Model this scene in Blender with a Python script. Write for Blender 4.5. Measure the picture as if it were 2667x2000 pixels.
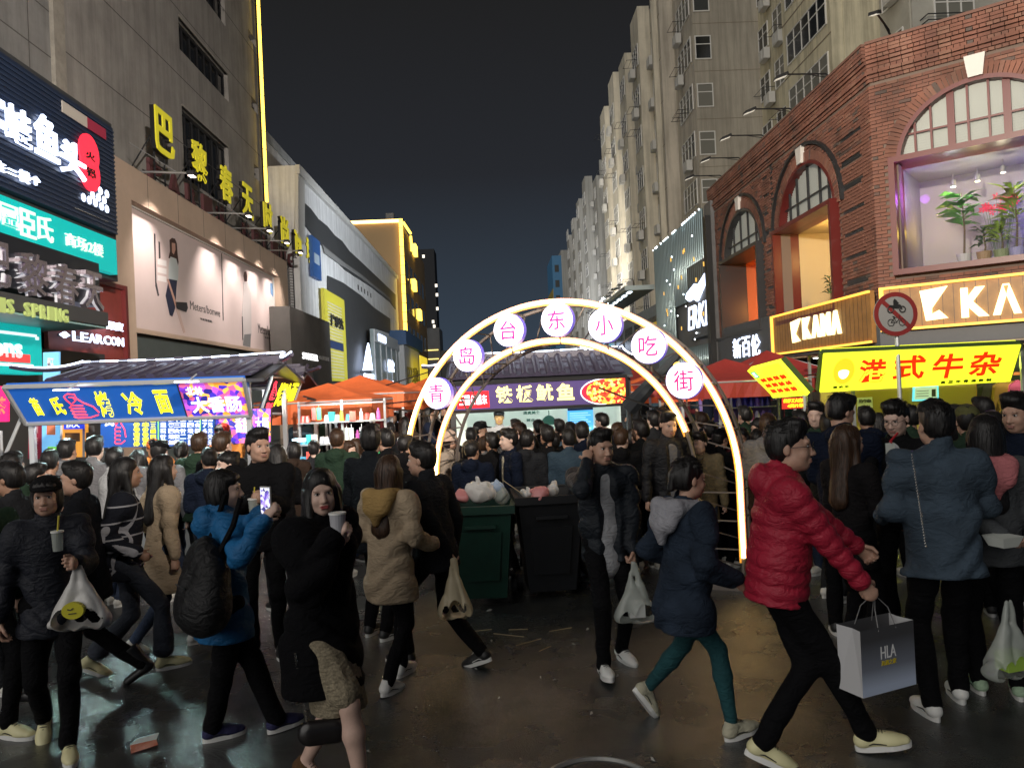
import bpy, math, random
import numpy as np
from mathutils import Vector, Matrix
R = math.radians
for o in list(bpy.data.objects):
    bpy.data.objects.remove(o)
SC = bpy.context.scene
COL = SC.collection
random.seed(7)
# ------------------------------------------------------------------ camera
H = 1.98                                   # the phone was held a little above head height
FPX = 2015.0                               # focal length in pixels of the 2667 px wide photograph
YAW, PITCH, ROLL = R(1.22), R(0.45), R(2.6)
fwd = Vector((math.sin(YAW)*math.cos(PITCH), math.cos(YAW)*math.cos(PITCH), math.sin(PITCH)))
rgt0 = Vector((math.cos(YAW), -math.sin(YAW), 0))
up0 = rgt0.cross(fwd)
upc = up0*math.cos(ROLL) + rgt0*math.sin(ROLL)
rgc = rgt0*math.cos(ROLL) - up0*math.sin(ROLL)
cd = bpy.data.cameras.new('camera')
cam = bpy.data.objects.new('camera', cd); COL.objects.link(cam)
cd.sensor_width = 36; cd.lens = 36*FPX/2667; cd.clip_start = 0.05; cd.clip_end = 2000
cam.matrix_world = Matrix.Translation((0, 0, H)) @ Matrix((rgc, upc, -fwd)).transposed().to_4x4()
SC.camera = cam
# ------------------------------------------------------------------ night sky, soft city glow, exposure
w = bpy.data.worlds.new('World'); SC.world = w; w.use_nodes = True
nt = w.node_tree; nt.nodes.clear()
wo = nt.nodes.new('ShaderNodeOutputWorld'); bg = nt.nodes.new('ShaderNodeBackground')
tc = nt.nodes.new('ShaderNodeTexCoord'); sx = nt.nodes.new('ShaderNodeSeparateXYZ'); cr = nt.nodes.new('ShaderNodeValToRGB')
nt.links.new(tc.outputs['Generated'], sx.inputs[0]); nt.links.new(sx.outputs['Z'], cr.inputs[0])
nt.links.new(cr.outputs[0], bg.inputs[0]); nt.links.new(bg.outputs[0], wo.inputs[0])
e = cr.color_ramp.elements
e[0].position = 0.0; e[0].color = (.042, .062, .090, 1)
e[1].position = 0.46; e[1].color = (.0150, .0150, .0156, 1)
q = e.new(0.13); q.color = (.031, .043, .060, 1)
q = e.new(0.27); q.color = (.020, .022, .027, 1)
bg.inputs[1].default_value = 1.0
sl = bpy.data.lights.new('sun', 'SUN'); sun = bpy.data.objects.new('sun', sl); COL.objects.link(sun)
sl.energy = 1.3; sl.angle = R(60); sl.color = (1.0, .96, .91)
sun.rotation_euler = Vector((0.50, 0.62, -0.42)).to_track_quat('-Z', 'Y').to_euler()
SC.view_settings.view_transform = 'Standard'; SC.view_settings.look = 'None'
SC.view_settings.exposure = 0; SC.view_settings.gamma = 1; SC.view_settings.use_curve_mapping = False
SC.render.engine = 'CYCLES'
cy = SC.cycles
cy.use_denoising = True; cy.max_bounces = 5; cy.diffuse_bounces = 2; cy.glossy_bounces = 3; cy.transmission_bounces = 5
cy.transparent_max_bounces = 6; cy.caustics_reflective = False; cy.caustics_refractive = False
cy.sample_clamp_indirect = 4; cy.sample_clamp_direct = 0
# ------------------------------------------------------------------ helpers
def ray(px, py):
    return (fwd*FPX + rgc*(px-1333.5) + upc*(1000-py)).normalized()
def hz(px):
    return 1015.8 - math.tan(ROLL)*(px-1333.5)
def at(px, py, y):                          # the point on the sight line at distance y down the street
    r = ray(px, py); t = y/r.y
    return Vector((r.x*t, y, H + r.z*t))
def gx(px, y):                              # the X across the street of a column of the photograph
    return at(px, hz(px), y).x
M = {}
def mat(name, col, rough=.7, metal=0, emit=None, es=0, var=0, vs=3.0, bump=0, bs=30, spec=.5, alpha=1, trans=0, streak=0):
    if name in M: return M[name]
    m = bpy.data.materials.new(name); m.use_nodes = True; M[name] = m
    t = m.node_tree; b = t.nodes['Principled BSDF']
    b.inputs['Base Color'].default_value = (*col, 1); b.inputs['Roughness'].default_value = rough
    b.inputs['Metallic'].default_value = metal; b.inputs['Specular IOR Level'].default_value = spec
    if emit: b.inputs['Emission Color'].default_value = (*emit, 1); b.inputs['Emission Strength'].default_value = es
    if alpha < 1: b.inputs['Alpha'].default_value = alpha
    if trans: b.inputs['Transmission Weight'].default_value = trans
    if var or bump:
        c = t.nodes.new('ShaderNodeTexCoord')
    if var:
        n = t.nodes.new('ShaderNodeTexNoise'); n.inputs['Scale'].default_value = vs; n.inputs['Detail'].default_value = 6
        n.inputs['Roughness'].default_value = .65
        t.links.new(c.outputs['Object'], n.inputs['Vector'])
        mr = t.nodes.new('ShaderNodeMapRange'); mr.inputs[1].default_value = .3; mr.inputs[2].default_value = .7
        mr.inputs[3].default_value = 1-var; mr.inputs[4].default_value = 1+var
        t.links.new(n.outputs[0], mr.inputs[0])
        mx = t.nodes.new('ShaderNodeMix'); mx.data_type = 'RGBA'; mx.blend_type = 'MULTIPLY'; mx.inputs[0].default_value = 1
        mx.inputs[6].default_value = (*col, 1); t.links.new(mr.outputs[0], mx.inputs[7])
        t.links.new(mx.outputs[2], b.inputs['Base Color'])
        if streak:
            mp = t.nodes.new('ShaderNodeMapping'); mp.inputs['Scale'].default_value = (1.6, 1.6, .10); n3 = t.nodes.new('ShaderNodeTexNoise'); n3.inputs['Scale'].default_value = 1.5; n3.inputs['Detail'].default_value = 7; n3.inputs['Roughness'].default_value = .7
            t.links.new(c.outputs['Object'], mp.inputs[0]); t.links.new(mp.outputs[0], n3.inputs['Vector'])
            m3 = t.nodes.new('ShaderNodeMapRange'); m3.inputs[1].default_value = .42; m3.inputs[2].default_value = .62; m3.inputs[3].default_value = 1; m3.inputs[4].default_value = 1-streak
            t.links.new(n3.outputs[0], m3.inputs[0]); x3 = t.nodes.new('ShaderNodeMix'); x3.data_type = 'RGBA'; x3.blend_type = 'MULTIPLY'; x3.inputs[0].default_value = 1
            t.links.new(mx.outputs[2], x3.inputs[6]); t.links.new(m3.outputs[0], x3.inputs[7]); t.links.new(x3.outputs[2], b.inputs['Base Color'])
    if bump:
        n2 = t.nodes.new('ShaderNodeTexNoise'); n2.inputs['Scale'].default_value = bs; n2.inputs['Detail'].default_value = 4
        t.links.new(c.outputs['Object'], n2.inputs['Vector'])
        bp = t.nodes.new('ShaderNodeBump'); bp.inputs['Strength'].default_value = bump; bp.inputs['Distance'].default_value = .01
        t.links.new(n2.outputs[0], bp.inputs['Height']); t.links.new(bp.outputs[0], b.inputs['Normal'])
    return m
def emi(name, col, es, rough=.5):
    return mat(name, tuple(min(.8, x*.7) for x in col), rough, emit=col, es=es)
class MB:
    def __init__(s): s.v = []; s.f = []
    def quad(s, a, b, c, d):
        n = len(s.v); s.v += [tuple(a), tuple(b), tuple(c), tuple(d)]; s.f.append((n, n+1, n+2, n+3)); return s
    def box(s, x0, x1, y0, y1, z0, z1):
        n = len(s.v)
        s.v += [(x0,y0,z0),(x1,y0,z0),(x1,y1,z0),(x0,y1,z0),(x0,y0,z1),(x1,y0,z1),(x1,y1,z1),(x0,y1,z1)]
        s.f += [(n,n+3,n+2,n+1),(n+4,n+5,n+6,n+7),(n,n+1,n+5,n+4),(n+1,n+2,n+6,n+5),(n+2,n+3,n+7,n+6),(n+3,n,n+4,n+7)]
        return s
    def hexa(s, p):                          # eight corners ordered like box()
        n = len(s.v); s.v += [tuple(q) for q in p]
        s.f += [(n,n+3,n+2,n+1),(n+4,n+5,n+6,n+7),(n,n+1,n+5,n+4),(n+1,n+2,n+6,n+5),(n+2,n+3,n+7,n+6),(n+3,n,n+4,n+7)]
        return s
    def tube(s, pts, r, n=8, closed=False, cap=True):
        pts = [Vector(p) for p in pts]; k = len(pts); b0 = len(s.v)
        rr = r if isinstance(r, (list, tuple)) else [r]*k
        pu = None
        for i, p in enumerate(pts):
            a = pts[i-1] if (i > 0 or closed) else p; c = pts[(i+1) % k] if (i < k-1 or closed) else p
            t = (c-a).normalized()
            if pu is None:
                pu = t.orthogonal().normalized()
            pu = (pu - t*pu.dot(t)).normalized(); w_ = t.cross(pu)
            for j in range(n):
                an = 2*math.pi*j/n
                s.v.append(tuple(p + (pu*math.cos(an)+w_*math.sin(an))*rr[i]))
        for i in range(k if closed else k-1):
            for j in range(n):
                a = b0+i*n+j; b = b0+i*n+(j+1) % n; c = b0+((i+1) % k)*n+(j+1) % n; d = b0+((i+1) % k)*n+j
                s.f.append((a, b, c, d))
        if cap and not closed:
            s.f.append(tuple(b0+j for j in range(n))[::-1]); s.f.append(tuple(b0+(k-1)*n+j for j in range(n)))
        return s
    def cyl(s, a, b, r, n=12, r2=None):
        return s.tube([a, b], [r, r if r2 is None else r2], n)
    def prism(s, poly, y0, y1):              # polygon in x,z extruded along y
        n = len(s.v); k = len(poly)
        s.v += [(p[0], y0, p[1]) for p in poly] + [(p[0], y1, p[1]) for p in poly]
        s.f.append(tuple(range(n, n+k))); s.f.append(tuple(range(n+k, n+2*k))[::-1])
        for i in range(k):
            j = (i+1) % k; s.f.append((n+i, n+k+i, n+k+j, n+j))
        return s
    def disc(s, c, r, y0, y1, n=32):
        return s.prism([(c[0]+r*math.cos(2*math.pi*i/n), c[1]+r*math.sin(2*math.pi*i/n)) for i in range(n)], y0, y1)
    def mesh(s, name, smooth=False):
        me = bpy.data.meshes.new(name); me.from_pydata(s.v, [], s.f); me.validate()
        if smooth: me.shade_smooth()
        return me
    def build(s, name, m, parent=None, smooth=False, **k):
        return link(s.mesh(name, smooth), name, m, parent, **k)
def link(me, name, m, parent=None, loc=None, **k):
    o = bpy.data.objects.new(name, me); COL.objects.link(o)
    if m is not None and not me.materials: me.materials.append(m)
    if parent is not None: o.parent = parent
    if loc is not None: o.location = loc
    for a, b in k.items(): o[a] = b
    return o
def empty(name, loc=(0,0,0), rotz=0, label=None, category=None, group=None, kind=None):
    o = bpy.data.objects.new(name, None); COL.objects.link(o); o.location = loc; o.rotation_euler = (0, 0, rotz)
    o.empty_display_size = .1
    if label: o['label'] = label
    if category: o['category'] = category
    if group: o['group'] = group
    if kind: o['kind'] = kind
    return o
def tag(o, label, cat, group=None):
    o['label'] = label; o['category'] = cat
    if group: o['group'] = group
    return o
class Fr:
    """a wall frame: u runs to the viewer's right along the wall, z up, v in depth (negative = proud)"""
    def __init__(s, x, y, deg):
        s.o = Vector((x, y, 0)); s.r = R(deg)
        s.u = Vector((math.cos(s.r), math.sin(s.r), 0)); s.n = Vector((-math.sin(s.r), math.cos(s.r), 0))
    def hit(s, px, py, v=0):
        r = ray(px, py); o = Vector((0, 0, H)); t = ((s.o + s.n*v) - o).dot(s.n)/r.dot(s.n)
        p = o + r*t
        return ((p-s.o).dot(s.u), p.z)
    def thing(s, name, u=0, label=None, category=None, group=None, kind=None):
        return empty(name, s.o + s.u*u, s.r, label, category, group, kind)
    def w(s, u, v, z): return s.o + s.u*u + s.n*v + Vector((0, 0, z))
_tcache = {}
def glyph(s, depth, off, shear=0):
    key = (s, depth, off, shear)
    if key in _tcache: return _tcache[key]
    c = bpy.data.curves.new('t', 'FONT'); c.body = s; c.size = 1; c.extrude = .5; c.offset = off; c.shear = shear
    c.resolution_u = 2
    o = bpy.data.objects.new('t', c); COL.objects.link(o)
    me = bpy.data.meshes.new_from_object(o)
    bpy.data.objects.remove(o); bpy.data.curves.remove(c)
    n = len(me.vertices); a = np.empty(n*3); me.vertices.foreach_get('co', a); a = a.reshape(-1, 3)
    f = [tuple(p.vertices) for p in me.polygons]; bpy.data.meshes.remove(me)
    _tcache[key] = (a, f); return a, f
def text(s, u0, u1, z0, z1, v, m, parent, depth=.02, off=.0, name='lettering', shear=0, skew=0, **k):
    """letters filling the box u0..u1, z0..z1 of the parent's wall, standing proud of v by depth"""
    a, f = glyph(s, depth, off, shear)
    if len(a) == 0: return None
    lo = a.min(0); hi = a.max(0); b = np.empty_like(a)
    b[:, 0] = u0 + (a[:, 0]-lo[0])/(hi[0]-lo[0])*(u1-u0)
    t = (a[:, 1]-lo[1])/(hi[1]-lo[1]); b[:, 2] = z0 + t*(z1-z0)
    b[:, 0] += skew*(t-.5)*(z1-z0)
    b[:, 1] = v - (a[:, 2]+.5)*depth
    me = bpy.data.meshes.new(name); me.from_pydata(b.tolist(), [], f)
    return link(me, name, m, parent, **k)
def spot(name, loc, to, energy, color, size=60, blend=.6, rad=.05, parent=None):
    l = bpy.data.lights.new(name, 'SPOT'); l.energy = energy; l.color = color; l.spot_size = R(size); l.spot_blend = blend; l.shadow_soft_size = rad
    o = bpy.data.objects.new(name, l); COL.objects.link(o); o.location = loc
    o.rotation_euler = (Vector(to)-Vector(loc)).to_track_quat('-Z', 'Y').to_euler()
    return o
def point(name, loc, energy, color, rad=.08):
    l = bpy.data.lights.new(name, 'POINT'); l.energy = energy; l.color = color; l.shadow_soft_size = rad
    o = bpy.data.objects.new(name, l); COL.objects.link(o); o.location = loc
    return o
# ------------------------------------------------------------------ ground
def asphalt():
    m = bpy.data.materials.new('wet_asphalt'); m.use_nodes = True; t = m.node_tree; b = t.nodes['Principled BSDF']; N = t.nodes.new; L = t.links.new
    c = N('ShaderNodeTexCoord')
    def noise(s, d=6, r=.6):
        n = N('ShaderNodeTexNoise'); n.inputs['Scale'].default_value = s; n.inputs['Detail'].default_value = d; n.inputs['Roughness'].default_value = r
        L(c.outputs['Object'], n.inputs['Vector']); return n
    big = noise(.55, 5); mid = noise(3.2, 6); fine = noise(95, 3, .7); wet = noise(1.1, 7, .62)
    cr = N('ShaderNodeValToRGB'); L(mid.outputs[0], cr.inputs[0])
    cr.color_ramp.elements[0].position = .32; cr.color_ramp.elements[0].color = (.012, .014, .0145, 1)
    cr.color_ramp.elements[1].position = .68; cr.color_ramp.elements[1].color = (.040, .044, .044, 1)
    mx = N('ShaderNodeMix'); mx.data_type = 'RGBA'; mx.blend_type = 'MULTIPLY'; mx.inputs[0].default_value = 1
    mr = N('ShaderNodeMapRange'); mr.inputs[1].default_value = .35; mr.inputs[2].default_value = .65; mr.inputs[3].default_value = .55; mr.inputs[4].default_value = 1.5
    L(fine.outputs[0], mr.inputs[0]); L(cr.outputs[0], mx.inputs[6]); L(mr.outputs[0], mx.inputs[7]); L(mx.outputs[2], b.inputs['Base Color'])
    rr = N('ShaderNodeMapRange'); rr.inputs[1].default_value = .36; rr.inputs[2].default_value = .62; rr.inputs[3].default_value = .14; rr.inputs[4].default_value = .34
    L(wet.outputs[0], rr.inputs[0]); L(rr.outputs[0], b.inputs['Roughness'])
    b.inputs['Specular IOR Level'].default_value = .6
    cw = N('ShaderNodeMapRange'); cw.inputs[1].default_value = .40; cw.inputs[2].default_value = .60; cw.inputs[3].default_value = 1; cw.inputs[4].default_value = .25
    L(wet.outputs[0], cw.inputs[0]); L(cw.outputs[0], b.inputs['Coat Weight']); b.inputs['Coat Roughness'].default_value = .15
    bp = N('ShaderNodeBump'); bp.inputs['Strength'].default_value = .8; bp.inputs['Distance'].default_value = .006
    L(fine.outputs[0], bp.inputs['Height'])
    bp2 = N('ShaderNodeBump'); bp2.inputs['Strength'].default_value = .22; bp2.inputs['Distance'].default_value = .02
    L(noise(7, 4).outputs[0], bp2.inputs['Height']); L(bp.outputs[0], bp2.inputs['Normal']); L(bp2.outputs[0], b.inputs['Normal']); L(bp2.outputs[0], b.inputs['Coat Normal'])
    return m
g = MB(); g.quad((-400, -60, 0), (400, -60, 0), (400, 900, 0), (-400, 900, 0))
g.build('ground', asphalt(), kind='structure')
# manhole
def ground0(px, py):
    r = ray(px, py); return -H/r.z*r.y
mh = empty('manhole_cover', (gx(1505, 3.9), ground0(1505,1980)-.29, 0), 0, 'round iron manhole cover set in the wet asphalt at the bottom edge', 'manhole cover')
iron = mat('cast_iron', (.07, .07, .07), .45, .6, bump=.4, bs=60)
b = MB(); b.disc((0, 0), .235, 0, .008, 40)
o = b.build('lid', iron, mh); o.rotation_euler = (R(90), 0, 0); o.location = (0, 0, .008)
b = MB(); b.tube([(.28*math.cos(i*math.pi/24), .28*math.sin(i*math.pi/24), .006) for i in range(48)], .018, 6, closed=True)
b.build('rim', mat('worn_iron', (.28, .28, .27), .4, .5), mh)
# ------------------------------------------------------------------ wall helpers
def wall_holes(b, u0, u1, z0, z1, holes, v=0, dep=.2):
    us = sorted({u0, u1, *[max(u0, min(u1, h[0])) for h in holes], *[max(u0, min(u1, h[1])) for h in holes]})
    zs = sorted({z0, z1, *[max(z0, min(z1, h[2])) for h in holes], *[max(z0, min(z1, h[3])) for h in holes]})
    for i in range(len(us)-1):
        for j in range(len(zs)-1):
            cu = (us[i]+us[i+1])/2; cz = (zs[j]+zs[j+1])/2
            if us[i+1]-us[i] < 1e-5 or zs[j+1]-zs[j] < 1e-5: continue
            if any(h[0] < cu < h[1] and h[2] < cz < h[3] for h in holes): continue
            b.quad((us[i], v, zs[j]), (us[i+1], v, zs[j]), (us[i+1], v, zs[j+1]), (us[i], v, zs[j+1]))
    for h in holes:
        a, c, d, e_ = h[:4]
        b.quad((a, v, d), (a, v, e_), (a, v+dep, e_), (a, v+dep, d)); b.quad((c, v, e_), (c, v, d), (c, v+dep, d), (c, v+dep, e_))
        b.quad((a, v, e_), (c, v, e_), (c, v+dep, e_), (a, v+dep, e_)); b.quad((c, v, d), (a, v, d), (a, v+dep, d), (c, v+dep, d))
concrete = mat('grey_render', (.36, .345, .325), .85, streak=.22, var=.22, vs=.5, bump=.25, bs=12)
concrete2 = mat('grey_panels', (.25, .25, .245), .85, streak=.22, var=.25, vs=.7, bump=.25, bs=12)
peach = mat('peach_stone', (.52, .40, .31), .6, var=.12, vs=.6, bump=.1, bs=10)
beige = mat('beige_render', (.50, .46, .39), .9, streak=.3, var=.16, vs=.35, bump=.3, bs=9)
cream = mat('cream_render', (.60, .56, .46), .9, streak=.28, var=.16, vs=.5, bump=.3, bs=9)
glassd = mat('dark_glass', (.012, .014, .016), .12, spec=.8)
glassg = mat('grey_glass', (.05, .055, .055), .25, spec=.6)
glazing = mat('clear_glass', (.05, .05, .05), .03, alpha=.10, spec=.6)
whitef = mat('white_window_frame', (.62, .62, .60), .5)
black = mat('black_paint', (.014, .014, .015), .45)
darkm = mat('dark_steel', (.045, .046, .05), .4, .5)
steel = mat('galvanised_steel', (.42, .43, .44), .4, .6)
whitep = mat('white_painted_panel', (.72, .73, .74), .55, streak=.25, var=.12, vs=.8)
greyp = mat('grey_cladding', (.13, .135, .14), .6, var=.15, vs=.8, bump=.1)
dgrey = mat('charcoal_cladding', (.04, .043, .047), .55, var=.15, vs=1)
led_y = emi('yellow_led', (1, .66, .08), 4.0)
led_w = emi('warm_led', (1, .72, .28), 11)
led_c = emi('white_led', (.75, .82, 1), 4.0)
sign_w = emi('blue_white_letters', (.66, .76, 1), 3.2)
sign_warm = emi('warm_white_letters', (1, .80, .38), 2.6)
def sign(fr, v, tl, br, name, label, cat, m, depth=.12, group=None, back=None, board='board'):
    u0, z1 = fr.hit(*tl, v-depth); u1, z0 = fr.hit(*br, v-depth)
    uc = (u0+u1)/2
    e_ = empty(name, fr.w(uc, v, z0), fr.r, label, cat, group)
    if m is not None: MB().box(u0-uc, u1-uc, -depth, 0, 0, z1-z0).build(board, m, e_)
    def P(px, py, dv=0):
        a, c = fr.hit(px, py, v-depth-dv); return a-uc, c-z0
    e_['_w'] = 0; del e_['_w']
    return e_, P, (u0-uc, u1-uc, 0, z1-z0)
def T(e_, P, s, tl, br, m, y, depth=.03, off=.01, name='lettering', dv=0, shear=0, skew=0):
    a = P(*tl, dv); c = P(*br, dv)
    return text(s, a[0], c[0], c[1], a[1], y, m, e_, depth, off, name, shear, skew)
def letters(e_, P, s, tl, br, m, y, depth=.03, off=.01, gap=.12, name='letter', n=None):
    """one part per character, evenly spaced in the box"""
    a = P(*tl); c = P(*br); k = len(s); wd = (c[0]-a[0])/k
    for i, ch in enumerate(s):
        if ch == ' ': continue
        text(ch, a[0]+wd*(i+gap/2), a[0]+wd*(i+1-gap/2), c[1], a[1], y, m, e_, depth, off, name)
# ================================================================== LEFT SIDE OF THE STREET
# tall grey department store tower
TY0 = 14.0
LT = Fr(-12.6, TY0, 90)
tw = LT.thing('department_store_tower', 0, 'tall grey concrete tower rising behind the pink billboard, edged by a vertical yellow light strip', 'building')
ue = LT.hit(686, 480)[0]
hs = []
def pxhole(fr, x0, yt, x1, yb, v=0):
    a, zt = fr.hit(x0, yt, v); c, zb = fr.hit(x1, yb, v); return (a, c, zb, zt)
hs.append(pxhole(LT, 464, 44, 596, 267)); hs.append(pxhole(LT, 473, 276, 601, 545))
h0 = hs[0]; fl = h0[3]-hs[1][3]
for k in (1, 2): hs.append((h0[0], h0[1], h0[2]+fl*k, h0[3]+fl*k))
sm = [pxhole(LT, 646, 75, 667, 126), pxhole(LT, 654, 250, 672, 300), pxhole(LT, 661, 426, 676, 474)]
b = MB(); wall_holes(b, 0, ue, 0, 42, hs+sm, 0, .35)
b.quad((ue, 0, 0), (ue, 12, 0), (ue, 12, 42), (ue, 0, 42)); b.quad((0, 0, 42), (ue, 0, 42), (ue, 12, 42), (0, 12, 42))
b.build('wall', concrete, tw)
uw = LT.hit(160, 150, -.5)[0]
b = MB(); b.box(-9, uw, -.5, -.01, 0, 42); b.build('pilaster', concrete2, tw)
b = MB(); b.box(uw-.55, uw+.02, -.62, -.5, 0, 42); b.build('corner_strip', mat('pale_render', (.33, .31, .27), .85, var=.2), tw)
joint = mat('panel_joint', (.09, .085, .08), .9)
b = MB()
for k in range(26):
    b.box(-9, uw-.56, -.506, -.5, 8+k*1.3, 8.03+k*1.3)
for k in range(7): b.box(uw-1.6-k*1.5, uw-1.57-k*1.5, -.506, -.5, 8, 42)
b.build('panel_joint', joint, tw, kind='stuff')
b = MB()
for k in range(11): b.box(uw+.05, ue, -.004, 0, 10+k*2.85, 10.03+k*2.85)
b.build('render_joint', joint, tw, kind='stuff')
for h in hs:
    f = MB().box(h[0], h[1], .2, .26, h[3]-.14, h[3]).box(h[0], h[1], .2, .26, h[2], h[2]+.06)
    n = 7
    for k in range(n+1): x = h[0]+(h[1]-h[0]-.06)*k/n; f.box(x, x+.06, .2, .26, h[2]+.06, h[3]-.14)
    o = f.build('window', darkm, tw); MB().box(h[0], h[1], .27, .3, h[2], h[3]).build('pane', glassd, o)
    MB().box(h[0], h[1], -.05, .1, h[3]+.0, h[3]+.07).build('lintel', mat('pale_sill', (.4, .38, .34), .8), o)
for h in sm:
    o = MB().box(h[0], h[1], .2, .26, (h[2]+h[3])/2, (h[2]+h[3])/2+.07).build('window', darkm, tw)
    MB().box(h[0], h[1], .27, .3, h[2], h[3]).build('pane', glassd, o)
# vertical LED strip in jointed lengths
ul = LT.hit(672, 60, -.25)[0]
z0 = LT.hit(690, 525, -.25)[1]
st = empty('light_strip', LT.w(ul, -.25, z0), LT.r, 'long vertical yellow light strip on the corner of the grey tower', 'light strip')
for k in range(26):
    MB().box(-.11, .11, -.12, 0, k*1.0, k*1.0+.94).build('tube', led_y, st)
MB().box(-.13, .13, .0, .1, 0, 26).build('housing', darkm, st)
# lower wing of the tower
u1 = LT.hit(769, 430)[0]; zt = LT.hit(769, 430)[1]
wing = empty('department_store_wing', LT.w(ue, 0, 0), LT.r, 'lower grey wing beyond the tall tower with one narrow dark window', 'building')
hw = pxhole(LT, 730, 484, 745, 553); hw = (hw[0]-ue, hw[1]-ue, hw[2], hw[3]); hw2 = (hw[0]-2.6, hw[1]-2.6, hw[2], hw[3])
b = MB(); wall_holes(b, .01, u1-ue, 0, zt, [hw], 0, .3); b.quad((.01, 0, zt), (u1-ue, 0, zt), (u1-ue, 12, zt), (.01, 12, zt)); b.build('wall', concrete, wing)
MB().box(.01, u1-ue, -.08, 0, zt-.5, zt+.02).build('parapet', concrete2, wing)
o = MB().box(hw[0], hw[1], .2, .25, hw[2], hw[2]+.1).build('window', darkm, wing); MB().box(hw[0], hw[1], .26, .3, hw[2], hw[3]).build('pane', glassd, o)
# ---- podium with the billboard
LP = Fr(-11, 20.5, 90)
def pu(x, y, v=0): return LP.hit(x, y, v)
pd = LP.thing('billboard_podium', 0, 'peach stone shop podium framing the long pink fashion billboard', 'building')
pe = pu(752, 800)[0]; ztop = pu(330, 425)[1]
bx0 = pu(342, 520)[0]; bx1 = pu(731, 800)[0]; bz0 = pu(352, 853)[1]; bz1 = pu(345, 522)[1]
b = MB(); wall_holes(b, 0, pe, bz0-.15, ztop, [(bx0, bx1, bz0, bz1)], 0, .4)
b.quad((0, 0, ztop), (pe, 0, ztop), (pe, 1.55, ztop), (0, 1.55, ztop)); b.box(0, bx0, .001, .5, 0, bz0-.15); b.box(bx1, pe, .001, .5, 0, bz0-.15)
b.build('frame', peach, pd)
MB().box(bx0, bx1, .3, .35, 0, bz0-.15).build('wall', mat('slate_panel', (.12, .15, .15), .6, var=.2, vs=.6), pd)
b = MB()
for k in range(1, 9): b.box(k*pe/9, k*pe/9+.02, -.004, 0, bz1+.02, ztop)
b.build('panel_joint', joint, pd, kind='stuff')
# billboard
bb = empty('billboard', LP.w(bx0, .4, bz0), LP.r, 'long pale pink fashion billboard printed with two standing figures', 'billboard')
W_, H_ = bx1-bx0, bz1-bz0
MB().box(0, W_, -.05, 0, 0, H_).build('sheet', mat('pink_print', (.66, .56, .55), .55, var=.05, vs=.4), bb)
MB().box(0, W_, -.12, -.05, -.03, .04).box(0, W_, -.12, -.05, H_-.05, H_).box(0, .06, -.12, -.05, .04, H_-.05).box(W_-.06, W_, -.12, -.05, .04, H_-.05).build('edging', whitef, bb)
def BP(px, py): a, c = LP.hit(px, py, .34); return a-bx0, c-bz0
def flat(poly, m, nm, y=-.052, th=.004):
    MB().prism([BP(*p) for p in poly], y-th, y).build(nm, m, bb)
ink = mat('print_dark', (.03, .03, .035), .6); skin_p = mat('print_skin', (.55, .33, .26), .6); shirt_p = mat('print_shirt', (.55, .62, .63), .6)
skirt_p = mat('print_navy', (.02, .025, .06), .6); hair_p = mat('print_hair', (.05, .02, .015), .6)
C_ = lambda pts: [(x*.3616, 600+y*.3616) for x, y in pts]
flat(C_([(1222,70),(1240,55),(1262,62),(1275,95),(1280,170),(1288,230),(1280,262),(1262,215),(1235,205),(1215,200),(1226,150)]), hair_p, 'printed_figure')
flat(C_([(1238,90),(1262,95),(1264,140),(1252,175),(1240,160)]), skin_p, 'printed_figure', -.057)
flat(C_([(1228,190),(1270,205),(1286,270),(1282,365),(1216,355),(1214,260)]), shirt_p, 'printed_figure', -.057)
flat(C_([(1216,350),(1275,362),(1268,440),(1262,560),(1240,622),(1222,610),(1192,470)]), skirt_p, 'printed_figure', -.062)
flat(C_([(1200,350),(1214,355),(1275,540),(1262,550)]), skin_p, 'printed_figure', -.067)
flat(C_([(1262,515),(1345,520),(1352,560),(1340,590),(1270,565)]), ink, 'printed_figure', -.067)
flat(C_([(1264,560),(1290,575),(1335,735),(1322,740)]), mat('print_pale_leg', (.6, .46, .42), .6), 'printed_figure', -.057)
flat(C_([(1110,20),(1120,30),(1128,370),(1148,470),(1138,475),(1120,400)]), ink, 'printed_mark')
flat(C_([(1143,80),(1153,85),(1158,200),(1146,205)]), ink, 'printed_mark')
for k in range(3): flat(C_([(1135,205+58*k),(1200,220+58*k),(1200,260+58*k),(1135,245+58*k)]), mat('print_white', (.8,.78,.78), .6), 'printed_mark')
flat(C_([(1594,165),(1600,168),(1612,650),(1606,650)]), ink, 'printed_mark')
flat(C_([(1760,300),(1775,295),(1782,330),(1780,370),(1762,370),(1755,330)]), hair_p, 'printed_figure')
flat(C_([(1755,372),(1785,375),(1810,460),(1812,750),(1790,830),(1752,820),(1745,600)]), mat('print_grey_suit', (.50,.47,.47), .6), 'printed_figure')
flat(C_([(1760,750),(1808,745),(1803,842),(1750,830)]), mat('print_grey_trousers', (.16,.17,.18), .6), 'printed_figure', -.057)
flat(C_([(1742,620),(1748,620),(1752,790),(1746,790)]), ink, 'printed_mark', -.06)
flat([(703,737),(722,742),(724,790),(705,765)], mat('print_blue', (.12,.25,.45), .6), 'printed_mark')
def BT(s, tl, br, m=ink, off=.012):
    a = BP(*tl); c = BP(*br); text(s, a[0], c[0], c[1], a[1], -.052, m, bb, .004, off)
BT('Meters/bonwe', (495,783), (574,826), off=.0); BT('不走寻常路', (521,827), (553,841)); BT('Meters/bonwe', (672,842), (718,878), off=0); BT('不走寻常路', (690,876), (712,886))
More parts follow.
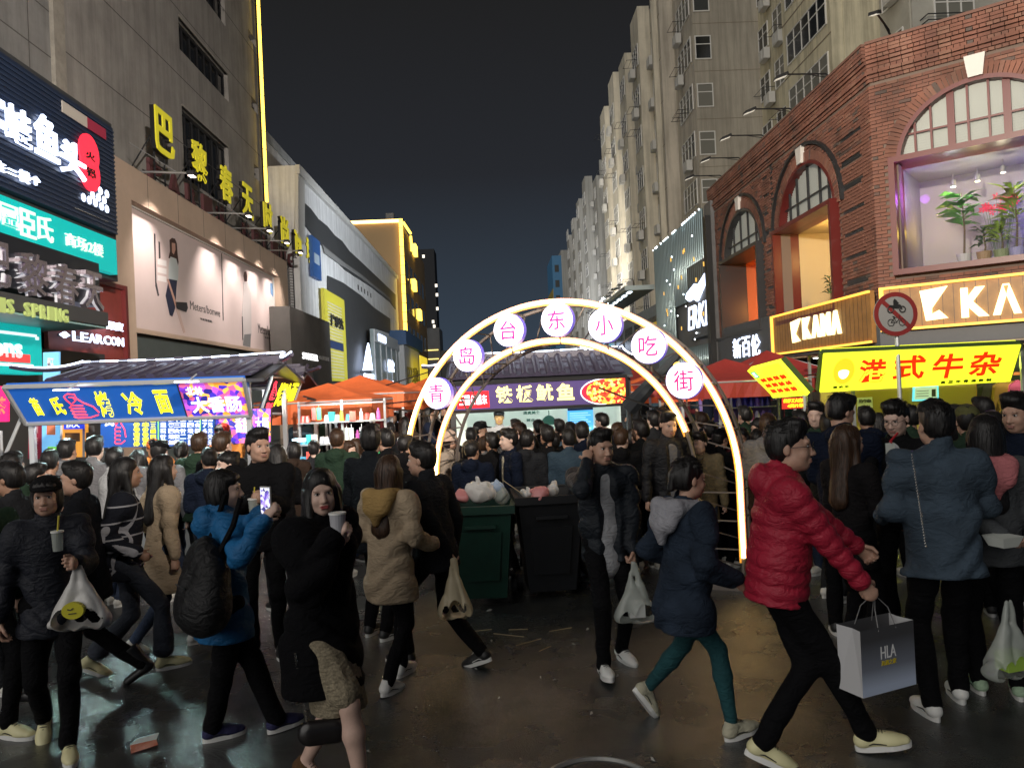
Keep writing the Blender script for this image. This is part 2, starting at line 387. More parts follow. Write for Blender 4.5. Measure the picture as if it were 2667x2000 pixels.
# billboard floodlights on arms
arms = [((388,452),(494,440)), ((557,557),(637,547)), ((619,596),(688,585)), ((670,628),(730,616)), ((711,655),(769,645))]
lampb = emi('floodlight_lens', (1, .85, .75), 6)
for i, (a, c) in enumerate(arms):
    ua, za = LP.hit(*a, 0); ua = ua
    e_ = empty('floodlight', LP.w(ua, 0, ztop-.05), LP.r, ['floodlight arm nearest the dark fish-head sign on the billboard podium', 'second floodlight arm along the billboard top below the yellow roof letters', 'third floodlight arm along the billboard top below the yellow roof letters', 'fourth floodlight arm near the billboard end', 'farthest floodlight arm over the billboard end'][i], 'floodlight', 'floodlights over the billboard')
    MB().tube([(0, 1.0, .25), (0, -.2, .2), (0, -1.35, .12)], .035, 6).tube([(0, .6, 1.2), (0, -.9, .17)], .015, 5).build('arm', steel, e_)
    MB().box(-.16, .16, -1.5, -1.28, .02, .16).build('lamp_head', darkm, e_)
    MB().box(-.14, .14, -1.47, -1.31, -.0, .02).build('lens', lampb, e_)
    spot('floodlight_lamp', LP.w(ua, -1.4, ztop-.1), LP.w(ua+.2, .4, bz0+1.2), 1000, (1, .86, .78), 80, .9, .08)
ROOFL = ['largest yellow roof character, first after the fish-head sign', 'second yellow roof character from the fish-head sign', 'third yellow roof character from the fish-head sign', 'fourth yellow roof character, before the light strip', 'fifth yellow roof character, right under the vertical light strip', 'sixth yellow roof character, just past the light strip', 'seventh yellow roof character, next to last above the louvres', 'last and farthest yellow roof character beside the small blue board']
# yellow roof letters with frames and unlit latin letters
gold = mat('yellow_letter_face', (.60, .52, .02), .5, emit=(.9, .8, .05), es=.34)
for i, (ch, cx, cyy, hh) in enumerate([('巴',424,350,108),('黎',515,418,98),('春',585,472,88),('天',641,515,78),('时',694,556,70),('尚',738,590,62),('商',773,616,58),('场',803,652,66)]):
    uc, zc = LP.hit(cx, cyy, -.0); d = math.hypot(uc+20.5, 11)
    hgt = hh*d*.97/FPX; wd = 1.5
    if i == 0: z_roof = zc
    zc = z_roof - i*.045; hgt = 1.5
    e_ = empty('roof_letter', LP.w(uc, 0, ztop), LP.r, ROOFL[i], 'sign letter', 'yellow characters on the podium roof')
    text(ch, -wd/2, wd/2, zc-hgt/2-ztop, zc+hgt/2-ztop, -.05, gold, e_, .05, .018, 'character_face')
    text(ch, -wd/2, wd/2, zc-hgt/2-ztop, zc+hgt/2-ztop, .10, black, e_, .145, .02, 'character_side')
    MB().tube([(-.4, .15, 0), (-.4, .15, zc-ztop+.5)], .03, 5).tube([(.4, .15, 0), (.4, .15, zc-ztop+.5)], .03, 5).tube([(-.4, 1.3, 0), (-.4, .15, zc-ztop)], .025, 5).tube([(-.5, .15, .7), (.5, .15, .7)], .025, 5).build('frame', darkm, e_)
maroon = mat('dull_maroon_letters', (.10, .035, .04), .6)
ua = LP.hit(420, 440, 0)[0]; ub = LP.hit(790, 700, 0)[0]
e_ = empty('roof_lettering', LP.w(ua, .5, ztop), LP.r, 'unlit dark maroon PARIS SPRING letters on the podium roof under the yellow characters', 'sign')
s = 'PARIS SPRING'; k = len(s)
for i, ch in enumerate(s):
    if ch != ' ': text(ch, (ub-ua)*i/k, (ub-ua)*(i+.62)/k, .12, .95, -.0, maroon, e_, .12, .02, 'letter')
MB().box(0, ub-ua, .1, .14, .05, .1).box(0, ub-ua, .1, .14, .5, .55).build('rail', darkm, e_)
# ---- near sign block
LS = Fr(-9.8, 14, 90)
blk = LS.thing('sign_block', 0, 'dark projecting shop block that carries the stacked signs at the left edge', 'building')
sbe, _ = LS.hit(305, 612, 0)
MB().box(-7, sbe-.02, .02, 2.8, 5.3, LS.hit(303,322)[1]-.1).build('wall', dgrey, blk)
navy = mat('navy_ribbed_board', (.012, .022, .05), .35)
fs, P, bx = sign(LS, 0, (-130, 45), (305, 612), 'fish_head_sign', 'dark ribbed restaurant sign with big glowing white fish-head characters', 'sign', navy, .15, board='board')
# ribs follow the slanted top edge; each rib is a strip
zt = bx[3]
ribs = MB()
zz = 0
while zz < bx[3]-.05:
    ribs.box(bx[0], bx[1], -.175, -.15, zz, zz+.045); zz += .11
ribs.build('rib', mat('rib_navy', (.02, .035, .075), .3), fs, kind='stuff')
T(fs, P, '牛', (-70,195), (8,400), sign_w, -.2, .06, .02); T(fs, P, '蛙', (2,262), (72,392), sign_w, -.2, .06, .018); T(fs, P, '鱼', (78,285), (146,430), sign_w, -.2, .06, .018); T(fs, P, '头', (146,352), (215,478), sign_w, -.2, .06, .018)
a = P(222, 370); c = P(236, 480)
redp = emi('red_lit_badge', (1, .03, .06), 1.2)
MB().disc((P(226,400)[0], P(226,400)[1]), .46, -.22, -.18, 24).disc((P(228,450)[0], P(228,450)[1]), .46, -.225, -.18, 24).build('badge', redp, fs)
T(fs, P, '火', (214,390), (240,425), black, -.226, .01, .03); T(fs, P, '锅', (216,432), (241,470), black, -.226, .01, .03)
T(fs, P, '二', (8,437), (36,462), sign_w, -.2, .05, .015); T(fs, P, '楼', (40,440), (68,482), sign_w, -.2, .05, .015); T(fs, P, '↑', (72,455), (95,488), sign_w, -.2, .05, .015); T(fs, P, '在', (-22,415), (4,452), sign_w, -.2, .05, .015)
pa = P(156,262); pc = P(222,318); pd_ = P(271,352)
MB().box(pa[0], pc[0], -.2, -.18, pa[1]-.27, pa[1]).build('notice_panel', mat('pale_notice', (.5,.47,.42), .5), fs)
MB().box(pc[0], pd_[0], -.2, -.18, pa[1]-.27, pa[1]).build('notice_panel', mat('crimson_notice', (.35,.03,.07), .5), fs)
for (x, y) in [(258,498),(275,506),(238,509),(253,515),(268,522),(214,515),(229,522),(245,529),(261,538),(275,545)]:
    p = P(x, y); MB().disc(p, .10, -.19, -.18, 10).build('light_dot', sign_w, fs)
T(fs, P, '招牌美蛙鱼头火锅', (190,540), (278,580), mat('pale_small_letters', (.4,.4,.38), .5), -.18, .01, .01)
teal = mat('teal_backlit_panel', (.0, .32, .30), .4, emit=(0, .56, .54), es=.62)
pal = emi('pale_backlit_letters', (.75, .95, .78), .85)
ts, P, bx = sign(LS, 0, (-130, 455), (306, 716), 'teal_drugstore_sign', 'long teal backlit drugstore sign with pale outlined characters under the fish-head sign', 'sign', teal, .2)
T(ts, P, '屈', (-14,520), (48,602), pal, -.2, .03, .012); T(ts, P, '臣', (50,540), (93,626), pal, -.2, .03, .012); T(ts, P, '氏', (94,556), (138,636), pal, -.2, .03, .012)
T(ts, P, '商场2楼', (168,603), (268,672), pal, -.2, .03, .008)
# black marquee
LM = Fr(-8.9, 12, 90)
chrome = mat('mirror_letters', (.55, .48, .55), .18, .9)
ms, P, bx = sign(LM, 0, (-140, 560), (262, 800), 'marquee_sign', 'black marquee with large mirror-faced characters over the department store entrance', 'sign', mat('marquee_black', (.008,.01,.016), .3), .5)
for ch, tl, br in [('巴',(-52,620),(14,755)),('黎',(34,650),(112,780)),('春',(124,680),(192,800)),('天',(204,702),(258,812))]:
    T(ms, P, ch, tl, br, chrome, -.5, .12, .012, 'character')
    T(ms, P, ch, tl, br, mat('letter_edge', (.5,.5,.52), .3, emit=(.8,.8,.9), es=.30), -.50, .05, .032, 'character_rim')
fa, P, bx = sign(LM, .2, (-140, 730), (283, 850), 'marquee_fascia', 'lower dark marquee band with greenish PARIS SPRING letters', 'sign', mat('fascia_grey', (.05,.052,.055), .4), 1.0)
letters(fa, P, 'PARIS SPRING', (-90, 758), (177, 842), emi('dull_green_letters', (.45,.55,.18), .42), -1.0, .04, .02, .25)
o = MB().box(bx[0], bx[1], -.95, 1.2, -.05, -.005).build('soffit', mat('teal_lit_soffit', (.25,.42,.42), .4), fa)  # teal light on the underside put into the base colour
ns, P, bx = sign(LS, -.4, (-150, 815), (111, 976), 'teal_shop_sign', 'teal shop sign ending in ns with a white outline and red stripe', 'sign', teal, .3)
T(ns, P, 'watsons', (-150,868), (56,934), emi('white_backlit', (.9,1,1), 1.0), -.3, .03, .02)
wl = M['white_backlit']; rl = emi('red_backlit', (1,.06,.06), .9)
u0_, zt_ = P(92,872); u1_, zb_ = P(84,960)
MB().box(bx[0], u0_, -.33, -.3, P(92,872)[1]-.05, P(92,872)[1]).box(u0_, u0_+.07, -.33, -.3, .75, P(92,872)[1]-.1).build('outline', wl, ns)
MB().box(bx[0], u0_-.25, -.33, -.3, .22, .38).build('stripe', rl, ns); MB().box(bx[0], u0_-.15, -.33, -.3, .14, .19).build('outline', wl, ns)
# red shop front with white lettering
LR = Fr(-10.6, 16, 90)
rs, P, bx = sign(LR, 0, (118, 690), (330, 985), 'red_shop_front', 'brick-red shop front panel behind the marquee end', 'shop front', mat('brick_red_panel', (.28,.05,.04), .5, var=.15), .1)
MB().box(bx[1]-.12, bx[1]+.02, -.22, -.1, 0, bx[3]).box(bx[0], bx[1]-.12, -.2, -.1, bx[3]-.12, bx[3]).build('edge_trim', mat('dark_red_trim', (.16,.02,.02), .4), rs)
ls, P, bx = sign(LR, -.3, (150, 822), (324, 905), 'white_letter_sign', 'glowing white LEARCON lettering on the brick-red shop front', 'sign', None, .05)
letters(ls, P, 'LEARCON', (186,862), (322,903), sign_w, -.05, .03, .012, .12); T(ls, P, '深度', (274,834), (320,864), sign_w, -.05, .03, .012)
T(ls, P, '◆', (153,862), (178,882), sign_w, -.05, .05, .02)
MB().box(-1.5, 1.3, 0, .04, .1, .16).build('rail', darkm, ls)
# shop fronts seen under the booth roof
b = empty('corner_shop', (-9.6, 15.5, 0), R(90), 'ground-floor shops glowing warm orange behind the blue booth', 'building')
MB().box(-3, 5, .6, .7, 0, 3.4).build('wall', dgrey, b)
# ---- things past the billboard
LQ = Fr(-11, 40.0, 90)
def block(fr, v, tl, br, name, label, m, depth, part='wall', base=True):
    u0, z1 = fr.hit(*tl, v); u1, z0 = fr.hit(*br, v)
    if base: z0 = 0
    e_ = empty(name, fr.w(u0, v, 0), fr.r, label, 'building')
    MB().box(0, u1-u0, 0, depth, z0, z1).build(part, m, e_)
    return e_, u1-u0, z1, u0
lv, w_, z1, u0 = block(LQ, .6, (750, 682), (862, 800), 'louvred_wall', 'grey wall with horizontal louvres just past the billboard', greyp, 3)
b0 = LQ.hit(750, 690, .4)[1]; b1 = LQ.hit(752, 800, .4)[1]
lm = mat('louvre_metal', (.30,.28,.27), .5, .2)
n = 15
ml = MB().hexa([(0,-.25,0),(w_*.82,-.25,0),(w_*.82,0,.06),(0,0,.06),(0,-.25,.05),(w_*.82,-.25,.05),(w_*.82,0,.11),(0,0,.11)]).mesh('slat')
for k in range(n): link(ml, 'slat', lm, lv, (0, 0, b1+(b0-b1)*k/n))
b = MB()
for k in range(7): x = w_*.82*k/6; b.box(x-.03, x+.03, -.3, -.25, b1, b0)
b.build('bracket', darkm, lv)
sd, P, bx = sign(LQ, -.1, (754, 797), (866, 1022), 'concrete_shop_front', 'dark grey concrete shop front with small white S·DEER lettering', 'shop front', mat('dark_concrete', (.11,.105,.10), .8, var=.2, vs=.7, bump=.3), 1.0)
letters(sd, P, 'S·DEER', (786,917), (828,941), emi('white_letters', (1,1,1), 1.6), -1, .04, .015, .1); T(sd, P, 'CONCEPT', (831,926), (856,941), mat('grey_letters', (.3,.3,.3), .5), -1, .05, .02)
MB().box(P(812,950)[0], P(827,1020)[0], -1.05, -1, 0, P(812,950)[1]).build('doorway', black, sd)
# white building with the black band
LW = Fr(-11, 44.9, 90)
wb_, w_, z1, u0 = block(LW, 0, (769, 431), (1033, 724), 'white_mall', 'long white shopping building with a torn black band under its roof line', whitep, 10, 'body')
def wq(poly, m, nm, y0=-.06, y1=-.003):
    return MB().prism([tuple(np.subtract(LW.hit(*p, 0), (u0, 0))) for p in poly], y0, y1).build(nm, m, wb_)
bandc = dgrey
c3 = lambda pts: [(600+x*.4823, 300+y*.4823) for x, y in pts]
wq(c3([(385,465),(430,505),(470,560),(520,600),(560,650),(600,680),(640,735),(700,790),(780,865),(890,970),(890,1050),(860,1010),(760,930),(620,840),(520,740),(440,650),(390,585)]), bandc, 'band')
wq(c3([(492,700),(510,720),(600,790),(700,860),(860,990),(858,1000),(700,880),(560,790),(500,745)]), mat('torn_edge', (.2,.2,.2), .8), 'torn_strip', -.1, -.065)
wq(c3([(520,868),(600,905),(700,975),(770,1040),(858,1100),(860,1180),(770,1150),(765,1560),(520,1560)]), dgrey, 'lower_cladding', -.12)
wq(c3([(350,268),(372,290),(700,648),(895,868),(895,885),(700,668),(350,318)]), whitef, 'coping', -.25, -.003)
wq(c3([(348,320),(384,360),(384,700),(348,640)]), whitef, 'corner_pier', -.2, -.003)
for k in range(5): p = c3([(690+17*k, 930+11*k)])[0]; a = np.subtract(LW.hit(*p, 0), (u0, 0)); MB().box(a[0]-.18, a[0]+.25, -.02, -.003, a[1]-.2, a[1]+.2).build('wall_mark', black, wb_)
ysh, P, bx = sign(LQ, -.15, (843, 750), (906, 994), 'yellow_shutter_sign', 'tall yellow framed shutter with black characters beside the dark cladding', 'sign', mat('yellow_panel', (.55,.50,.04), .5, emit=(.8,.75,.1), es=.10), .2)
sl_ = mat('pale_slat', (.62,.60,.42), .5)
bw = bx[1]-bx[0]; n = 24
ml = MB().box(bx[0]+bw*.12, bx[1]-bw*.2, -.24, -.2, 0, .09).mesh('slat')
for k in range(n): link(ml, 'slat', sl_, ysh, (0, 0, .2+k*(bx[3]*.86)/n))
T(ysh, P, '搜表达', (857,816), (893,862), black, -.26, .03, .05); MB().box(bx[0]+bw*.12, bx[1]-bw*.2, -.262, -.24, bx[3]*.36, bx[3]*.45).build('stripe', mat('stripe_navy', (.02,.04,.12), .5), ysh)
bs_, P, bx = sign(LQ, -.1, (812, 612), (838, 732), 'blue_square_sign', 'small blue sign board at the end of the yellow roof letters', 'sign', mat('blue_board', (.015,.07,.22), .5, emit=(.02,.1,.35), es=.2), .2)
MB().box(bx[0]+.4, bx[1]-.5, -.22, -.2, bx[3]*.35, bx[3]*.6).build('emblem', mat('pale_blue', (.4,.5,.6), .5), bs_)
tri, P, bx = sign(LW, -.5, (940, 890), (978, 1006), 'pointed_white_sign', 'glowing white spire-shaped sign with letters on the dark cladding', 'sign', None, .1)
sp = [P(*c3([q])[0]) for q in [(741,1230),(748,1262),(764,1378),(714,1378),(733,1262)]]
MB().prism(sp, -.2, -.1).build('spire', sign_w, tri); T(tri, P, 'AIGLE', c3([(712,1392)])[0], c3([(777,1458)])[0], sign_w, -.1, .1, .05)
MB().box(P(*c3([(712,1385)])[0])[0], P(*c3([(775,1385)])[0])[0], 0, .05, P(*c3([(712,1392)])[0])[1], P(*c3([(712,1378)])[0])[1]).build('bracket', darkm, tri)
gl_, P, bx = sign(LW, -.5, (972, 856), (1058, 1052), 'glass_shop_front', 'pale glazed shop front with two blue-white lit signs', 'shop front', mat('pale_glass', (.22,.27,.28), .3, var=.3, vs=1), .3)
f = MB()
for k in range(7): x = bx[0]+(bx[1]-bx[0]-.1)*k/6; f.box(x, x+.1, -.38, -.3, 0, bx[3])
f.box(bx[0], bx[1], -.42, -.38, bx[3]-1.1, bx[3]).build('mullion', mat('pale_frame', (.4,.42,.43), .5), gl_)
T(gl_, P, '优衣', c3([(842,1318)])[0], c3([(876,1390)])[0], sign_w, -.42, .1, .05); T(gl_, P, '银座', c3([(842,1432)])[0], c3([(880,1505)])[0], sign_w, -.42, .1, .05)
MB().box(P(*c3([(790,1190)])[0])[0], P(*c3([(830,1210)])[0])[0], -.5, -.42, bx[3]-.9, bx[3]-.3).build('wall_sign', sign_w, gl_)
# orange lit tower with LED outline
ot = empty('outlined_office_tower', (-10.3, 91, 0), 0, 'distant orange-lit office block outlined with yellow light strips', 'building')
FO = Fr(-10.3, 91, 0); ztp = FO.hit(1050, 577)[1]; xl = FO.hit(880, 585)[0]
orange_wall = mat('ochre_wall', (.30,.20,.10), .8, var=.1, vs=.1)
MB().box(xl, 0, 0, 30, 0, ztp).build('wall', orange_wall, ot)
MB().box(xl, .2, -.25, .0, ztp-.1, ztp+.25).build('roof_light_strip', emi('amber_led', (1,.62,.18), 5), ot)
for k in range(17): MB().box(-.15, .25, -.35, -.0, 4+k*1.1, 4+k*1.1+1.0).build('corner_light_strip', led_y, ot)
FS = Fr(-10.05, 91, 90)
for (a, c) in [((1050,577),(1069,608)), ((1069,608),(1072,655))]:
    p0 = FS.hit(*a); p1 = FS.hit(*c)
    MB().tube([(.27, p0[0], min(p0[1], ztp)), (.27, p1[0], p1[1])], .16, 6).build('roof_light_strip', led_y, ot)
for (x, y) in [(1076,742),(1090,820),(1078,650)]:
    p = FS.hit(x, y); MB().box(.05, .5, p[0], p[0]+2.5, p[1]-.6, p[1]+.8).build('lit_ledge', led_y, ot)
for r in range(4):
    for k in range(5): MB().box(.0, .02, 3+k*5.2, 6+k*5.2, 4.2+r*4, 6.4+r*4).build('window', glassd, ot)
spot('facade_uplight', (-16, 88.5, .8), (-14, 91, 16), 5200, (1,.55,.2), 95, .9, .3)
MB().box(-3, -2, 10, 11, ztp, ztp+3.4).build('roof_box', greyp, ot)
# distant dark tower with few lit windows, low bridge-like building
dt = empty('distant_tower', (-27, 300, 0), 0, 'far dark high-rise with a few lit windows', 'building')
MB().box(-5, 5.5, 0, 12, 0, 58).build('wall', mat('night_grey', (.03,.032,.036), .8), dt)
for (x, y) in [(1103,668),(1084,703),(1085,726),(1136,744),(1138,768),(1139,804),(1128,838),(1131,850)]:
    p = Fr(-27,300,0).hit(x, y); MB().box(p[0]-.45, p[0]+.45, -.1, 0, p[1]-.6, p[1]+.6).build('window', emi('lit_window', (1,.9,.75), 1.6), dt)
lb = empty('low_rise_building', (gx(1128,130), 130, 0), 0, 'low grey building with thin yellow light lines at the end of the street', 'building')
MB().box(-1.6, 1.5, 0, 8, 0, 13).build('wall', greyp, lb)
for k in range(3): MB().box(-1.7, 1.2, -.1, 0, 6.2+k*1.5, 6.35+k*1.5).build('light_line', emi('dim_yellow_line', (1,.75,.2), 2.2), lb)
MB().box(1.5, 7.5, 2, 8, 0, 9.2).build('wall', greyp, lb); MB().box(1.5, 4, 1.9, 2, 7.6, 7.7).build('light_line', M['dim_yellow_line'], lb)
LK = Fr(-10.2, 62, 90)
kw, w_, z1, u0 = block(LK, -.6, (1052, 898), (1098, 1050), 'white_kiosk_building', 'small white corner building with a blue roof and one black character', mat('white_kiosk', (.5,.51,.52), .6), 4)
MB().box(-1.2, w_+.3, -.4, 3, z1, z1+1.5).build('roof', mat('blue_roof', (.02,.08,.2), .5), kw)
text('巴黎', w_*.1, w_*.85, 2.9, 5.2, -.01, black, kw, .05, .02)
yb, P, bx = sign(LK, -1.6, (1094, 925), (1116, 1010), 'yellow_banner', 'hanging yellow lit banner at the end of the left shops', 'banner', emi('yellow_banner_face', (1,.75,.05), .8), .1)
# ================================================================== RIGHT SIDE OF THE STREET
def brickmat():
    m = bpy.data.materials.new('brick'); m.use_nodes = True; t = m.node_tree; b = t.nodes['Principled BSDF']; N = t.nodes.new; L = t.links.new
    g_ = N('ShaderNodeNewGeometry'); cr = N('ShaderNodeValToRGB'); L(g_.outputs['Random Per Island'], cr.inputs[0])
    e = cr.color_ramp.elements; e[0].position = 0; e[0].color = (.12, .095, .085, 1); e[1].position = 1; e[1].color = (.33, .17, .12, 1)
    for p, c in [(.05, (.15, .10, .085, 1)), (.12, (.25, .11, .08, 1)), (.5, (.29, .125, .085, 1)), (.8, (.23, .105, .08, 1))]:
        q = e.new(p); q.color = c
    n = N('ShaderNodeTexNoise'); n.inputs['Scale'].default_value = .9; n.inputs['Detail'].default_value = 5; c = N('ShaderNodeTexCoord'); L(c.outputs['Object'], n.inputs['Vector'])
    mr = N('ShaderNodeMapRange'); mr.inputs[1].default_value = .35; mr.inputs[2].default_value = .65; mr.inputs[3].default_value = .45; mr.inputs[4].default_value = .92; L(n.outputs[0], mr.inputs[0])
    mx = N('ShaderNodeMix'); mx.data_type = 'RGBA'; mx.blend_type = 'MULTIPLY'; mx.inputs[0].default_value = 1
    L(cr.outputs[0], mx.inputs[6]); L(mr.outputs[0], mx.inputs[7]); L(mx.outputs[2], b.inputs['Base Color']); b.inputs['Roughness'].default_value = .85
    return m
brick = brickmat()
mortar = mat('mortar', (.16, .12, .10), .95)
CL = 12.42; CX = 8.5; CY = 16.78; FY = CY+CL
Fb = Fr(8.5, FY, -90); Fc = Fr(CX, CY, -40.5)
bh = empty('brick_building', (8.5, FY, 0), R(-90), 'two-storey red brick building with arched windows and a moulded cornice on the street corner', 'building')
ZC = 8.35                                    # underside of the cornice
def arch_hole(fr, xl, xr, ysill, xk, yk):
    """xl,xr px columns of opening (at sill row), keystone bottom pixel"""
    a, z0_ = fr.hit(xl, ysill); c, _ = fr.hit(xr, ysill); return a, c, z0_
A1 = dict(u0=Fb.hit(1892,740)[0], u1=Fb.hit(1989,740)[0]); A2 = dict(u0=Fb.hit(2033,650)[0], u1=Fb.hit(2184,650)[0])
zs1 = Fb.hit(1905,655)[1]; zs2 = Fb.hit(2047,588)[1]; zb2 = Fb.hit(2040,812)[1]; zsa = Fb.hit(2030,610)[1]
for A in (A1, A2): A['r'] = (A['u1']-A['u0'])/2; A['c'] = (A['u0']+A['u1'])/2; A['zs'] = 6.15; A['zb'] = 3.62; A['h'] = 1.55
uk = Fc.hit(2541,180)[0]; uL = Fc.hit(2335,440)[0]; zk = Fc.hit(2541,200)[1]; zsp = Fc.hit(2349,425)[1]; zbb = Fc.hit(2335,705)[1]
print('A1', A1, 'A2', A2, 'zs', zs1, zs2, zb2, zsa, 'chamfer', uk, uL, zk, zsp, zbb)
B3 = dict(u0=uL, u1=2*uk-uL, c=uk, r=uk-uL, zs=zsp, zb=zbb, h=zk-zsp)
def in_arch(u, z, A, m=0):
    if not (A['u0']-m < u < A['u1']+m): return False
    if A['zb']-m < z <= A['zs']: return True
    h = A.get('h', A['r'])
    return z > A['zs'] and ((u-A['c'])/(A['r']+m))**2 + ((z-A['zs'])/(h+m))**2 < 1
def slot(u, z, S):
    return any(s[0] < u < s[1] and s[2] < z < s[3] for s in S)
def arc_pts(A, m=0, n=24):
    h = A.get('h', A['r'])
    return [(A['c']-(A['r']+m)*math.cos(math.pi*i/n), A['zs']+(h+m)*math.sin(math.pi*i/n)) for i in range(n+1)]
def brick_wall(fr, par, U0, U1, Z0, Z1, arches, slots, singles):
    """bricks laid course by course round the openings; the biggest-looking ones are parts of their own"""
    bw, bhh = .235, .078
    mb = MB(); sc = 0; base = None
    # mortar backing in columns above and below the openings
    bk = MB()
    du = .1; u = U0
    while u < U1-1e-6:
        ue_ = min(U1, u+du); uc = (u+ue_)/2; hit_ = None
        for A in arches:
            if A['u0'] < uc < A['u1']:
                h = A.get('h', A['r']); hit_ = (A['zb'], A['zs']+h*math.sqrt(max(0, 1-((uc-A['c'])/A['r'])**2)))
        if hit_:
            if hit_[0] > Z0: bk.box(u, ue_, .02, .3, Z0, hit_[0])
            bk.box(u, ue_, .02, .3, hit_[1], Z1)
        else: bk.box(u, ue_, .02, .3, Z0, Z1)
        u = ue_
    bk.build('wall', mortar, par)
    rng = random.Random(3)
    rows = int((Z1-Z0)/bhh)
    shared = [MB().box(0, bw-.012, -.02+d, .03, 0, bhh-.012).mesh('brick') for d in (-.006, 0, .004, .008)]
    for r in range(rows):
        z = Z0+r*bhh; u = U0-(r % 2)*bw/2
        while u < U1:
            a = max(u, U0); c = min(u+bw-.012, U1); m_ = (a+c)/2; zc = z+bhh/2
            if c-a > .04 and not any(in_arch(m_, zc, A, .2) for A in arches) and not slot(m_, zc, slots):
                if singles and sc < 290 and c-a > bw-.02 and (singles(m_, zc)):
                    link(shared[rng.randrange(4)], 'brick', brick, par, (a, 0, z)); sc += 1
                else:
                    d = rng.uniform(-.008, .008); mb.box(a, c, -.02+d, .03, z, z+bhh-.012)
            u += bw
    for A in arches:                          # ring of bricks standing on the arch
        k = int(math.pi*A['r']/.085)
        for i in range(k):
            t0 = math.pi*i/k; t1 = math.pi*(i+.86)/k; h = A.get('h', A['r'])
            P_ = lambda t, m: (A['c']-(A['r']+m)*math.cos(t), A['zs']+(h+m)*math.sin(t))
            mb.prism([P_(t0, .0), P_(t1, .0), P_(t1, .24), P_(t0, .24)], -.035-rng.uniform(0,.01), .03)
    mb.build('brickwork', brick, par, kind='stuff')
    for s in slots: MB().box(s[0], s[1], .0, .04, s[2], s[3]).build('recessed_band', darkm, par)
# dark stone bands beside the windows
def band_rows(fr, x0, x1, ys, hpx):
    out = []
    for y in ys:
        a, z_ = fr.hit(x1, y); c = fr.hit(x0, y)[0]; out.append((c, a, z_-.06, z_+.06))
    return out
ZB = 3.45
def zrow(k): return 4.15+k*.565
s1 = [(Fb.hit(2195,500)[0], Fb.hit(2249,500)[0], zrow(k)-.055, zrow(k)+.055) for k in range(7)]
s2 = [(Fb.hit(1993,600)[0], Fb.hit(2006,600)[0]-.0, zrow(k)-.05, zrow(k)+.05) for k in range(8)]
s3 = [(Fb.hit(1873,700)[0], Fb.hit(1886,700)[0], zrow(k)-.05, zrow(k)+.05) for k in range(7)]
s4 = [(Fb.hit(2012,600)[0]+.0, Fb.hit(2017,600)[0], ZB, ZC)]
brick_wall(Fb, bh, 0, CL, ZB, ZC, [A1, A2], s1+s2+s3+s4, lambda u, z: u > CL-2.6 and 4.6 < z < 7.2)
cc = empty('brick_corner_wing', (CX, CY, 0), R(-40.5), 'angled brick corner wall with one wide arched display window full of plants', 'building')
brick_wall(Fc, cc, 0, 6.2, ZB, ZC, [B3], [], lambda u, z: u < 1.7 and 5.2 < z < 7.4)
# cornice: stepped courses
for fr, par, L_ in ((Fb, bh, CL), (Fc, cc, 6.2)):
    for i, (z0, z1, d) in enumerate([(ZC+k*.08, ZC+(k+1)*.08, d) for k, d in enumerate((.03,.05,.09,.05,.05,.09,.12,.14,.14,.14))]):
        b = MB(); u = -.02; r_ = random.Random(i)
        while u < L_+.02:
            e2 = min(L_+.02, u+(.235 if i % 3 else .12)); b.box(u, e2-.012, -d-r_.uniform(0,.008), .3, z0, z1-.012); u = e2
        b.build('cornice_course', brick, par, kind='stuff')
    MB().box(-.02, L_+.02, -.16, .4, ZC+.80, ZC+.86).build('cornice_cap', mat('cornice_cap', (.16,.08,.06), .8), par)
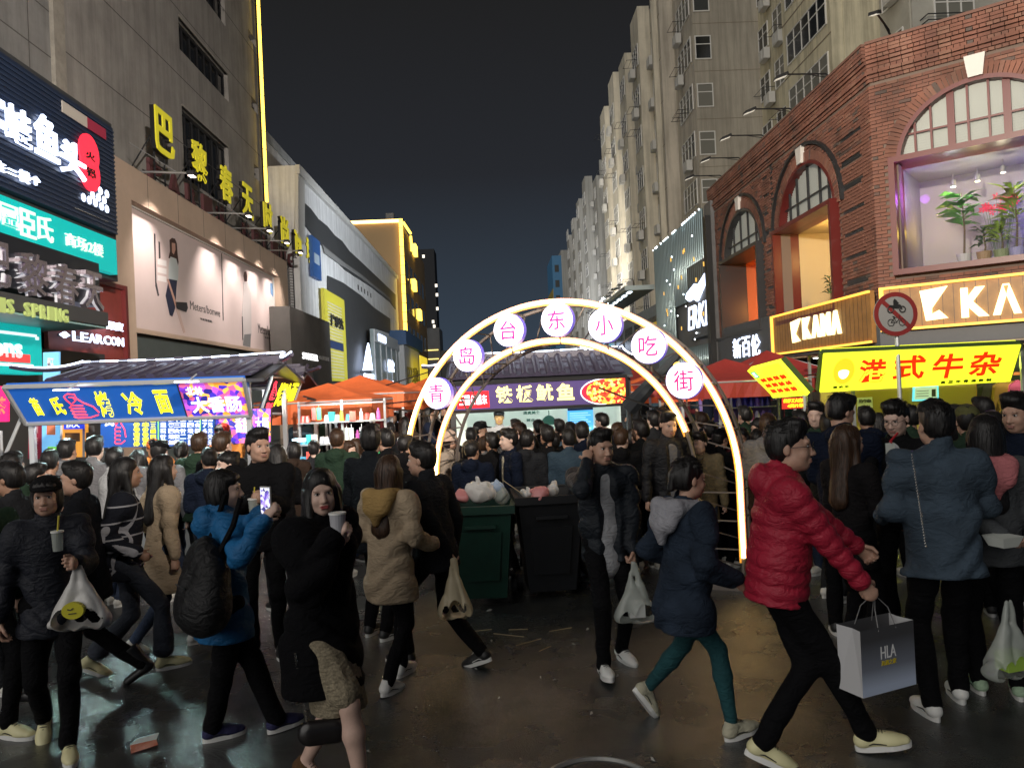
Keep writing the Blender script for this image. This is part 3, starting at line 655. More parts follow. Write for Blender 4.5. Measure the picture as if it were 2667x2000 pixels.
# keystones, frames, fanlights, rooms behind
keym = mat('white_keystone', (.62, .60, .57), .6)
redf = mat('oxblood_frame', (.11, .014, .012), .38)
chf = mat('charcoal_frame', (.035, .034, .036), .4)
blindm = mat('pale_blind', (.58, .60, .56), .6, emit=(.8,.85,.78), es=.10)
def arch_window(par, A, frame_m, depth, wallcol, room_em, bars, hor, heavy=(), ring=True):
    h = A.get('h', A['r']); kz = A['zs']+h
    MB().prism([(A['c']-.13, kz-.02), (A['c']+.13, kz-.02), (A['c']+.19, kz+.42), (A['c']-.19, kz+.42)], -.12, .03).build('keystone', keym, par)
    f = MB()
    po = arc_pts(A, 0); pi_ = arc_pts(A, -.09)
    for i in range(len(po)-1): f.prism([po[i], po[i+1], pi_[i+1], pi_[i]], -.05, .25)
    f.build('arch_frame', frame_m, par)
    if ring:
        r2 = MB(); p2 = arc_pts(A, .40); p3 = arc_pts(A, .48)
        for i in range(len(p2)-1): r2.prism([p2[i], p2[i+1], p3[i+1], p3[i]], -.10, .0)
        r2.build('arch_moulding', darkm, par)
    # fanlight
    fw = MB()
    for x in bars:
        u = A['u0']+(A['u1']-A['u0'])*x; hh = h*math.sqrt(max(0, 1-((u-A['c'])/A['r'])**2)); t = .07 if x in heavy else .022
        fw.box(u-t, u+t, .08, .14, A['zs'], A['zs']+hh)
    for zf in hor:
        z = A['zs']+h*zf; ww = A['r']*math.sqrt(1-zf*zf); fw.box(A['c']-ww, A['c']+ww, .085, .135, z-.02, z+.02)
    o = fw.build('fanlight', frame_m if heavy else darkm, par)
    k = int(h/.055)
    sm_ = MB()
    for i in range(k):
        z = A['zs']+i*.055; zf = (z-A['zs'])/h; ww = A['r']*math.sqrt(max(0, 1-zf*zf))
        sm_.hexa([(A['c']-ww,.20,z),(A['c']+ww,.20,z),(A['c']+ww,.24,z+.02),(A['c']-ww,.24,z+.02),(A['c']-ww,.17,z+.046),(A['c']+ww,.17,z+.046),(A['c']+ww,.20,z+.05),(A['c']-ww,.20,z+.05)])
    sm_.build('blind', blindm, o, kind='stuff')
    gp = [(p[0], p[1]) for p in arc_pts(A, -.02)]
    MB().prism(gp, .15, .156).build('pane', glazing, o)
    MB().prism(arc_pts(A, 0), .262, .29).build('backing', greyp, o)
    # deep box frame round the display window, standing proud of the brick
    z0, z1 = A['zb'], A['zs']; u0, u1 = A['u0'], A['u1']; pr = -.22
    g_ = MB()
    g_.box(u0-.12, u0, pr, depth, z0, z1+.12); g_.box(u1, u1+.12, pr, depth, z0, z1+.12)
    g_.box(u0, u1, pr, depth, z1, z1+.12); g_.box(u0-.12, u1+.12, pr, depth, z0-.12, z0)
    dw = g_.build('display_window', frame_m, par)
    MB().box(u0, u1, depth-.012, depth-.006, z0, z1).build('pane', glazing, dw)
    rm = MB(); D = depth+1.6
    rm.quad((u0,D,z0),(u1,D,z0),(u1,D,z1),(u0,D,z1)); rm.quad((u0,depth,z0),(u0,D,z0),(u0,D,z1),(u0,depth,z1)); rm.quad((u1,depth,z0),(u1,depth,z1),(u1,D,z1),(u1,D,z0))
    rm.quad((u0,depth,z1),(u0,D,z1),(u1,D,z1),(u1,depth,z1)); rm.quad((u0,depth,z0),(u1,depth,z0),(u1,D,z0),(u0,D,z0))
    rm.build('room', wallcol, dw)
    return dw
arch_window(bh, A1, chf, .75, mat('orange_room', (.5,.16,.05), .6), None, (.2,.4,.6,.8), (.35,))
d2 = arch_window(bh, A2, redf, .55, mat('cream_room', (.62,.50,.30), .6), None, (.16,.30,.5,.7,.84), (.4,))
d3 = arch_window(cc, B3, redf, .62, mat('lilac_room', (.30,.28,.31), .6), None, (.12,.22,.34,.44,.56,.66,.78,.88), (.42,), heavy=(.34,.66), ring=False)
# lights and contents of the display rooms
W = Fb.w
point('display_lamp', W(A1['c'], 1.4, 4.6), 130, (1,.36,.08), .1); 
pl_ = empty('hanging_neon', Fb.w(A1['u0']+.75, 1.9, 3.9), Fb.r, 'vertical string of glowing red characters inside the orange far window', 'neon sign')
for k, ch in enumerate('火锅美食'): text(ch, -.2, .25, 1.2-k*.42, 1.55-k*.42, 0, emi('neon_pink', (1,.35,.25), 2.5), pl_, .03, .02, 'character')
point('display_lamp', W(A2['c'], 1.2, 5.6), 105, (1,.62,.20), .08)
lp = empty('ceiling_spot', Fb.w(A2['c']-.1, 1.35, A2['zs']-.02), Fb.r, 'small bright ceiling spot in the yellow-lit arched window', 'ceiling light')
MB().cyl((0,0,-.05),(0,0,0),.09,12).build('lamp', emi('bulb', (1,.95,.7), 12), lp)
cu = empty('curtain', Fb.w(A2['u0']+.55, 1.55, A2['zb']), Fb.r, 'tall pale yellow curtain hanging in the yellow-lit arched window', 'curtain')
b = MB(); pts = [(-.5+i*.05, .05*math.sin(i*1.3)) for i in range(30)]
for i in range(29): b.quad((pts[i][0],pts[i][1],0),(pts[i+1][0],pts[i+1][1],0),(pts[i+1][0],pts[i+1][1],2.38),(pts[i][0],pts[i][1],2.38))
b.build('cloth', mat('yellow_cloth', (.62,.5,.22), .8), cu, smooth=True)
def plant(fr, u, v, z, h, label, leafm, n=26, ll=.32, lw=.07, rng=random.Random(5), up=.6, pot=(.5,.5,.5), name='potted_plant'):
    e_ = empty(name, fr.w(u, v, z), fr.r, label, 'plant')
    MB().cyl((0,0,0),(0,0,.28),.11,14,.15).build('pot', mat('pot%s' % (pot,), pot, .5), e_)
    MB().tube([(0,0,.2),(.03,.02,h*.5),(0,0,h)], [.025,.02,.012], 6).build('stem', mat('stem_brown', (.12,.09,.05), .8), e_)
    b = MB()
    for i in range(n):
        a = rng.uniform(0, 6.28); zz = h*(.55+.45*i/n); L_ = ll*rng.uniform(.7,1.2); w_ = lw*rng.uniform(.7,1.2); el = rng.uniform(-.1, 1)*up
        dx, dy = math.cos(a), math.sin(a)
        p0 = Vector((0,0,zz)); p1 = p0+Vector((dx,dy,0))*L_*.5*math.cos(el)+Vector((0,0,L_*.5*math.sin(el)+.04)); p2 = p0+Vector((dx,dy,0))*L_*math.cos(el)+Vector((0,0,L_*math.sin(el)-.04)); s_ = Vector((-dy,dx,.2))*w_
        k = len(b.v); b.v += [tuple(p0), tuple(p1-s_), tuple(p1+Vector((0,0,-.015))), tuple(p1+s_), tuple(p2)]
        b.f += [(k,k+1,k+2),(k,k+2,k+3),(k+1,k+4,k+2),(k+2,k+4,k+3)]
    b.build('leaves', leafm, e_)
    return e_
gl1 = mat('leaf_green', (.09,.42,.04), .35); gl2 = mat('leaf_lime', (.30,.48,.04), .4); gl3 = mat('leaf_dark', (.03,.10,.03), .4)
plant(Fb, A2['u0']+1.0, .95, A2['zb']+.01, 1.1, 'leafy plant at the foot of the yellow-lit arched window', gl3, 20, .25)
FX = Fc
def cxu(px, py, v): return Fc.hit(px, py, v)
def cpl(px, ytop, h, *a, **k):
    v = .95; u, z = cxu(px, ytop, v); return plant(FX, u, v, B3['zb']+.01, min(h, z-B3['zb']), *a, **k)
cpl(2503, 505, 2.0, 'broad-leaved green plant in the purple-lit corner window', gl1, 34, .50, .15, rng=random.Random(8))
cpl(2640, 490, 2.2, 'spiky yellow-green plant beside pink flowers in the corner window', gl2, 50, .52, .06, rng=random.Random(9), pot=(.3,.3,.5))
cpl(2605, 590, 1.7, 'tall grassy plant in the middle of the corner window', gl2, 60, .42, .04, rng=random.Random(10), pot=(.2,.25,.12))
cpl(2560, 600, 1.3, 'dark narrow plant low in the corner window', gl3, 30, .3, .05, rng=random.Random(12), pot=(.3,.2,.1))
fl = empty('pink_flowers', FX.w(cxu(2600,530,1.0)[0], 1.0, B3['zb']+.01), Fc.r, 'bunch of bright pink flowers on thin stems in the corner window', 'flowers')
rr_ = random.Random(4); b = MB(); b2 = MB()
zf = cxu(2600,530,1.0)[1]-B3['zb']
for k in range(22):
    x, y, z = rr_.uniform(-.33,.33), rr_.uniform(-.15,.15), zf+rr_.uniform(-.18,.14)
    for j in range(5):
        a = j*1.256; b.quad((x,y,z),(x+.05*math.cos(a-.4),y-.02,z+.05*math.sin(a-.4)),(x+.08*math.cos(a),y-.04,z+.08*math.sin(a)),(x+.05*math.cos(a+.4),y-.02,z+.05*math.sin(a+.4)))
    b2.tube([(x,y,z),(x*.3,0,0)], .005, 4)
b.build('petals', mat('pink_petal', (.75,.04,.10), .5, emit=(1,.05,.12), es=.3), fl); b2.build('stems', gl3, fl)
for i, (x, y, col) in enumerate([(2482,470,(.9,.95,1)), (2545,455,(1,.72,.35)), (2612,432,(1,.9,.6))]):
    u, z = cxu(x, y, .9)
    e_ = empty('track_spot', Fc.w(u, .9, min(z, B3['zs']-.05)), Fc.r, ['grey track spot nearest the purple reveal of the corner window', 'middle track spot shining orange in the corner window', 'third track spot in the corner window above the spiky plant'][i], 'spotlight', 'track spots in the corner window')
    MB().cyl((0,0,-.14),(0,0,.0),.055,14,.05).cyl((0,0,0),(0,0,.14),.012,6).build('housing', steel, e_)
    MB().cyl((0,0,-.15),(0,0,-.14),.045,14).build('lens', emi('spot_lens', (1,.9,.75), 8), e_)
    point('track_lamp', Fc.w(u, .9, min(z, B3['zs']-.05)-.28), 17 if i else 26, col, .06)
point('blue_lamp', Fc.w(uk+.9, 1.6, B3['zb']+1.2), 26, (.15,.12,1), .1); point('purple_lamp', Fc.w(uL+.35, .35, B3['zb']+1.6), 26, (.5,.08,1), .1)
point('yellow_lamp', Fc.w(uL+.45, 1.4, B3['zb']+1.0), 14, (1,.7,.1), .1)
# parapet lamp arms
heads = [((2230,125),(2317,134),Fc), ((2065,248),(2152,236),Fb), ((1980,333),(2058,327),Fb), ((1915,405),(1986,398),Fb), ((1858,465),(1925,458),Fb), ((1812,515),(1877,508),Fb)]
for i, (hd, bs, fr) in enumerate(heads):
    u = fr.hit(bs[0], bs[1], -.1)[0]
    zz = ZC+.9
    e_ = empty('parapet_lamp', fr.w(u, -.1, zz), fr.r, ['black lamp arm over the angled corner wall', 'black lamp arm on the brick cornice just before the corner', 'second black lamp arm from the corner on the brick cornice', 'third black lamp arm from the corner on the brick cornice', 'fourth black lamp arm from the corner on the brick cornice', 'farthest black lamp arm where the brick cornice ends'][i], 'wall lamp', 'black lamp arms along the brick cornice')
    MB().tube([(0, .15, 0), (0, 0, .1), (0, -.95, .12)], .022, 6).tube([(0,.1,.0),(0,-.45,.1)], .012, 5).build('arm', black, e_)
    MB().hexa([(-.09,-1.28,-.02),(.09,-1.28,-.02),(.09,-.93,.1),(-.09,-.93,.1),(-.09,-1.24,.06),(.09,-1.24,.06),(.09,-.95,.17),(-.09,-.95,.17)]).build('lamp_head', black, e_)
    MB().hexa([(-.07,-1.26,-.028),(.07,-1.26,-.028),(.07,-.97,.075),(-.07,-.97,.075),(-.07,-1.26,-.022),(.07,-1.26,-.022),(.07,-.97,.08),(-.07,-.97,.08)]).build('lens', emi('dim_lens', (1,.95,.8), .5), e_)
# shop fascias under the windows
slate = mat('slate_fascia', (.075,.08,.09), .5, var=.1)
wood = mat('warm_wood', (.30,.155,.05), .5, var=.2, vs=4)
ledb = emi('amber_border', (1,.50,.07), 1.7)
def fascia(fr, par, U0, U1):
    MB().box(U0, U1, -.12, .3, 2.55, ZB-.0).build('fascia', slate, par)
    MB().box(U0, U1, -.16, .25, ZB, ZB+.10).build('fascia_cap', darkm, par)
fascia(Fb, bh, 0, CL); fascia(Fc, cc, 0, 6.2)
# ground floor glazing behind
MB().box(0, CL, 1.6, 1.7, 0, 2.55).build('shop_wall', mat('shop_dark', (.06,.05,.04), .7), bh)
MB().box(0, 6.2, 1.6, 1.7, 0, 2.55).build('shop_wall', mat('shop_warm', (.30,.24,.12), .7), cc)
MB().box(0, CL, -.1, 1.6, 2.50, 2.548).build('soffit', mat('soffit_cream', (.35,.28,.2), .6), bh); MB().box(0, 6.2, -.1, 1.6, 2.50, 2.548).build('soffit', M['soffit_cream'], cc)
dl = emi('downlight', (1,.95,.85), 9)
ml = MB().cyl((0,0,-.02),(0,0,.0),.07,14).mesh('downlight')
for i, x in enumerate((2124,2158,2190,2228,2268)):
    u = Fb.hit(x, 915, .4)[0]; link(ml, 'downlight', dl, bh, (u, .4, 2.49))
for i, x in enumerate((2378,2474,2580)):
    u = Fc.hit(x, 880, .4)[0]; link(ml, 'downlight', dl, cc, (u, .4, 2.49))
ks, P, bx = sign(Fb, -.12, (2010, 825), (2272, 893), 'wooden_kama_sign', 'smaller wooden sign with amber light border and glowing KAMA letters', 'sign', wood, .1)
def border(e_, bx, y, t=.05, left=True, right=True):
    b = MB().box(bx[0], bx[1], y-.06, y, bx[3]-t, bx[3]).box(bx[0], bx[1], y-.06, y, 0, t)
    if left: b.box(bx[0], bx[0]+t*1.6, y-.06, y, t, bx[3]-t)
    if right: b.box(bx[1]-t, bx[1], y-.06, y, t, bx[3]-t)
    b.build('border_light', ledb, e_)
    b = MB(); k = int((bx[1]-bx[0])/.2)
    for i in range(1, k): x = bx[0]+(bx[1]-bx[0])*i/k; b.box(x-.004, x+.004, y-.003, y, t, bx[3]-t)
    b.build('plank_joint', black, e_, kind='stuff')
border(ks, bx, -.1, right=False)
wl2 = emi('amber_white_face', (1,.86,.42), 2.4)
def kama(e_, P, logo, s, tl, br, y):
    MB().prism([P(*q) for q in logo], y-.05, y).build('emblem', wl2, e_)
    letters(e_, P, s, tl, br, wl2, y, .05, .05, .12)
kama(ks, P, [(2062,840),(2086,829),(2073,870),(2086,888),(2068,893)], 'KΛMΛ', (2091,829), (2195,868), -.1)
kb, P, bx = sign(Fc, -.12, (2290, 751), (2980, 812), 'large_wooden_kama_sign', 'large wooden sign with amber light border and big glowing KAMA letters on the corner', 'sign', wood, .1)
border(kb, bx, -.1)
kama(kb, P, [(2396,759),(2468,745),(2428,803),(2428,818),(2447,808),(2470,828),(2413,836)], 'KΛMΛ', (2497,752), (2850,800), -.1)
nb, P, bx = sign(Fb, -.12, (1885, 855), (2008, 955), 'grey_shoe_shop_sign', 'grey fascia with three glowing white characters next to the smaller wooden sign', 'sign', slate, .06)
letters(nb, P, '新百伦', (1908,884), (1984,924), sign_w, -.06, .03, .004, .14)
# ---- metal tube shop front (sports shop)
FE = Fr(8.5, 39.2, -90)
sp_ = FE.thing('metal_tube_shop', 0, 'shop front clad in vertical metal tubes with a big glowing white tick emblem', 'building')
ueE = FE.hit(1868, 700)[0]; ub = FE.hit(1850, 700)[0]
MB().box(0, ueE, .05, 3, 0, 8.5).build('wall', greyp, sp_)
MB().box(ub, ueE, -.15, .05, 0, 8.75).build('side_pier', mat('pier_grey', (.12,.12,.125), .5, var=.2), sp_)
MB().box(ueE-.45, ueE-.05, -.35, -.15, 0, 8.2).build('dark_pier', black, sp_)
tubes = MB(); n = 30
ml = MB().cyl((0,0,0),(0,0,1),.075,8).mesh('tube', True)
tm = mat('blue_grey_tube', (.26,.34,.36), .28, .7)
ez0 = FE.hit(1810,860)[1]; 
for k in range(n):
    u = .15+(ub-.3)*k/n
    o = link(ml, 'tube', tm, sp_, (u, -.12, 5.4 if k > n*.42 else 2.6)); o.scale = (1, 1, 8.75-o.location.z)
    if k > n*.42: o = link(ml, 'tube', tm, sp_, (u, -.12, 2.3)); o.scale = (1, 1, 1.15)
b = MB()
r_ = random.Random(6)
for k in range(46):
    u = .15+(ub-.3)*r_.randrange(n)/n; z = r_.choice([8.7]*3+[r_.uniform(3.6, 8)]); b.box(u-.03, u+.03, -.23, -.2, z, z+.06)
b.build('light_point', emi('led_point', (.9,.97,1), 5), sp_, kind='stuff')
b = MB()
for k in range(16): u = .5+(ub-.3)*r_.random(); z = r_.uniform(4.0, 7.6); b.box(u-.05, u+.05, -.22, -.2, z, z+.16)
b.build('amber_reflection_mark', emi('amber_point', (1,.55,.1), 1.2), sp_, kind='stuff')  # amber reflections on the tubes put in as small emissive marks
es_, P, bx = sign(FE, -.12, (1788, 700), (1862, 868), 'sports_shop_sign', 'glowing white tick emblem above ERKE lettering on a dark panel', 'sign', mat('slate_panel2', (.06,.065,.075), .4), .06)
tk = [(845+0,0)]
c6 = lambda pts: [(1700+x*.3618, 600+y*.3618) for x, y in pts]
MB().prism([P(*q) for q in c6([(247,490),(255,455),(310,385),(322,392),(312,430),(385,310),(405,305),(410,325),(330,512),(300,490),(272,512)])], -.14, -.06).build('emblem', sign_w, es_)
T(es_, P, 'ERKE', c6([(252,560)])[0], c6([(422,672)])[0], sign_w, -.06, .03, .0, shear=.2)
# ---- low shops beyond with canopy
LG = Fr(8.7, 70, -90)
lg = LG.thing('far_right_shops', 0, 'row of far low grey shops under the apartment towers', 'building')
MB().box(0, 30.7, 0, 6, 0, 6.2).build('wall', mat('far_grey', (.16,.17,.175), .6, var=.2), lg)
for k in range(8): MB().box(1+k*3.6, 3.8+k*3.6, -.02, 0, 3.4, 5.6).build('window', glassg, lg)
yp, P, bx = sign(LG, -.1, (1656, 860), (1718, 880), 'yellow_hoarding', 'yellow panelled hoarding under the lit canopy', 'sign', mat('hoarding_yellow', (.5,.34,.02), .5, emit=(1,.65,.03), es=.25), .15)
cp = empty('lit_canopy', (8.7, 56, 0), R(-90), 'projecting metal canopy with a row of cold white lights beyond the tube-clad shop', 'canopy')
MB().box(0, 15, -1.6, 0, 7.0, 7.25).build('roof', mat('canopy_metal', (.35,.42,.43), .4, .3), cp)
for k in range(9): MB().box(.8+k*1.6, 1.6+k*1.6, -1.3, -1.1, 6.97, 7.0).build('light', emi('cold_light', (.8,.95,1), 5), cp)
for k in range(14):
    MB().box(k*1.1, k*1.1+.7, -1.9, -1.65, 7.3+.04*(k % 3), 7.36+.04*(k % 3)).build('louvre', steel, cp)
bs2, P, bx = sign(Fr(3.6,60,0), 0, (1508, 893), (1604, 925), 'far_blue_white_sign', 'far rectangular sign glowing blue white behind the archway', 'sign', greyp, .2)
for k in range(4): MB().box(bx[0]+(bx[1]-bx[0])*(k*.25+.02), bx[0]+(bx[1]-bx[0])*(k*.25+.2), -.24, -.2, bx[3]*.2, bx[3]*.85).build('lit_panel', sign_w if k < 2 else emi('cyan_sign', (.2,.7,.9), 1.5), bs2)
# ================================================================== APARTMENT TOWERS
FH = 2.78
winpane = [glassd, glassg, mat('curtained_glass', (.16,.16,.14), .4)]
_wm = {}
def window(par, u, z, w_, h_, v=0, cols=2, rng=random, transom=True):
    key = (round(w_,2), round(h_,2), cols)
    if key not in _wm:
        f = MB(); t = .06
        f.box(0, w_, -.05, .02, 0, t).box(0, w_, -.05, .02, h_-t, h_).box(0, t, -.05, .02, t, h_-t).box(w_-t, w_, -.05, .02, t, h_-t)
        for k in range(1, cols): x = w_*k/cols; f.box(x-.03, x+.03, -.05, .02, t, h_-t)
        if transom: f.box(t, w_-t, -.045, .02, h_*.62, h_*.62+.05)
        _wm[key] = (f.mesh('window'), MB().box(t/2, w_-t/2, -.02, -.01, t/2, h_-t/2).mesh('pane'))
    a, b = _wm[key]
    o = link(a, 'window', whitef, par, (u, v, z))
    p = bpy.data.objects.new('pane', b); COL.objects.link(p); p.parent = o
    if not b.materials: b.materials.append(glassd)
    p.material_slots[0].link = 'OBJECT'; p.material_slots[0].material = rng.choice(winpane)
    return o
acm = mat('air_con_white', (.5,.5,.48), .6)
acmesh = MB().box(0,.85,-.45,-.1,0,.6).box(.1,.5,-.47,-.45,.08,.52).mesh('air_conditioner')
rackmesh = MB().tube([(0,-.02,0),(0,-.75,-.03)],.018,5).tube([(1.4,-.02,0),(1.4,-.75,-.03)],.018,5).tube([(0,-.72,-.03),(1.4,-.72,-.03)],.014,5).tube([(0,-.4,-.02),(1.4,-.4,-.02)],.014,5).mesh('clothes_rack')
acx = {}
def clutter(par, u, z, v, rng):
    if rng.random() < .55: link(acmesh, 'air_conditioner', acm, par, (u+rng.uniform(-.3,1.2), v, z-rng.uniform(.5,.9)))
    if rng.random() < .5: link(rackmesh, 'clothes_rack', darkm, par, (u+rng.uniform(0,.5), v, z+rng.uniform(-.1,1.2)))
# tower 1
def box_faces(b, x0, x1, y0, y1, z0, z1): b.box(x0, x1, y0, y1, z0, z1)
t1 = empty('apartment_tower', (11.5, 72, 0), R(-90), 'tall cream apartment tower with bay windows and air conditioners beyond the brick building', 'building')
rng = random.Random(21)
HT = 27.2
b = MB(); b.box(0, 23, 0, 10, 0, HT); b.box(23, 27.5, .85, 10, 0, HT+.0); b.build('wall', beige, t1)
b = MB()
for k in range(9): b.box(-.01, 23.01, -.012, 0, 3.3+k*FH, 3.33+k*FH)
b.build('floor_joint', mat('render_line', (.2,.17,.13), .9), t1, kind='stuff')
mods = [1.2, 6.6, 12.0, 17.4]
for i, u in enumerate(mods):
    MB().box(u, u+2.7, -.8, -.001, 2, HT-.5+(.8 if i % 2 else 0)).build('bay', cream, t1)
    MB().box(u+4.6, u+4.95, -.35, -.001, 2, HT-.2).build('pier', cream, t1)
    for k in range(1, 9):
        z = 3.3+k*FH-FH+.95
        window(t1, u+.35, z, 2.0, 1.45, -.81, 3, rng)
        window(t1, u+3.1, z+.1, 1.1, 1.25, -.01, 2, rng)
        clutter(t1, u+.6, z, -.82, rng)
        if rng.random() < .7: link(acmesh, 'air_conditioner', acm, t1, (u+3.2, 0, z-.75))
# side face of the nearer step: yellow bays with windows, and camera facing walls
for k in range(1, 9):
    z = 3.3+k*FH-FH+.75
    window(t1, 24.0, z, 3.0, 1.5, .84, 4, rng); clutter(t1, 24.6, z, .84, rng)
    if rng.random() < .5: link(rackmesh, 'clothes_rack', darkm, t1, (24.4, .85, z+.2))
fw1 = empty('tower_front_wall', (12.35, 44.5, 0), 0, 'broad plain beige gable of the apartment tower with one column of windows', 'building')
MB().box(0, 5.2, -.001, .3, 0, HT).build('wall', mat('shaded_gable_beige', (.36,.335,.28), .9, streak=.3, var=.15, vs=.3, bump=.3, bs=9), fw1)  # darker copy of the beige render, front-face shade put into the colour
b = MB()
for k in range(9): b.box(0, 5.2, -.012, -.001, 3.25+k*FH, 3.28+k*FH)
b.build('floor_joint', M['render_line'], fw1, kind='stuff')
FW1 = Fr(12.35, 44.5, 0)
for k in range(9):
    zz = FW1.hit(1850, 155)[1]-0*FH
    z = zz-FH*6.0+FH*k
    if 4 < z < HT-2: window(fw1, .08, z, .95, 1.38, -.01, 1, rng)
# tower 2, nearer, behind the brick building
yel = mat('ochre_render', (.56, .52, .38), .9, streak=.35, var=.16, vs=.6, bump=.3, bs=9)
t2 = empty('near_apartment_tower', (16.2, 44, 0), R(-90), 'nearer pale yellow apartment tower rising over the brick cornice with wide white-framed bay windows', 'building')
b = MB(); b.box(-1.0, 10, 0, 12, 0, 28); b.build('wall', yel, t2)
b = MB(); b.box(10.001, 12.4, 1.64, 12, 0, 28); b.box(12.401, 13, 6.5, 12, 0, 28); b.build('rear_wall', mat('pale_render2', (.38,.37,.32), .9, var=.2, vs=.5), t2)
b = MB(); b.box(4.4, 9.95, -.55, -.001, 3, 27); b.build('bay', yel, t2)
for k in range(8):
    z = 3.9+k*FH
    window(t2, 5.0, z, 4.6, 1.55, -.56, 5, rng); window(t2, -.5, z+.1, 1.5, 1.4, -.01, 2, rng); window(t2, 1.8, z+.0, 2.2, 1.5, -.01, 3, rng)
    clutter(t2, 2.2, z, -.0, rng); clutter(t2, .1, z, 0, rng); window(t2, 10.3, z, 1.6, 1.5, 1.63, 2, rng)
    if k % 2: link(acmesh, 'air_conditioner', acm, t2, (11.2, 1.64, z-.1))
    MB().box(4.4, 9.95, -.57, -.55, z-.55, z-.5).build('sill_line', M['render_line'], t2)
t3 = empty('far_right_tower', (17.9, 31.5, 0), 0, 'pale apartment wall with balconies at the top right corner', 'building')
MB().box(0, 7, 0, 8, 0, 28).build('wall', mat('pale_grey_render', (.33,.325,.29), .9, var=.2, vs=.5), t3)
for k in range(8):
    z = 5.1+k*FH
    window(t3, .9, z, 1.7, 1.5, -.01, 3, rng); window(t3, 5.0, z, 1.2, 1.4, -.01, 2, rng)
    r2 = MB()
    for q in range(4): r2.box(.3, 1.9, -.6, -.57, z-.5+q*.24, z-.46+q*.24).box(.3, .33, -.57, 0, z-.5+q*.24, z-.46+q*.24)
    r2.build('balcony_rail', darkm, t3)
    if k % 2 == 0: link(acmesh, 'air_conditioner', acm, t3, (4.3, 0, z))
# tower further away
t4 = empty('far_apartment_tower', (12.7, 118, 0), R(-90), 'far grey-beige apartment block with stepped roof beyond the cream tower', 'building')
fg = mat('far_beige', (.34,.34,.32), .9, streak=.3, var=.12, vs=.2)
b = MB(); b.box(0, 29, 0, 10, 0, 26.3); b.box(29.001, 29.3, .4, 10, 0, 28); b.build('wall', fg, t4)
for i in range(4):
    MB().box(1+i*7.2, 4+i*7.2, -.9, -.001, 2, 24.5+i*.9).build('bay', fg, t4)
    for k in range(8):
        window(t4, 1.4+i*7.2, 4+k*2.85, 2.1, 1.5, -.92, 2, rng); window(t4, 5.2+i*7.2, 4+k*2.85, 1.2, 1.3, -.01, 2, rng)
        if rng.random() < .6: link(acmesh, 'air_conditioner', acm, t4, (4.3+i*7.2, 0, 3.3+k*2.85))
f4 = Fr(12.7, 88.6, 0)
for k in range(9):
    p = f4.hit(1592, 547+62*(k-3)); 
    if p[1] > 3 and p[1] < 26:
        o = window(t4, 0, 0, 1.0, 1.6, 0, 1, rng); o.parent = t4
        o.matrix_parent_inverse = Matrix(); o.location = (29.32, .4+p[0]-.0, p[1]-1.4); o.rotation_euler = (0, 0, R(90))
t5 = empty('end_apartment_block', (10.9, 132, 0), 0, 'most distant grey block with a blue-lit edge on the right of the sky gap', 'building')
MB().box(1.3, 6, 0, 12, 0, 25.5).build('wall', fg, t5)
MB().box(-.3, 1.3, 0, 12, 0, 24.6).build('blue_wall', mat('blue_facade', (.04,.14,.26), .6, emit=(.05,.2,.4), es=.06), t5)  # light blue painted wall with a weak emission
MB().box(-.35, -.3, 0, 12, 14, 19).build('yellow_panel', mat('yellow_facade', (.4,.3,.05), .6), t5)
for k in range(4): MB().box(.1, .8, -.05, 0, 14+k*2.6, 15.2+k*2.6).build('window', glassg, t5)
spot('facade_fill', (7.0, 47, 6.9), (-11, 62, 12), 20000, (.88,.94,1), 100, .9, .5)  # added spot without a fixture, brightens the white mall opposite
spot('facade_fill', (4.5, 56, 6.9), (12.5, 78, 20), 12000, (1,.93,.82), 100, .9, .5)  # added spot hanging clear of the canopy, brightens the right-hand towers
spot('far_facade_fill', (4, 84, 7), (12.7, 108, 16), 8000, (.95,.97,1), 110, .9, .5)  # added spot without a post, brightens the far apartment block
# two unseen street lamps added at the crossing behind the viewer to light the facades
for i, (x, y) in enumerate([(4.2, -7.0), (-5.5, -6.0)]):
    e_ = empty('added_street_lamp', (x, y, 0), 0, ['street lamp on the east corner of the crossing', 'street lamp on the west corner of the crossing'][i], 'street lamp')
    MB().tube([(0,0,0),(0,0,7.5),(0,1.6,8.2)], [.09,.06,.04], 10).build('post', darkm, e_)
    MB().box(-.16,.16,1.3,2.1,8.14,8.26).build('head', darkm, e_)
    spot('added_facade_spot', (x, y+1.7, 8.05), ((-12.6, 28, 12), (12.5, 36, 15))[i], (52000, 44000)[i], ((1,.90,.80),(1,.88,.72))[i], 74, .9, .25)
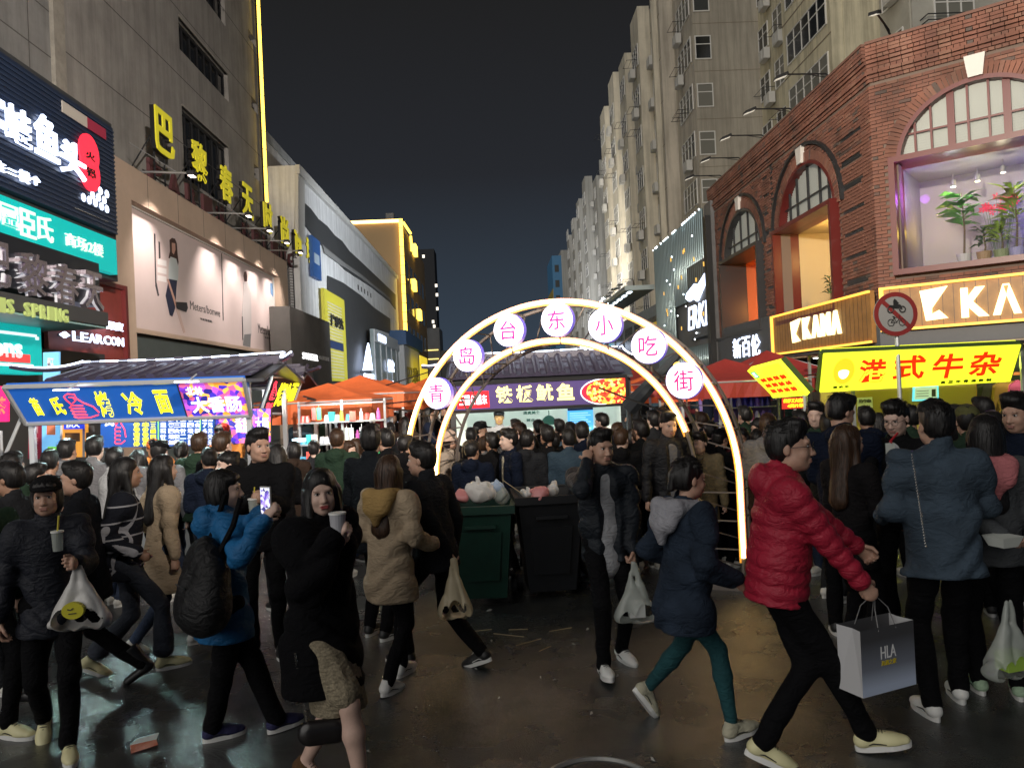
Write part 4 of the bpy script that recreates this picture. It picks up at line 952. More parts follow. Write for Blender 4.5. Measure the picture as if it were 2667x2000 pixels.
# ================================================================== boards hung at a slant
class Board:
    """a flat board given by its four corners in the street: BL, BR, TR, TL"""
    def __init__(s, e_, pts, th, m, name='board'):
        s.e = e_; s.p = [Vector(p)-e_.location for p in pts]; BL, BR, TR, TL = s.p
        s.n = (BR-BL).cross(TL-BL).normalized()            # towards the viewer
        b = MB(); q = [v - s.n*th for v in s.p]
        b.hexa([BL, BR, q[1], q[0], TL, TR, q[2], q[3]]); s.o = b.build(name, m, e_)
    def pt(s, a, t, d=0):
        BL, BR, TR, TL = s.p
        return BL.lerp(BR, a).lerp(TL.lerp(TR, a), t) + s.n*d
    def st(s, px, py):
        r = ray(px, py); o = Vector((0, 0, H))-s.e.location; k = (s.p[0]-o).dot(s.n)/r.dot(s.n); x = o+r*k-s.p[0]
        a = s.p[1]-s.p[0]; c = s.p[3]-s.p[0]; m = Matrix(((a.dot(a), a.dot(c)), (a.dot(c), c.dot(c)))).inverted() @ Vector((x.dot(a), x.dot(c)))
        return m[0], m[1]
    def text(s, ch, a0, a1, t0, t1, m, d=.012, off=.03, name='lettering', shear=0, par=None):
        g_, f = glyph(ch, .02, off, shear)
        if len(g_) == 0: return
        lo = g_.min(0); hi = g_.max(0)
        v = [tuple(s.pt(a0+(p[0]-lo[0])/(hi[0]-lo[0])*(a1-a0), t0+(p[1]-lo[1])/(hi[1]-lo[1])*(t1-t0), d*(p[2]+.5)+.001)) for p in g_]
        me = bpy.data.meshes.new(name); me.from_pydata(v, [], f); return link(me, name, m, par or s.e)
    def tpx(s, ch, tl, br, m, **k):
        a = s.st(*tl); c = s.st(*br); return s.text(ch, a[0], c[0], c[1], a[1], m, **k)
    def row(s, chs, a0, a1, t0, t1, m, gap=.12, **k):
        w_ = (a1-a0)/len(chs)
        for i, ch in enumerate(chs):
            if ch != ' ': s.text(ch, a0+w_*(i+gap/2), a0+w_*(i+1-gap/2), t0, t1, m, **k)
    def patch(s, a0, a1, t0, t1, m, d=.004, name='picture'):
        v = [s.pt(a0,t0,d), s.pt(a1,t0,d), s.pt(a1,t1,d), s.pt(a0,t1,d)]
        return MB().quad(*v).build(name, m, s.e)
    def line(s, pts, r, m, name='drawing', closed=False):
        return MB().tube([s.pt(a, t, .008) for a, t in pts], r, 5, closed).build(name, m, s.e)
def picmat(name, cols, scale, es=1.0, kind='voronoi'):
    m = bpy.data.materials.new(name); m.use_nodes = True; t = m.node_tree; b = t.nodes['Principled BSDF']; N = t.nodes.new; L = t.links.new
    c = N('ShaderNodeTexCoord'); v = N('ShaderNodeTexVoronoi'); v.inputs['Scale'].default_value = scale; L(c.outputs['Object'], v.inputs['Vector'])
    s_ = N('ShaderNodeSeparateColor'); L(v.outputs['Color'], s_.inputs[0]); cr = N('ShaderNodeValToRGB'); L(s_.outputs[0], cr.inputs[0]); cr.color_ramp.interpolation = 'CONSTANT'
    el = cr.color_ramp.elements
    for i, col in enumerate(cols):
        q = el[i] if i < 2 else el.new(i/len(cols)); q.position = i/len(cols); q.color = (*col, 1)
    L(cr.outputs[0], b.inputs['Emission Color']); b.inputs['Emission Strength'].default_value = es; L(cr.outputs[0], b.inputs['Base Color'])
    return m
blue_face = mat('blue_backlit_face', (.01,.06,.25), .4, emit=(.012,.10,.42), es=.75)
yel_l = emi('yellow_backlit_letters', (1,.92,.02), 1.5); red_l = emi('red_neon', (1,.06,.10), 1.6); wht_l = emi('white_backlit_letters', (.85,.88,1), 1.3)
city = picmat('night_city_print', [(.05,.03,.5),(.9,.35,.04),(.2,.04,.6),(1,.5,.1),(.02,.02,.25),(.7,.12,.3),(.5,.1,.7)], 14, .9)
food = picmat('food_print', [(.9,.06,.02),(1,.55,.05),(.8,.03,.02),(1,.8,.2),(1,.35,.05),(.6,.02,.02)], 26, 1.25)
violet = mat('violet_backlit_face', (.06,.04,.12), .4, emit=(.10,.07,.20), es=.55)
alu = mat('aluminium_frame', (.5,.52,.54), .35, .6)
tile_m = mat('dark_roof_tile', (.035,.03,.05), .35, var=.2, vs=5)
tile_mesh = MB()
for i in range(5):
    a0 = math.pi*i/5; a1 = math.pi*(i+1)/5; r_ = .06
    p = lambda a, y: (r_*math.cos(a), y, r_*math.sin(a))
    tile_mesh.quad(p(a0,0), p(a0,.36), p(a1,.36), p(a1,0))
tile_mesh.v += [(.06*math.cos(math.pi*i/5), 0, .06*math.sin(math.pi*i/5)) for i in range(6)]; n_ = len(tile_mesh.v); tile_mesh.f.append(tuple(range(n_-6, n_)))
tile_me = tile_mesh.mesh('roof_tile', True)
tile_flat = MB().hexa([(-.1,0,0),(.1,0,0),(.1,.36,0),(-.1,.36,0),(-.1,0,.03),(.1,0,.03),(.1,.36,.012),(-.1,.36,.012)]).mesh('roof_tile')
def tiled_roof(e_, x0, x1, yf, yb, ze, zr, led, rows=3, hip=.25):
    """front slope from the eave (yf, ze) up to the ridge (yb, zr), in e_ local coordinates"""
    L_ = math.hypot(yb-yf, zr-ze); ang = math.atan2(zr-ze, yb-yf); n = int((x1-x0)/.2); rl = L_/rows
    for k in range(n):
        for r in range(rows):
            f = r*rl; sag = 0
            for me, off, dz in ((tile_me, 0, .02), (tile_flat, .1, 0)):
                o = link(me, 'roof_tile', tile_m, e_, (x0+.1+k*.2+off-.0, yf+f*math.cos(ang), ze+f*math.sin(ang)+dz-.0+.01*(rows-r)))
                o.rotation_euler = (ang-.03, 0, 0); o.scale = (1, rl/.33, 1)
    b = MB(); b.box(x0, x1+.1, yb-.06, yb+.06, zr-.02, zr+.09)
    for k in range(7): x = x0+(x1-x0)*(k+.5)/7; b.box(x-.06, x+.06, yb-.08, yb+.08, zr+.0901, zr+.13)
    b.build('ridge', tile_m, e_)
    MB().hexa([(x0,yf,ze-.05),(x1+.1,yf,ze-.05),(x1+.1,yb,zr-.05),(x0,yb,zr-.05),(x0,yf,ze-.01),(x1+.1,yf,ze-.01),(x1+.1,yb,zr-.01),(x0,yb,zr-.01)]).build('roof_deck', darkm, e_)
    MB().hexa([(x0,yb+.0,zr-.05),(x1+.1,yb,zr-.05),(x1+.1,2*yb-yf,ze-.05),(x0,2*yb-yf,ze-.05),(x0,yb,zr-.01),(x1+.1,yb,zr-.01),(x1+.1,2*yb-yf,ze-.01),(x0,2*yb-yf,ze-.01)]).build('rear_roof_deck', tile_m, e_)
    for sgn, x in ((-1, x0), (1, x1+.1)):
        pts = [(x+sgn*.35*(1-t)**2, yf+(yb-yf)*t-.0, ze+(zr-ze)*t+.16*(1-t)**3+.1) for t in [i/8 for i in range(9)]]
        MB().tube(pts, .028, 6).build('hip_ridge', tile_m, e_)
        if led: MB().tube([(p[0], p[1]-.03, p[2]+.03) for p in pts], .012, 5).build('light_line', M['cool_line'], e_)
    if led: MB().tube([(x0, yb-.07, zr+.12), ((x0+x1)/2, yb-.07, zr+.10), (x1+.1, yb-.07, zr+.13)], .011, 5).build('light_line', M['cool_line'], e_)
emi('cool_line', (.7,.8,1), 5)
def thumb(B, a0, t0, w_, h_, m=None, r=.008):
    m = m or red_l
    P_ = lambda x, y: (a0+w_*x, t0+h_*y)
    B.line([P_(.25,.5),P_(.12,.75),P_(.10,.9),P_(.25,1),P_(.45,.97),P_(.45,.8),P_(.6,.62),P_(.85,.45),P_(.95,.2)], r, m)
    B.line([P_(.28,.62),P_(.4,.72),P_(.36,.86),P_(.24,.86)], r, m)
    for k in range(4):
        y = .5-.13*k; B.line([P_(.55,y),P_(.2,y+.02),P_(.1,y-.05),P_(.2,y-.11),P_(.5,y-.10)], r, m)
    B.line([P_(.2,0),P_(.6,.0),P_(.9,.1)], r, m)
# ---- left booth
e_ = empty('food_booth', at(340, 1072, 9.6), 0, 'food booth with tiled roof, blue lit sign, red thumb drawing and city picture', 'booth'); e_.location.z = 0
LB = e_
pts = [at(69,1103,9.45), at(654,1081,9.45), at(635,987,9.05), at(11,1007,9.05)]
B1 = Board(e_, pts, .06, blue_face, 'sign_board')
for a, c in ((0,1),(1,2),(2,3),(3,0)):
    MB().tube([B1.p[a]+B1.n*.01, B1.p[c]+B1.n*.01], .028, 6).build('sign_frame', alu, e_)
B1.tpx('苗', (72,1037), (118,1080), yel_l, off=.018); B1.tpx('氏', (124,1034), (176,1078), yel_l, off=.018)
a = B1.st(187,1088); c = B1.st(236,1022); thumb(B1, a[0], a[1], c[0]-a[0], c[1]-a[1])
B1.tpx('烤', (236,1019), (302,1084), yel_l, off=.018); B1.tpx('冷', (308,1020), (383,1078), yel_l, off=.018); B1.tpx('面', (390,1015), (452,1074), yel_l, off=.018)
a = B1.st(462,1020)[0]; B1.patch(a, .992, .04, .96, city)
B1.tpx('北林', (473,1006), (525,1026), wht_l, off=.02); B1.tpx('大香肠', (487,1033), (632,1070), wht_l, off=.022)
MB().tube([B1.pt(a,.03,.01), B1.pt(a,.97,.01)], .008, 5).build('sign_divider', darkm, e_)
for k, (x, y) in enumerate([(172,1017),(486,996)]):
    p = at(x, y, 8.8)-e_.location
    MB().cyl(p, p+Vector((0,0,.015)), .13, 16).build('lamp', emi('clip_lamp', (.9,.95,1), 4), e_); MB().tube([p, p+Vector((0,.3,.1))], .01, 5).build('lamp_arm', alu, e_)
    spot('clip_lamp', p+e_.location+Vector((0,-.02,-.02)), p+e_.location+Vector((.25,-1.6,-2.2)), 150, (.70,1,.97), 125, .8, .10)
z_e = at(320,1003,9.3).z; rx0 = at(112,1000,9.4).x-e_.location.x; rx1 = at(668,985,9.4).x-e_.location.x
tiled_roof(e_, rx0, rx1, -.25, .75, z_e+.02, at(400,958,10.3).z, True)
w0 = at(69,1103,9.45).x-e_.location.x; w1 = at(654,1081,9.45).x-e_.location.x
b = MB()
for x in (w0+.02, w1-.05):
    b.box(x-.03, x+.03, -.1, -.04, 0, z_e)
for x in (w0+.3, w1-.05): b.box(x-.03, x+.03, 1.5, 1.56, 0, z_e)
for (x, y) in ((w0+.02,-.07),(w1-.05,-.07),(w0+.3,1.53),(w1-.05,1.53)): MB().box(x-.03, x+.03, y-.03, y+.03, 0, z_e).build('post', alu, e_)
MB().tube([(w0-.5,-.45,.6),(w0+.0,-.1,2.1)], .022, 6).build('brace', alu, e_)
MB().box(w0+.35, w1-.1, -.0, .55, 0, .86).build('counter', mat('booth_counter', (.35,.36,.36), .4, .4), e_)
# menu boards at the back of the booth
mb_ = empty('menu_board', e_.location+Vector((0,.95,0)), 0, 'blue lit menu board with columns of yellow and white characters in the booth', 'menu board')
yb_ = e_.location.y+.95
B2 = Board(mb_, [at(262,1166,yb_), at(556,1160,yb_), at(556,1062,yb_), at(262,1068,yb_)], .05, blue_face)
a = B2.st(296,1156); c = B2.st(330,1080); thumb(B2, a[0], a[1], c[0]-a[0], .95-a[1], r=.008); B2.tpx('氏', (274,1080), (298,1110), wht_l)
for cx in (357, 380): 
    for k in range(6): B2.tpx('套餐券串份卷'[(k+cx) % 6], (cx-9,1088+k*12.5), (cx+8,1099+k*12.5), yel_l, off=.02)
for i, cx in enumerate((426,447,462,478,497,515)):
    for k in range(5): B2.tpx('加肠十里脊三蛋四金针培根二'[(k*3+i) % 13], (cx-8,1086+k*15), (cx+7,1098+k*15), wht_l, off=.03)
for cx in (400,):
    for k in range(4): B2.tpx('二三一四'[k], (cx-7,1090+k*14), (cx+6,1100+k*14), yel_l, off=.02)
for i, cx in enumerate((534,548)):
    for k in range(5): B2.tpx('8765元'[(k) % 4] if i == 0 else '元', (cx-6,1086+k*15), (cx+6,1098+k*15), wht_l, off=.03)
for x in (413, 522): s0 = B2.st(x,1100)[0]; B2.line([(s0,.03),(s0,.97)], .006, emi('lime_line', (.3,1,.1), 1.5), 'divider')
pb_ = empty('picture_menu', e_.location+Vector((0,.94,0)), 0, 'purple and orange picture panel to the right of the blue menu board', 'menu board')
B3_ = Board(pb_, [at(560,1160,yb_), at(706,1152,yb_), at(706,1062,yb_), at(560,1066,yb_)], .05, darkm); B3_.patch(.01,.99,.02,.98, city)
B3_.tpx('香肠', (612,1085), (652,1125), wht_l, off=.02); B3_.tpx('大肠', (665,1085), (700,1118), wht_l, off=.02)
point('booth_lamp', e_.location+Vector((-.6,.3,2.05)), 30, (.85,.95,1), .06); point('booth_lamp', e_.location+Vector((.9,.3,2.05)), 26, (1,.9,.8), .06)
# things seen left of the menu board
o_ = empty('maroon_banner', at(92,1150,11.5), 0, 'upright maroon banner with pale characters behind the booth post', 'banner'); o_.location.z = 0
B = Board(o_, [at(72,1195,11.5), at(106,1195,11.5), at(106,1098,11.5), at(76,1098,11.5)], .03, mat('maroon_cloth', (.18,.01,.03), .6, emit=(.3,.01,.04), es=.25))
for k, ch in enumerate('卤味香'): B.text(ch, .3, .8, .68-k*.3, .9-k*.3, mat('dusty_pink', (.5,.3,.32), .6))
MB().cyl((-.1,.05,0),(-.1,.05,2.0),.02,6).build('pole', alu, o_)
o_ = empty('blue_poster', at(132,1150,11.6), 0, 'light blue backlit drink poster behind the booth', 'poster'); o_.location.z = 0
B = Board(o_, [at(108,1178,11.6), at(154,1178,11.6), at(154,1102,11.6), at(108,1102,11.6)], .03, emi('sky_blue_face', (.18,.5,.85), .9))
B.patch(.3,.8,.6,.95, mat('terracotta_print', (.5,.15,.08), .6, emit=(.6,.2,.1), es=.4)); B.patch(.35,.9,.02,.2, emi('green_print', (.2,.7,.1), .8))
MB().cyl((.1,.05,0),(.1,.05,1.6),.02,6).build('pole', alu, o_)
o_ = empty('blue_post_panel', at(132,955,13), 0, 'narrow sky-blue lit panel beside the teal shop sign', 'sign'); o_.location.z = 0
B = Board(o_, [at(112,992,13), at(153,992,13), at(153,916,13), at(112,918,13)], .05, emi('pale_blue_face', (.2,.55,.9), .75)); B.text('雪王', .3,.7,.3,.8, mat('white_print', (.7,.7,.75), .5))
MB().cyl((.0,.08,0),(.0,.08,2.4),.025,6).build('pole', alu, o_)
o_ = empty('orange_shop', at(188,1150,13), 0, 'small orange-lit shop window with a blue lit sign above, behind the booth', 'kiosk'); o_.location.z = 0
B = Board(o_, [at(157,1190,13), at(222,1190,13), at(222,1100,13), at(157,1100,13)], .1, emi('orange_glow', (1,.42,.06), .75), 'front')
B.patch(.2,.8,.45,.7, mat('shelf_brown', (.3,.15,.05), .6), .01); B.patch(.0,.1,0,1, whitep, .01); B.patch(.9,1,0,1, whitep, .01)
B = Board(o_, [at(166,1118,12.8), at(216,1117,12.8), at(216,1098,12.8), at(166,1099,12.8)], .05, emi('deep_blue_face', (.02,.05,.7), 1), 'sign_board'); B.text('超人', .15,.85,.2,.85, wht_l)
MB().box(-.22,.22,.02,.3,0,1.7).build('back', greyp, o_)
o_ = empty('pink_sign', at(8,1080,12.5), 0, 'hot pink glowing sign cut by the left edge of the photo', 'sign'); o_.location.z = 0
B = Board(o_, [at(-60,1100,12.5), at(20,1098,12.5), at(20,1005,12.5), at(-60,1008,12.5)], .05, emi('hot_pink', (1,.02,.2), .8)); B.text('茶', .55,.95,.2,.7, emi('orange_red', (1,.2,.1), 1)); MB().cyl((-.1,.08,0),(-.1,.08,1.7),.03,6).build('pole', alu, o_)
# second booth on the left, its slanted side sign
o_ = empty('side_booth', at(735,1050,11.6), 0, 'booth behind the blue one whose tilted black sign shows a red thumb and yellow characters', 'booth'); o_.location.z = 0
B = Board(o_, [at(678,1077,10.8), at(756,1077,11.4), at(789,983,11.4), at(709,981,10.8)], .05, mat('black_sign_face', (.012,.014,.02), .4))
for a, c in ((0,1),(1,2),(2,3),(3,0)): MB().tube([B.p[a], B.p[c]], .02, 6).build('sign_frame', alu, o_)
a = B.st(690,1070); thumb(B, .10, .38, .2, .5, r=.007); B.text('苗氏', .10,.30,.08,.30, red_l); B.text('烤', .33,.53,.2,.84, yel_l, off=.025); B.text('冷', .54,.73,.2,.84, yel_l, off=.025); B.text('面', .75,.93,.2,.84, yel_l, off=.025)
x0 = at(690,1000,11.5).x-o_.location.x; x1 = at(765,1000,11.5).x-o_.location.x
for x, y in ((x0+.05,-.3),(x1,-.1),(x0+.1,1.2),(x1,1.2)): MB().box(x-.03, x+.03, y-.03, y+.03, 0, 2.15).build('post', alu, o_)
tiled_roof(o_, x0-.5, x1-.1, .1, .8, 2.2, 2.42, False, 2)
MB().box(x0, x1, .1, .6, 0, .9).build('counter', M['booth_counter'], o_)
point('booth_lamp', o_.location+Vector((.1,.3,2.0)), 7, (.8,.9,1), .05)
# ---- central booth
yc = 12.6
e_ = empty('white_food_booth', at(1410,1015,yc+.5), 0, 'white-walled squid booth with dark tiled roof under the archway', 'booth'); e_.location.z = 0
CB = e_; ex = e_.location.x
B = Board(e_, [at(1178,1074,yc), at(1634,1052,yc), at(1632,980,yc-.15), at(1172,1002,yc-.15)], .08, violet, 'sign_board')
for t in (0, 1): MB().tube([B.pt(0,t,.0), B.pt(1,t,.0)], .03, 6).build('sign_frame', black, e_)
for a in (0, 1): MB().tube([B.pt(a,0,.0), B.pt(a,1,.0)], .03, 6).build('sign_frame', black, e_)
s0 = B.st(1190,1040)[0]; s1_ = B.st(1274,1040)[0]; B.patch(s0, s1_, .12, .72, emi('red_panel', (1,.02,.03), 1.0)); B.row('三|台|东', s0+.01, s1_-.01, .25, .6, wht_l, off=.02)
for i, (x0, x1, ch) in enumerate([(1293,1336,'铁'),(1346,1389,'板'),(1398,1442,'鱿'),(1451,1497,'鱼')]):
    a = B.st(x0, 1050-i*2)[0]; c = B.st(x1, 1050)[0]; B.text(ch, a, c, .26, .86, emi('lemon_letters', (1,.9,.25), 2.0), off=.022)
a = B.st(1513,1020)[0]; c = .99
n = 20; cx = B.st(1580,1010)[0]
rim = [(max(a, cx-(cx-a)*math.cos(t)), .42+.56*math.sin(t)) for t in [math.pi*.5*(2*i/n-1) for i in range(n+1)]]
pl = [(a+(cx-a)*(1-math.cos(math.pi/2*(i/10-1)))*1.0, .02+.05*i) for i in range(0)]
poly = [B.pt(c,.03,.006), B.pt(c,.97,.006)] + [B.pt(cx-(cx-a)*math.sin(t), .5+.47*math.cos(t), .006) for t in [math.pi*i/16 for i in range(17)]]
m_ = MB(); m_.v = [tuple(p) for p in poly]; m_.f = [tuple(range(len(poly)))]; m_.build('bowl', emi('red_bowl', (.9,.02,.05), 1.1), e_)
poly = [B.pt(c,.03,.009), B.pt(c,.97,.009)] + [B.pt(cx-(cx-a)*.78*math.sin(t), .5+.47*math.cos(t), .009) for t in [math.pi*i/16 for i in range(17)]]
m_ = MB(); m_.v = [tuple(p) for p in poly]; m_.f = [tuple(range(len(poly)))]; m_.build('food_picture', food, e_)
m_ = MB(); m_.tube([B.pt(cx-(cx-a)*math.sin(t), .5+.47*math.cos(t), .01) for t in [math.pi*i/16 for i in range(17)]], .01, 5); m_.build('bowl_rim', wht_l, e_)
xl = at(1178,1050,yc).x-ex; xr = at(1640,1050,yc).x-ex
wallw = mat('pale_booth_wall', (.60,.66,.60), .6, emit=(.62,.78,.68), es=.40, var=.08)  # emission put into the wall in place of interior tube light
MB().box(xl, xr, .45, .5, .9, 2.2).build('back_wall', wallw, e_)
MB().box(xl, xr, -.35, .0, 0, .92).build('counter', mat('stainless', (.5,.5,.5), .25, .8), e_)
for x, y in ((xl,-.4),(xr,-.4),(xl,1.2),(xr,1.2)): MB().box(x-.04, x+.04, y-.04, y+.04, 0, 2.1).build('post', black, e_)
ze = at(1400,985,yc+.0).z
tiled_roof(e_, at(1160,990,yc).x-ex, at(1630,990,yc).x-ex, -.6, .35, ze, at(1400,932,yc+1).z, True)
po = empty('blue_menu_poster', e_.location+Vector((0,.4,0)), 0, 'bright blue menu poster on the white booth wall', 'poster'); yy = e_.location.y+.42
B = Board(po, [at(1480,1125,yy), at(1546,1122,yy), at(1544,1058,yy), at(1478,1061,yy)], .02, emi('azure_face', (.1,.5,.9), .9)); B.patch(.0,1,.86,1, mat('navy_print', (.01,.03,.12), .5)); 
for k in range(8): B.patch(.08,.9-.1*(k % 3),.1+k*.09,.13+k*.09, emi('pale_cyan_print', (.5,.9,1), .9), .006, 'text_line')
po = empty('dome_wall_print', e_.location+Vector((0,.44,0)), 0, 'small green dome emblem and green characters printed on the white booth wall', 'wall print')
B = Board(po, [at(1360,1140,yy), at(1470,1136,yy), at(1470,1066,yy), at(1360,1070,yy)], .004, wallw)
gm = mat('green_print_dark', (.06,.2,.15), .6)
m_ = MB(); q = [B.pt(.63+.18*math.cos(t), .45+.35*math.sin(t), .003) for t in [math.pi*i/12 for i in range(13)]]; m_.v = [tuple(x) for x in q]; m_.f = [tuple(range(13))]; m_.build('dome', gm, po)
B.line([(.63,.8),(.63,.98)], .008, gm); B.patch(.5,.76,.1,.38, mat('mint_print', (.2,.45,.38), .6)); B.text('清真美食', .02,.42,.86,.98, gm); B.text('营业', .1,.3,.6,.7, gm)
for k in range(3): point('booth_lamp', e_.location+Vector((xl+.5+k*1.0,-.05,1.95)), 9, (.85,1,.92), .05)
# ================================================================== archway
AL = Vector((-1.06, 9.0, 0)); AR = Vector((2.27, 7.3, 0)); dA = AR-AL; ang = math.degrees(math.atan2(dA.y, dA.x)); SP = dA.length
FA = Fr(AL.x, AL.y, ang); arch = FA.thing('light_archway', SP/2, 'metal arch outlined by two warm light lines that carries seven round characters', 'archway')
Ro = SP/2; Ri = Ro-.40; zc_ = at(1456,790,8.2).z-Ro
print('arch', SP, Ro, zc_)
def arcp(r, v, zl, zr, n=48):
    pts = []
    if zl < zc_: pts += [(-r, v, zl)]
    a0 = math.pi if zl < zc_ else math.pi-math.asin(min(1,(zl-zc_)/r)); a1 = 0 if zr < zc_ else math.asin(min(1,(zr-zc_)/r))
    pts += [(r*math.cos(a0+(a1-a0)*i/n), v, zc_+r*math.sin(a0+(a1-a0)*i/n)) for i in range(n+1)]
    if zr < zc_: pts += [(r, v, zr)]
    return pts
pipe = mat('arch_pipe', (.20,.17,.15), .45, .4)
for r in (Ro, Ri):
    for v in (0, .42): MB().tube(arcp(r, v, 0, 0), .02, 7).build('arch_pipe', pipe, arch)
br = MB()
for k in range(25):
    a0 = math.pi*k/24; a1 = math.pi*(k+1)/24
    c0, s0, c1, s1_ = math.cos(a0), math.sin(a0), math.cos(a1), math.sin(a1)
    if k < 24:
        br.tube([(Ro*c0, .42, zc_+Ro*s0), (Ri*c1, .42, zc_+Ri*s1_)], .009, 4)
    br.tube([(Ri*c0, 0, zc_+Ri*s0), (Ri*c0, .42, zc_+Ri*s0)], .009, 4).tube([(Ro*c0, 0, zc_+Ro*s0), (Ro*c0, .42, zc_+Ro*s0)], .009, 4)
for sg in (-1, 1):
    for k in range(4):
        z = .1+k*.27; br.tube([(sg*Ro,0,z),(sg*Ri,0,z)],.009,4).tube([(sg*Ro,.42,z),(sg*Ri,0,z+.2)],.009,4).tube([(sg*Ro,.0,z),(sg*Ro,.42,z)],.009,4)
br.build('bracing', pipe, arch, kind='stuff')
for sg in (-1, 1): MB().box(sg*(Ro-.2)-.3, sg*(Ro-.2)+.3, -.1, .52, 0, .05).build('foot', pipe, arch)
MB().tube([(p[0]*1.0, p[1]-.035, p[2]) for p in arcp(Ro+.01, 0, 1.5, .30)], .0185, 8).build('outer_light_line', led_w, arch)
MB().tube([(p[0]*1.0, p[1]-.035, p[2]) for p in arcp(Ri, 0, 1.06, 1.50)], .0165, 8).build('inner_light_line', led_w, arch)
glow = mat('amber_halo', (.8,.35,.1), .5, emit=(1,.42,.03), es=.6); glow2 = mat('rose_halo', (.8,.4,.3), .5, emit=(1,.28,.14), es=.5)  # halo beside the light lines put in as thin glowing tubes
for r, a, c, gm__ in ((Ro+.034, 1.5, .30, glow2), (Ri+.030, 1.06, 1.5, glow2), (Ro-.022, 1.5, .25, glow), (Ri-.028, 1.0, 1.45, glow)): MB().tube([(p[0], p[1]-.022, p[2]) for p in arcp(r, 0, a, c)], .009, 6).build('halo_tube', gm__, arch)
# tilted black pole and a hanging round lamp at the right of the arch
MB().tube([FA.w(Ro*1.62, .3, 1.55)-arch.location, FA.w(Ro*1.62,.3,1.55)-arch.location], .01, 4).build('x', pipe, arch); bpy.data.objects.remove([c for c in arch.children if c.name == 'x'][0])
discm = emi('round_lamp_face', (.93,.90,1), 1.9); pinkl = mat('magenta_letters', (.7,.01,.18), .5, emit=(.8,.01,.22), es=.75)
for i, (ch, x, y, d) in enumerate([('青',1145,1024,'lowest at the left end of the arch'),('岛',1224,927,'second from the left foot of the arch'),('台',1331,861,'third from the left, before the arch top'),('东',1456,834,'at the very top of the arch'),('小',1580,848,'just right of the top of the arch'),('吃',1693,901,'sixth, on the falling right side of the arch'),('街',1785,991,'lowest at the right end of the arch')]):
    u, z = FA.hit(x, y, -.06)
    o_ = empty('round_sign', FA.w(u, -.06, z), FA.r, f'glowing white disc with a magenta character, {d}', 'round sign', 'round character discs on the arch')
    r_ = .172
    b = MB(); b.disc((0,0), r_, -.07, -.005, 40); b.build('face', discm, o_); b = MB(); b.disc((0,0), r_+.006, -.055, .01, 40); b.build('casing', mat('disc_casing', (.12,.10,.45), .4, emit=(.15,.12,.9), es=.35), o_)
    text(ch, -.095, .095, -.1, .1, -.0705, pinkl, o_, .006, .007, 'character')
    MB().tube([(0,.0,-r_*.9),(0,.02,-.25)], .01, 4).build('hanger', pipe, o_)
# round hanging lamp behind the arch, right
p = at(1765,955,8.6); o_ = empty('globe_lamp', p, 0, 'small yellow globe lamp hanging by the right shoulder of the arch', 'lamp')
b = MB()
for i in range(6):
    for j in range(12):
        t0, t1 = math.pi*i/6, math.pi*(i+1)/6; f0, f1 = 2*math.pi*j/12, 2*math.pi*(j+1)/12
        S = lambda t, f: (.055*math.sin(t)*math.cos(f), .055*math.sin(t)*math.sin(f), .055*math.cos(t)); b.quad(S(t0,f0),S(t1,f0),S(t1,f1),S(t0,f1))
b.build('globe', emi('globe_yellow', (1,.6,.12), 2.2), o_, smooth=True); MB().tube([(0,0,.05),(.1,.2,.25)], .006, 4).build('wire', black, o_)
o_ = empty('tilted_awning_pole', at(1690,1060,10.5), 0, 'dark folded awning leaning beside the white booth', 'folded awning'); o_.location.z = 0
q0 = at(1640,1060,10.5)-o_.location; q1 = at(1775,915,9.9)-o_.location
MB().tube([q0, q0.lerp(q1,.35), q1], [.13,.10,.05], 8).build('cloth', mat('charcoal_cloth', (.03,.035,.04), .8), o_); MB().tube([(q0.x,q0.y,0), q0], .03, 6).build('pole', darkm, o_)
# ================================================================== tents
def tent(x, y, w_, d, ze, zp, m, label, group, val=.28):
    e_ = empty('market_tent', (x, y, 0), random.uniform(-.05, .05), label, 'tent', group)
    b = MB(); n = 8; h = w_/2; k = d/2
    cs = [(-h,-k),(h,-k),(h,k),(-h,k)]
    for i in range(4):
        a, c = cs[i], cs[(i+1) % 4]
        for j in range(n):
            for r in range(4):
                def P_(s, t):
                    X = a[0]+(c[0]-a[0])*s; Y = a[1]+(c[1]-a[1])*s; f = 1-t
                    return (X*f, Y*f, ze+(zp-ze)*(t**1.15) - .05*math.sin(math.pi*s)*math.sin(math.pi*t))
                b.quad(P_(j/n,r/4), P_((j+1)/n,r/4), P_((j+1)/n,(r+1)/4), P_(j/n,(r+1)/4))
    b.build('canopy', m, e_)
    b = MB()
    for i in range(4):
        a, c = cs[i], cs[(i+1) % 4]
        nx, ny = (c[1]-a[1]), -(c[0]-a[0]); L_ = math.hypot(nx, ny); nx /= L_; ny /= L_
        for j in range(16):
            def Q(s, z, k_):
                o = .03*math.sin(s*22)*k_; return (a[0]+(c[0]-a[0])*s+nx*o, a[1]+(c[1]-a[1])*s+ny*o, z)
            b.quad(Q(j/16,ze-val,1), Q((j+1)/16,ze-val,1), Q((j+1)/16,ze,0), Q(j/16,ze,0))
    b.build('valance', m, e_)
    for c in cs: MB().box(c[0]*.97-.02, c[0]*.97+.02, c[1]*.97-.02, c[1]*.97+.02, 0, ze-.02).build('leg', alu, e_)
    f = MB()
    for i in range(4): f.tube([(*cs[i], ze-.03), (*cs[(i+1) % 4], ze-.03)], .015, 5).tube([(*cs[i], ze-.03), (0,0,zp-.04)], .015, 5)
    f.build('frame', alu, e_)
    return e_
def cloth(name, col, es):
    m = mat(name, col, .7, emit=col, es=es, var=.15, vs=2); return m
orange = cloth('orange_canvas', (.50,.10,.025), .13); redc = cloth('red_canvas', (.24,.022,.018), .04)
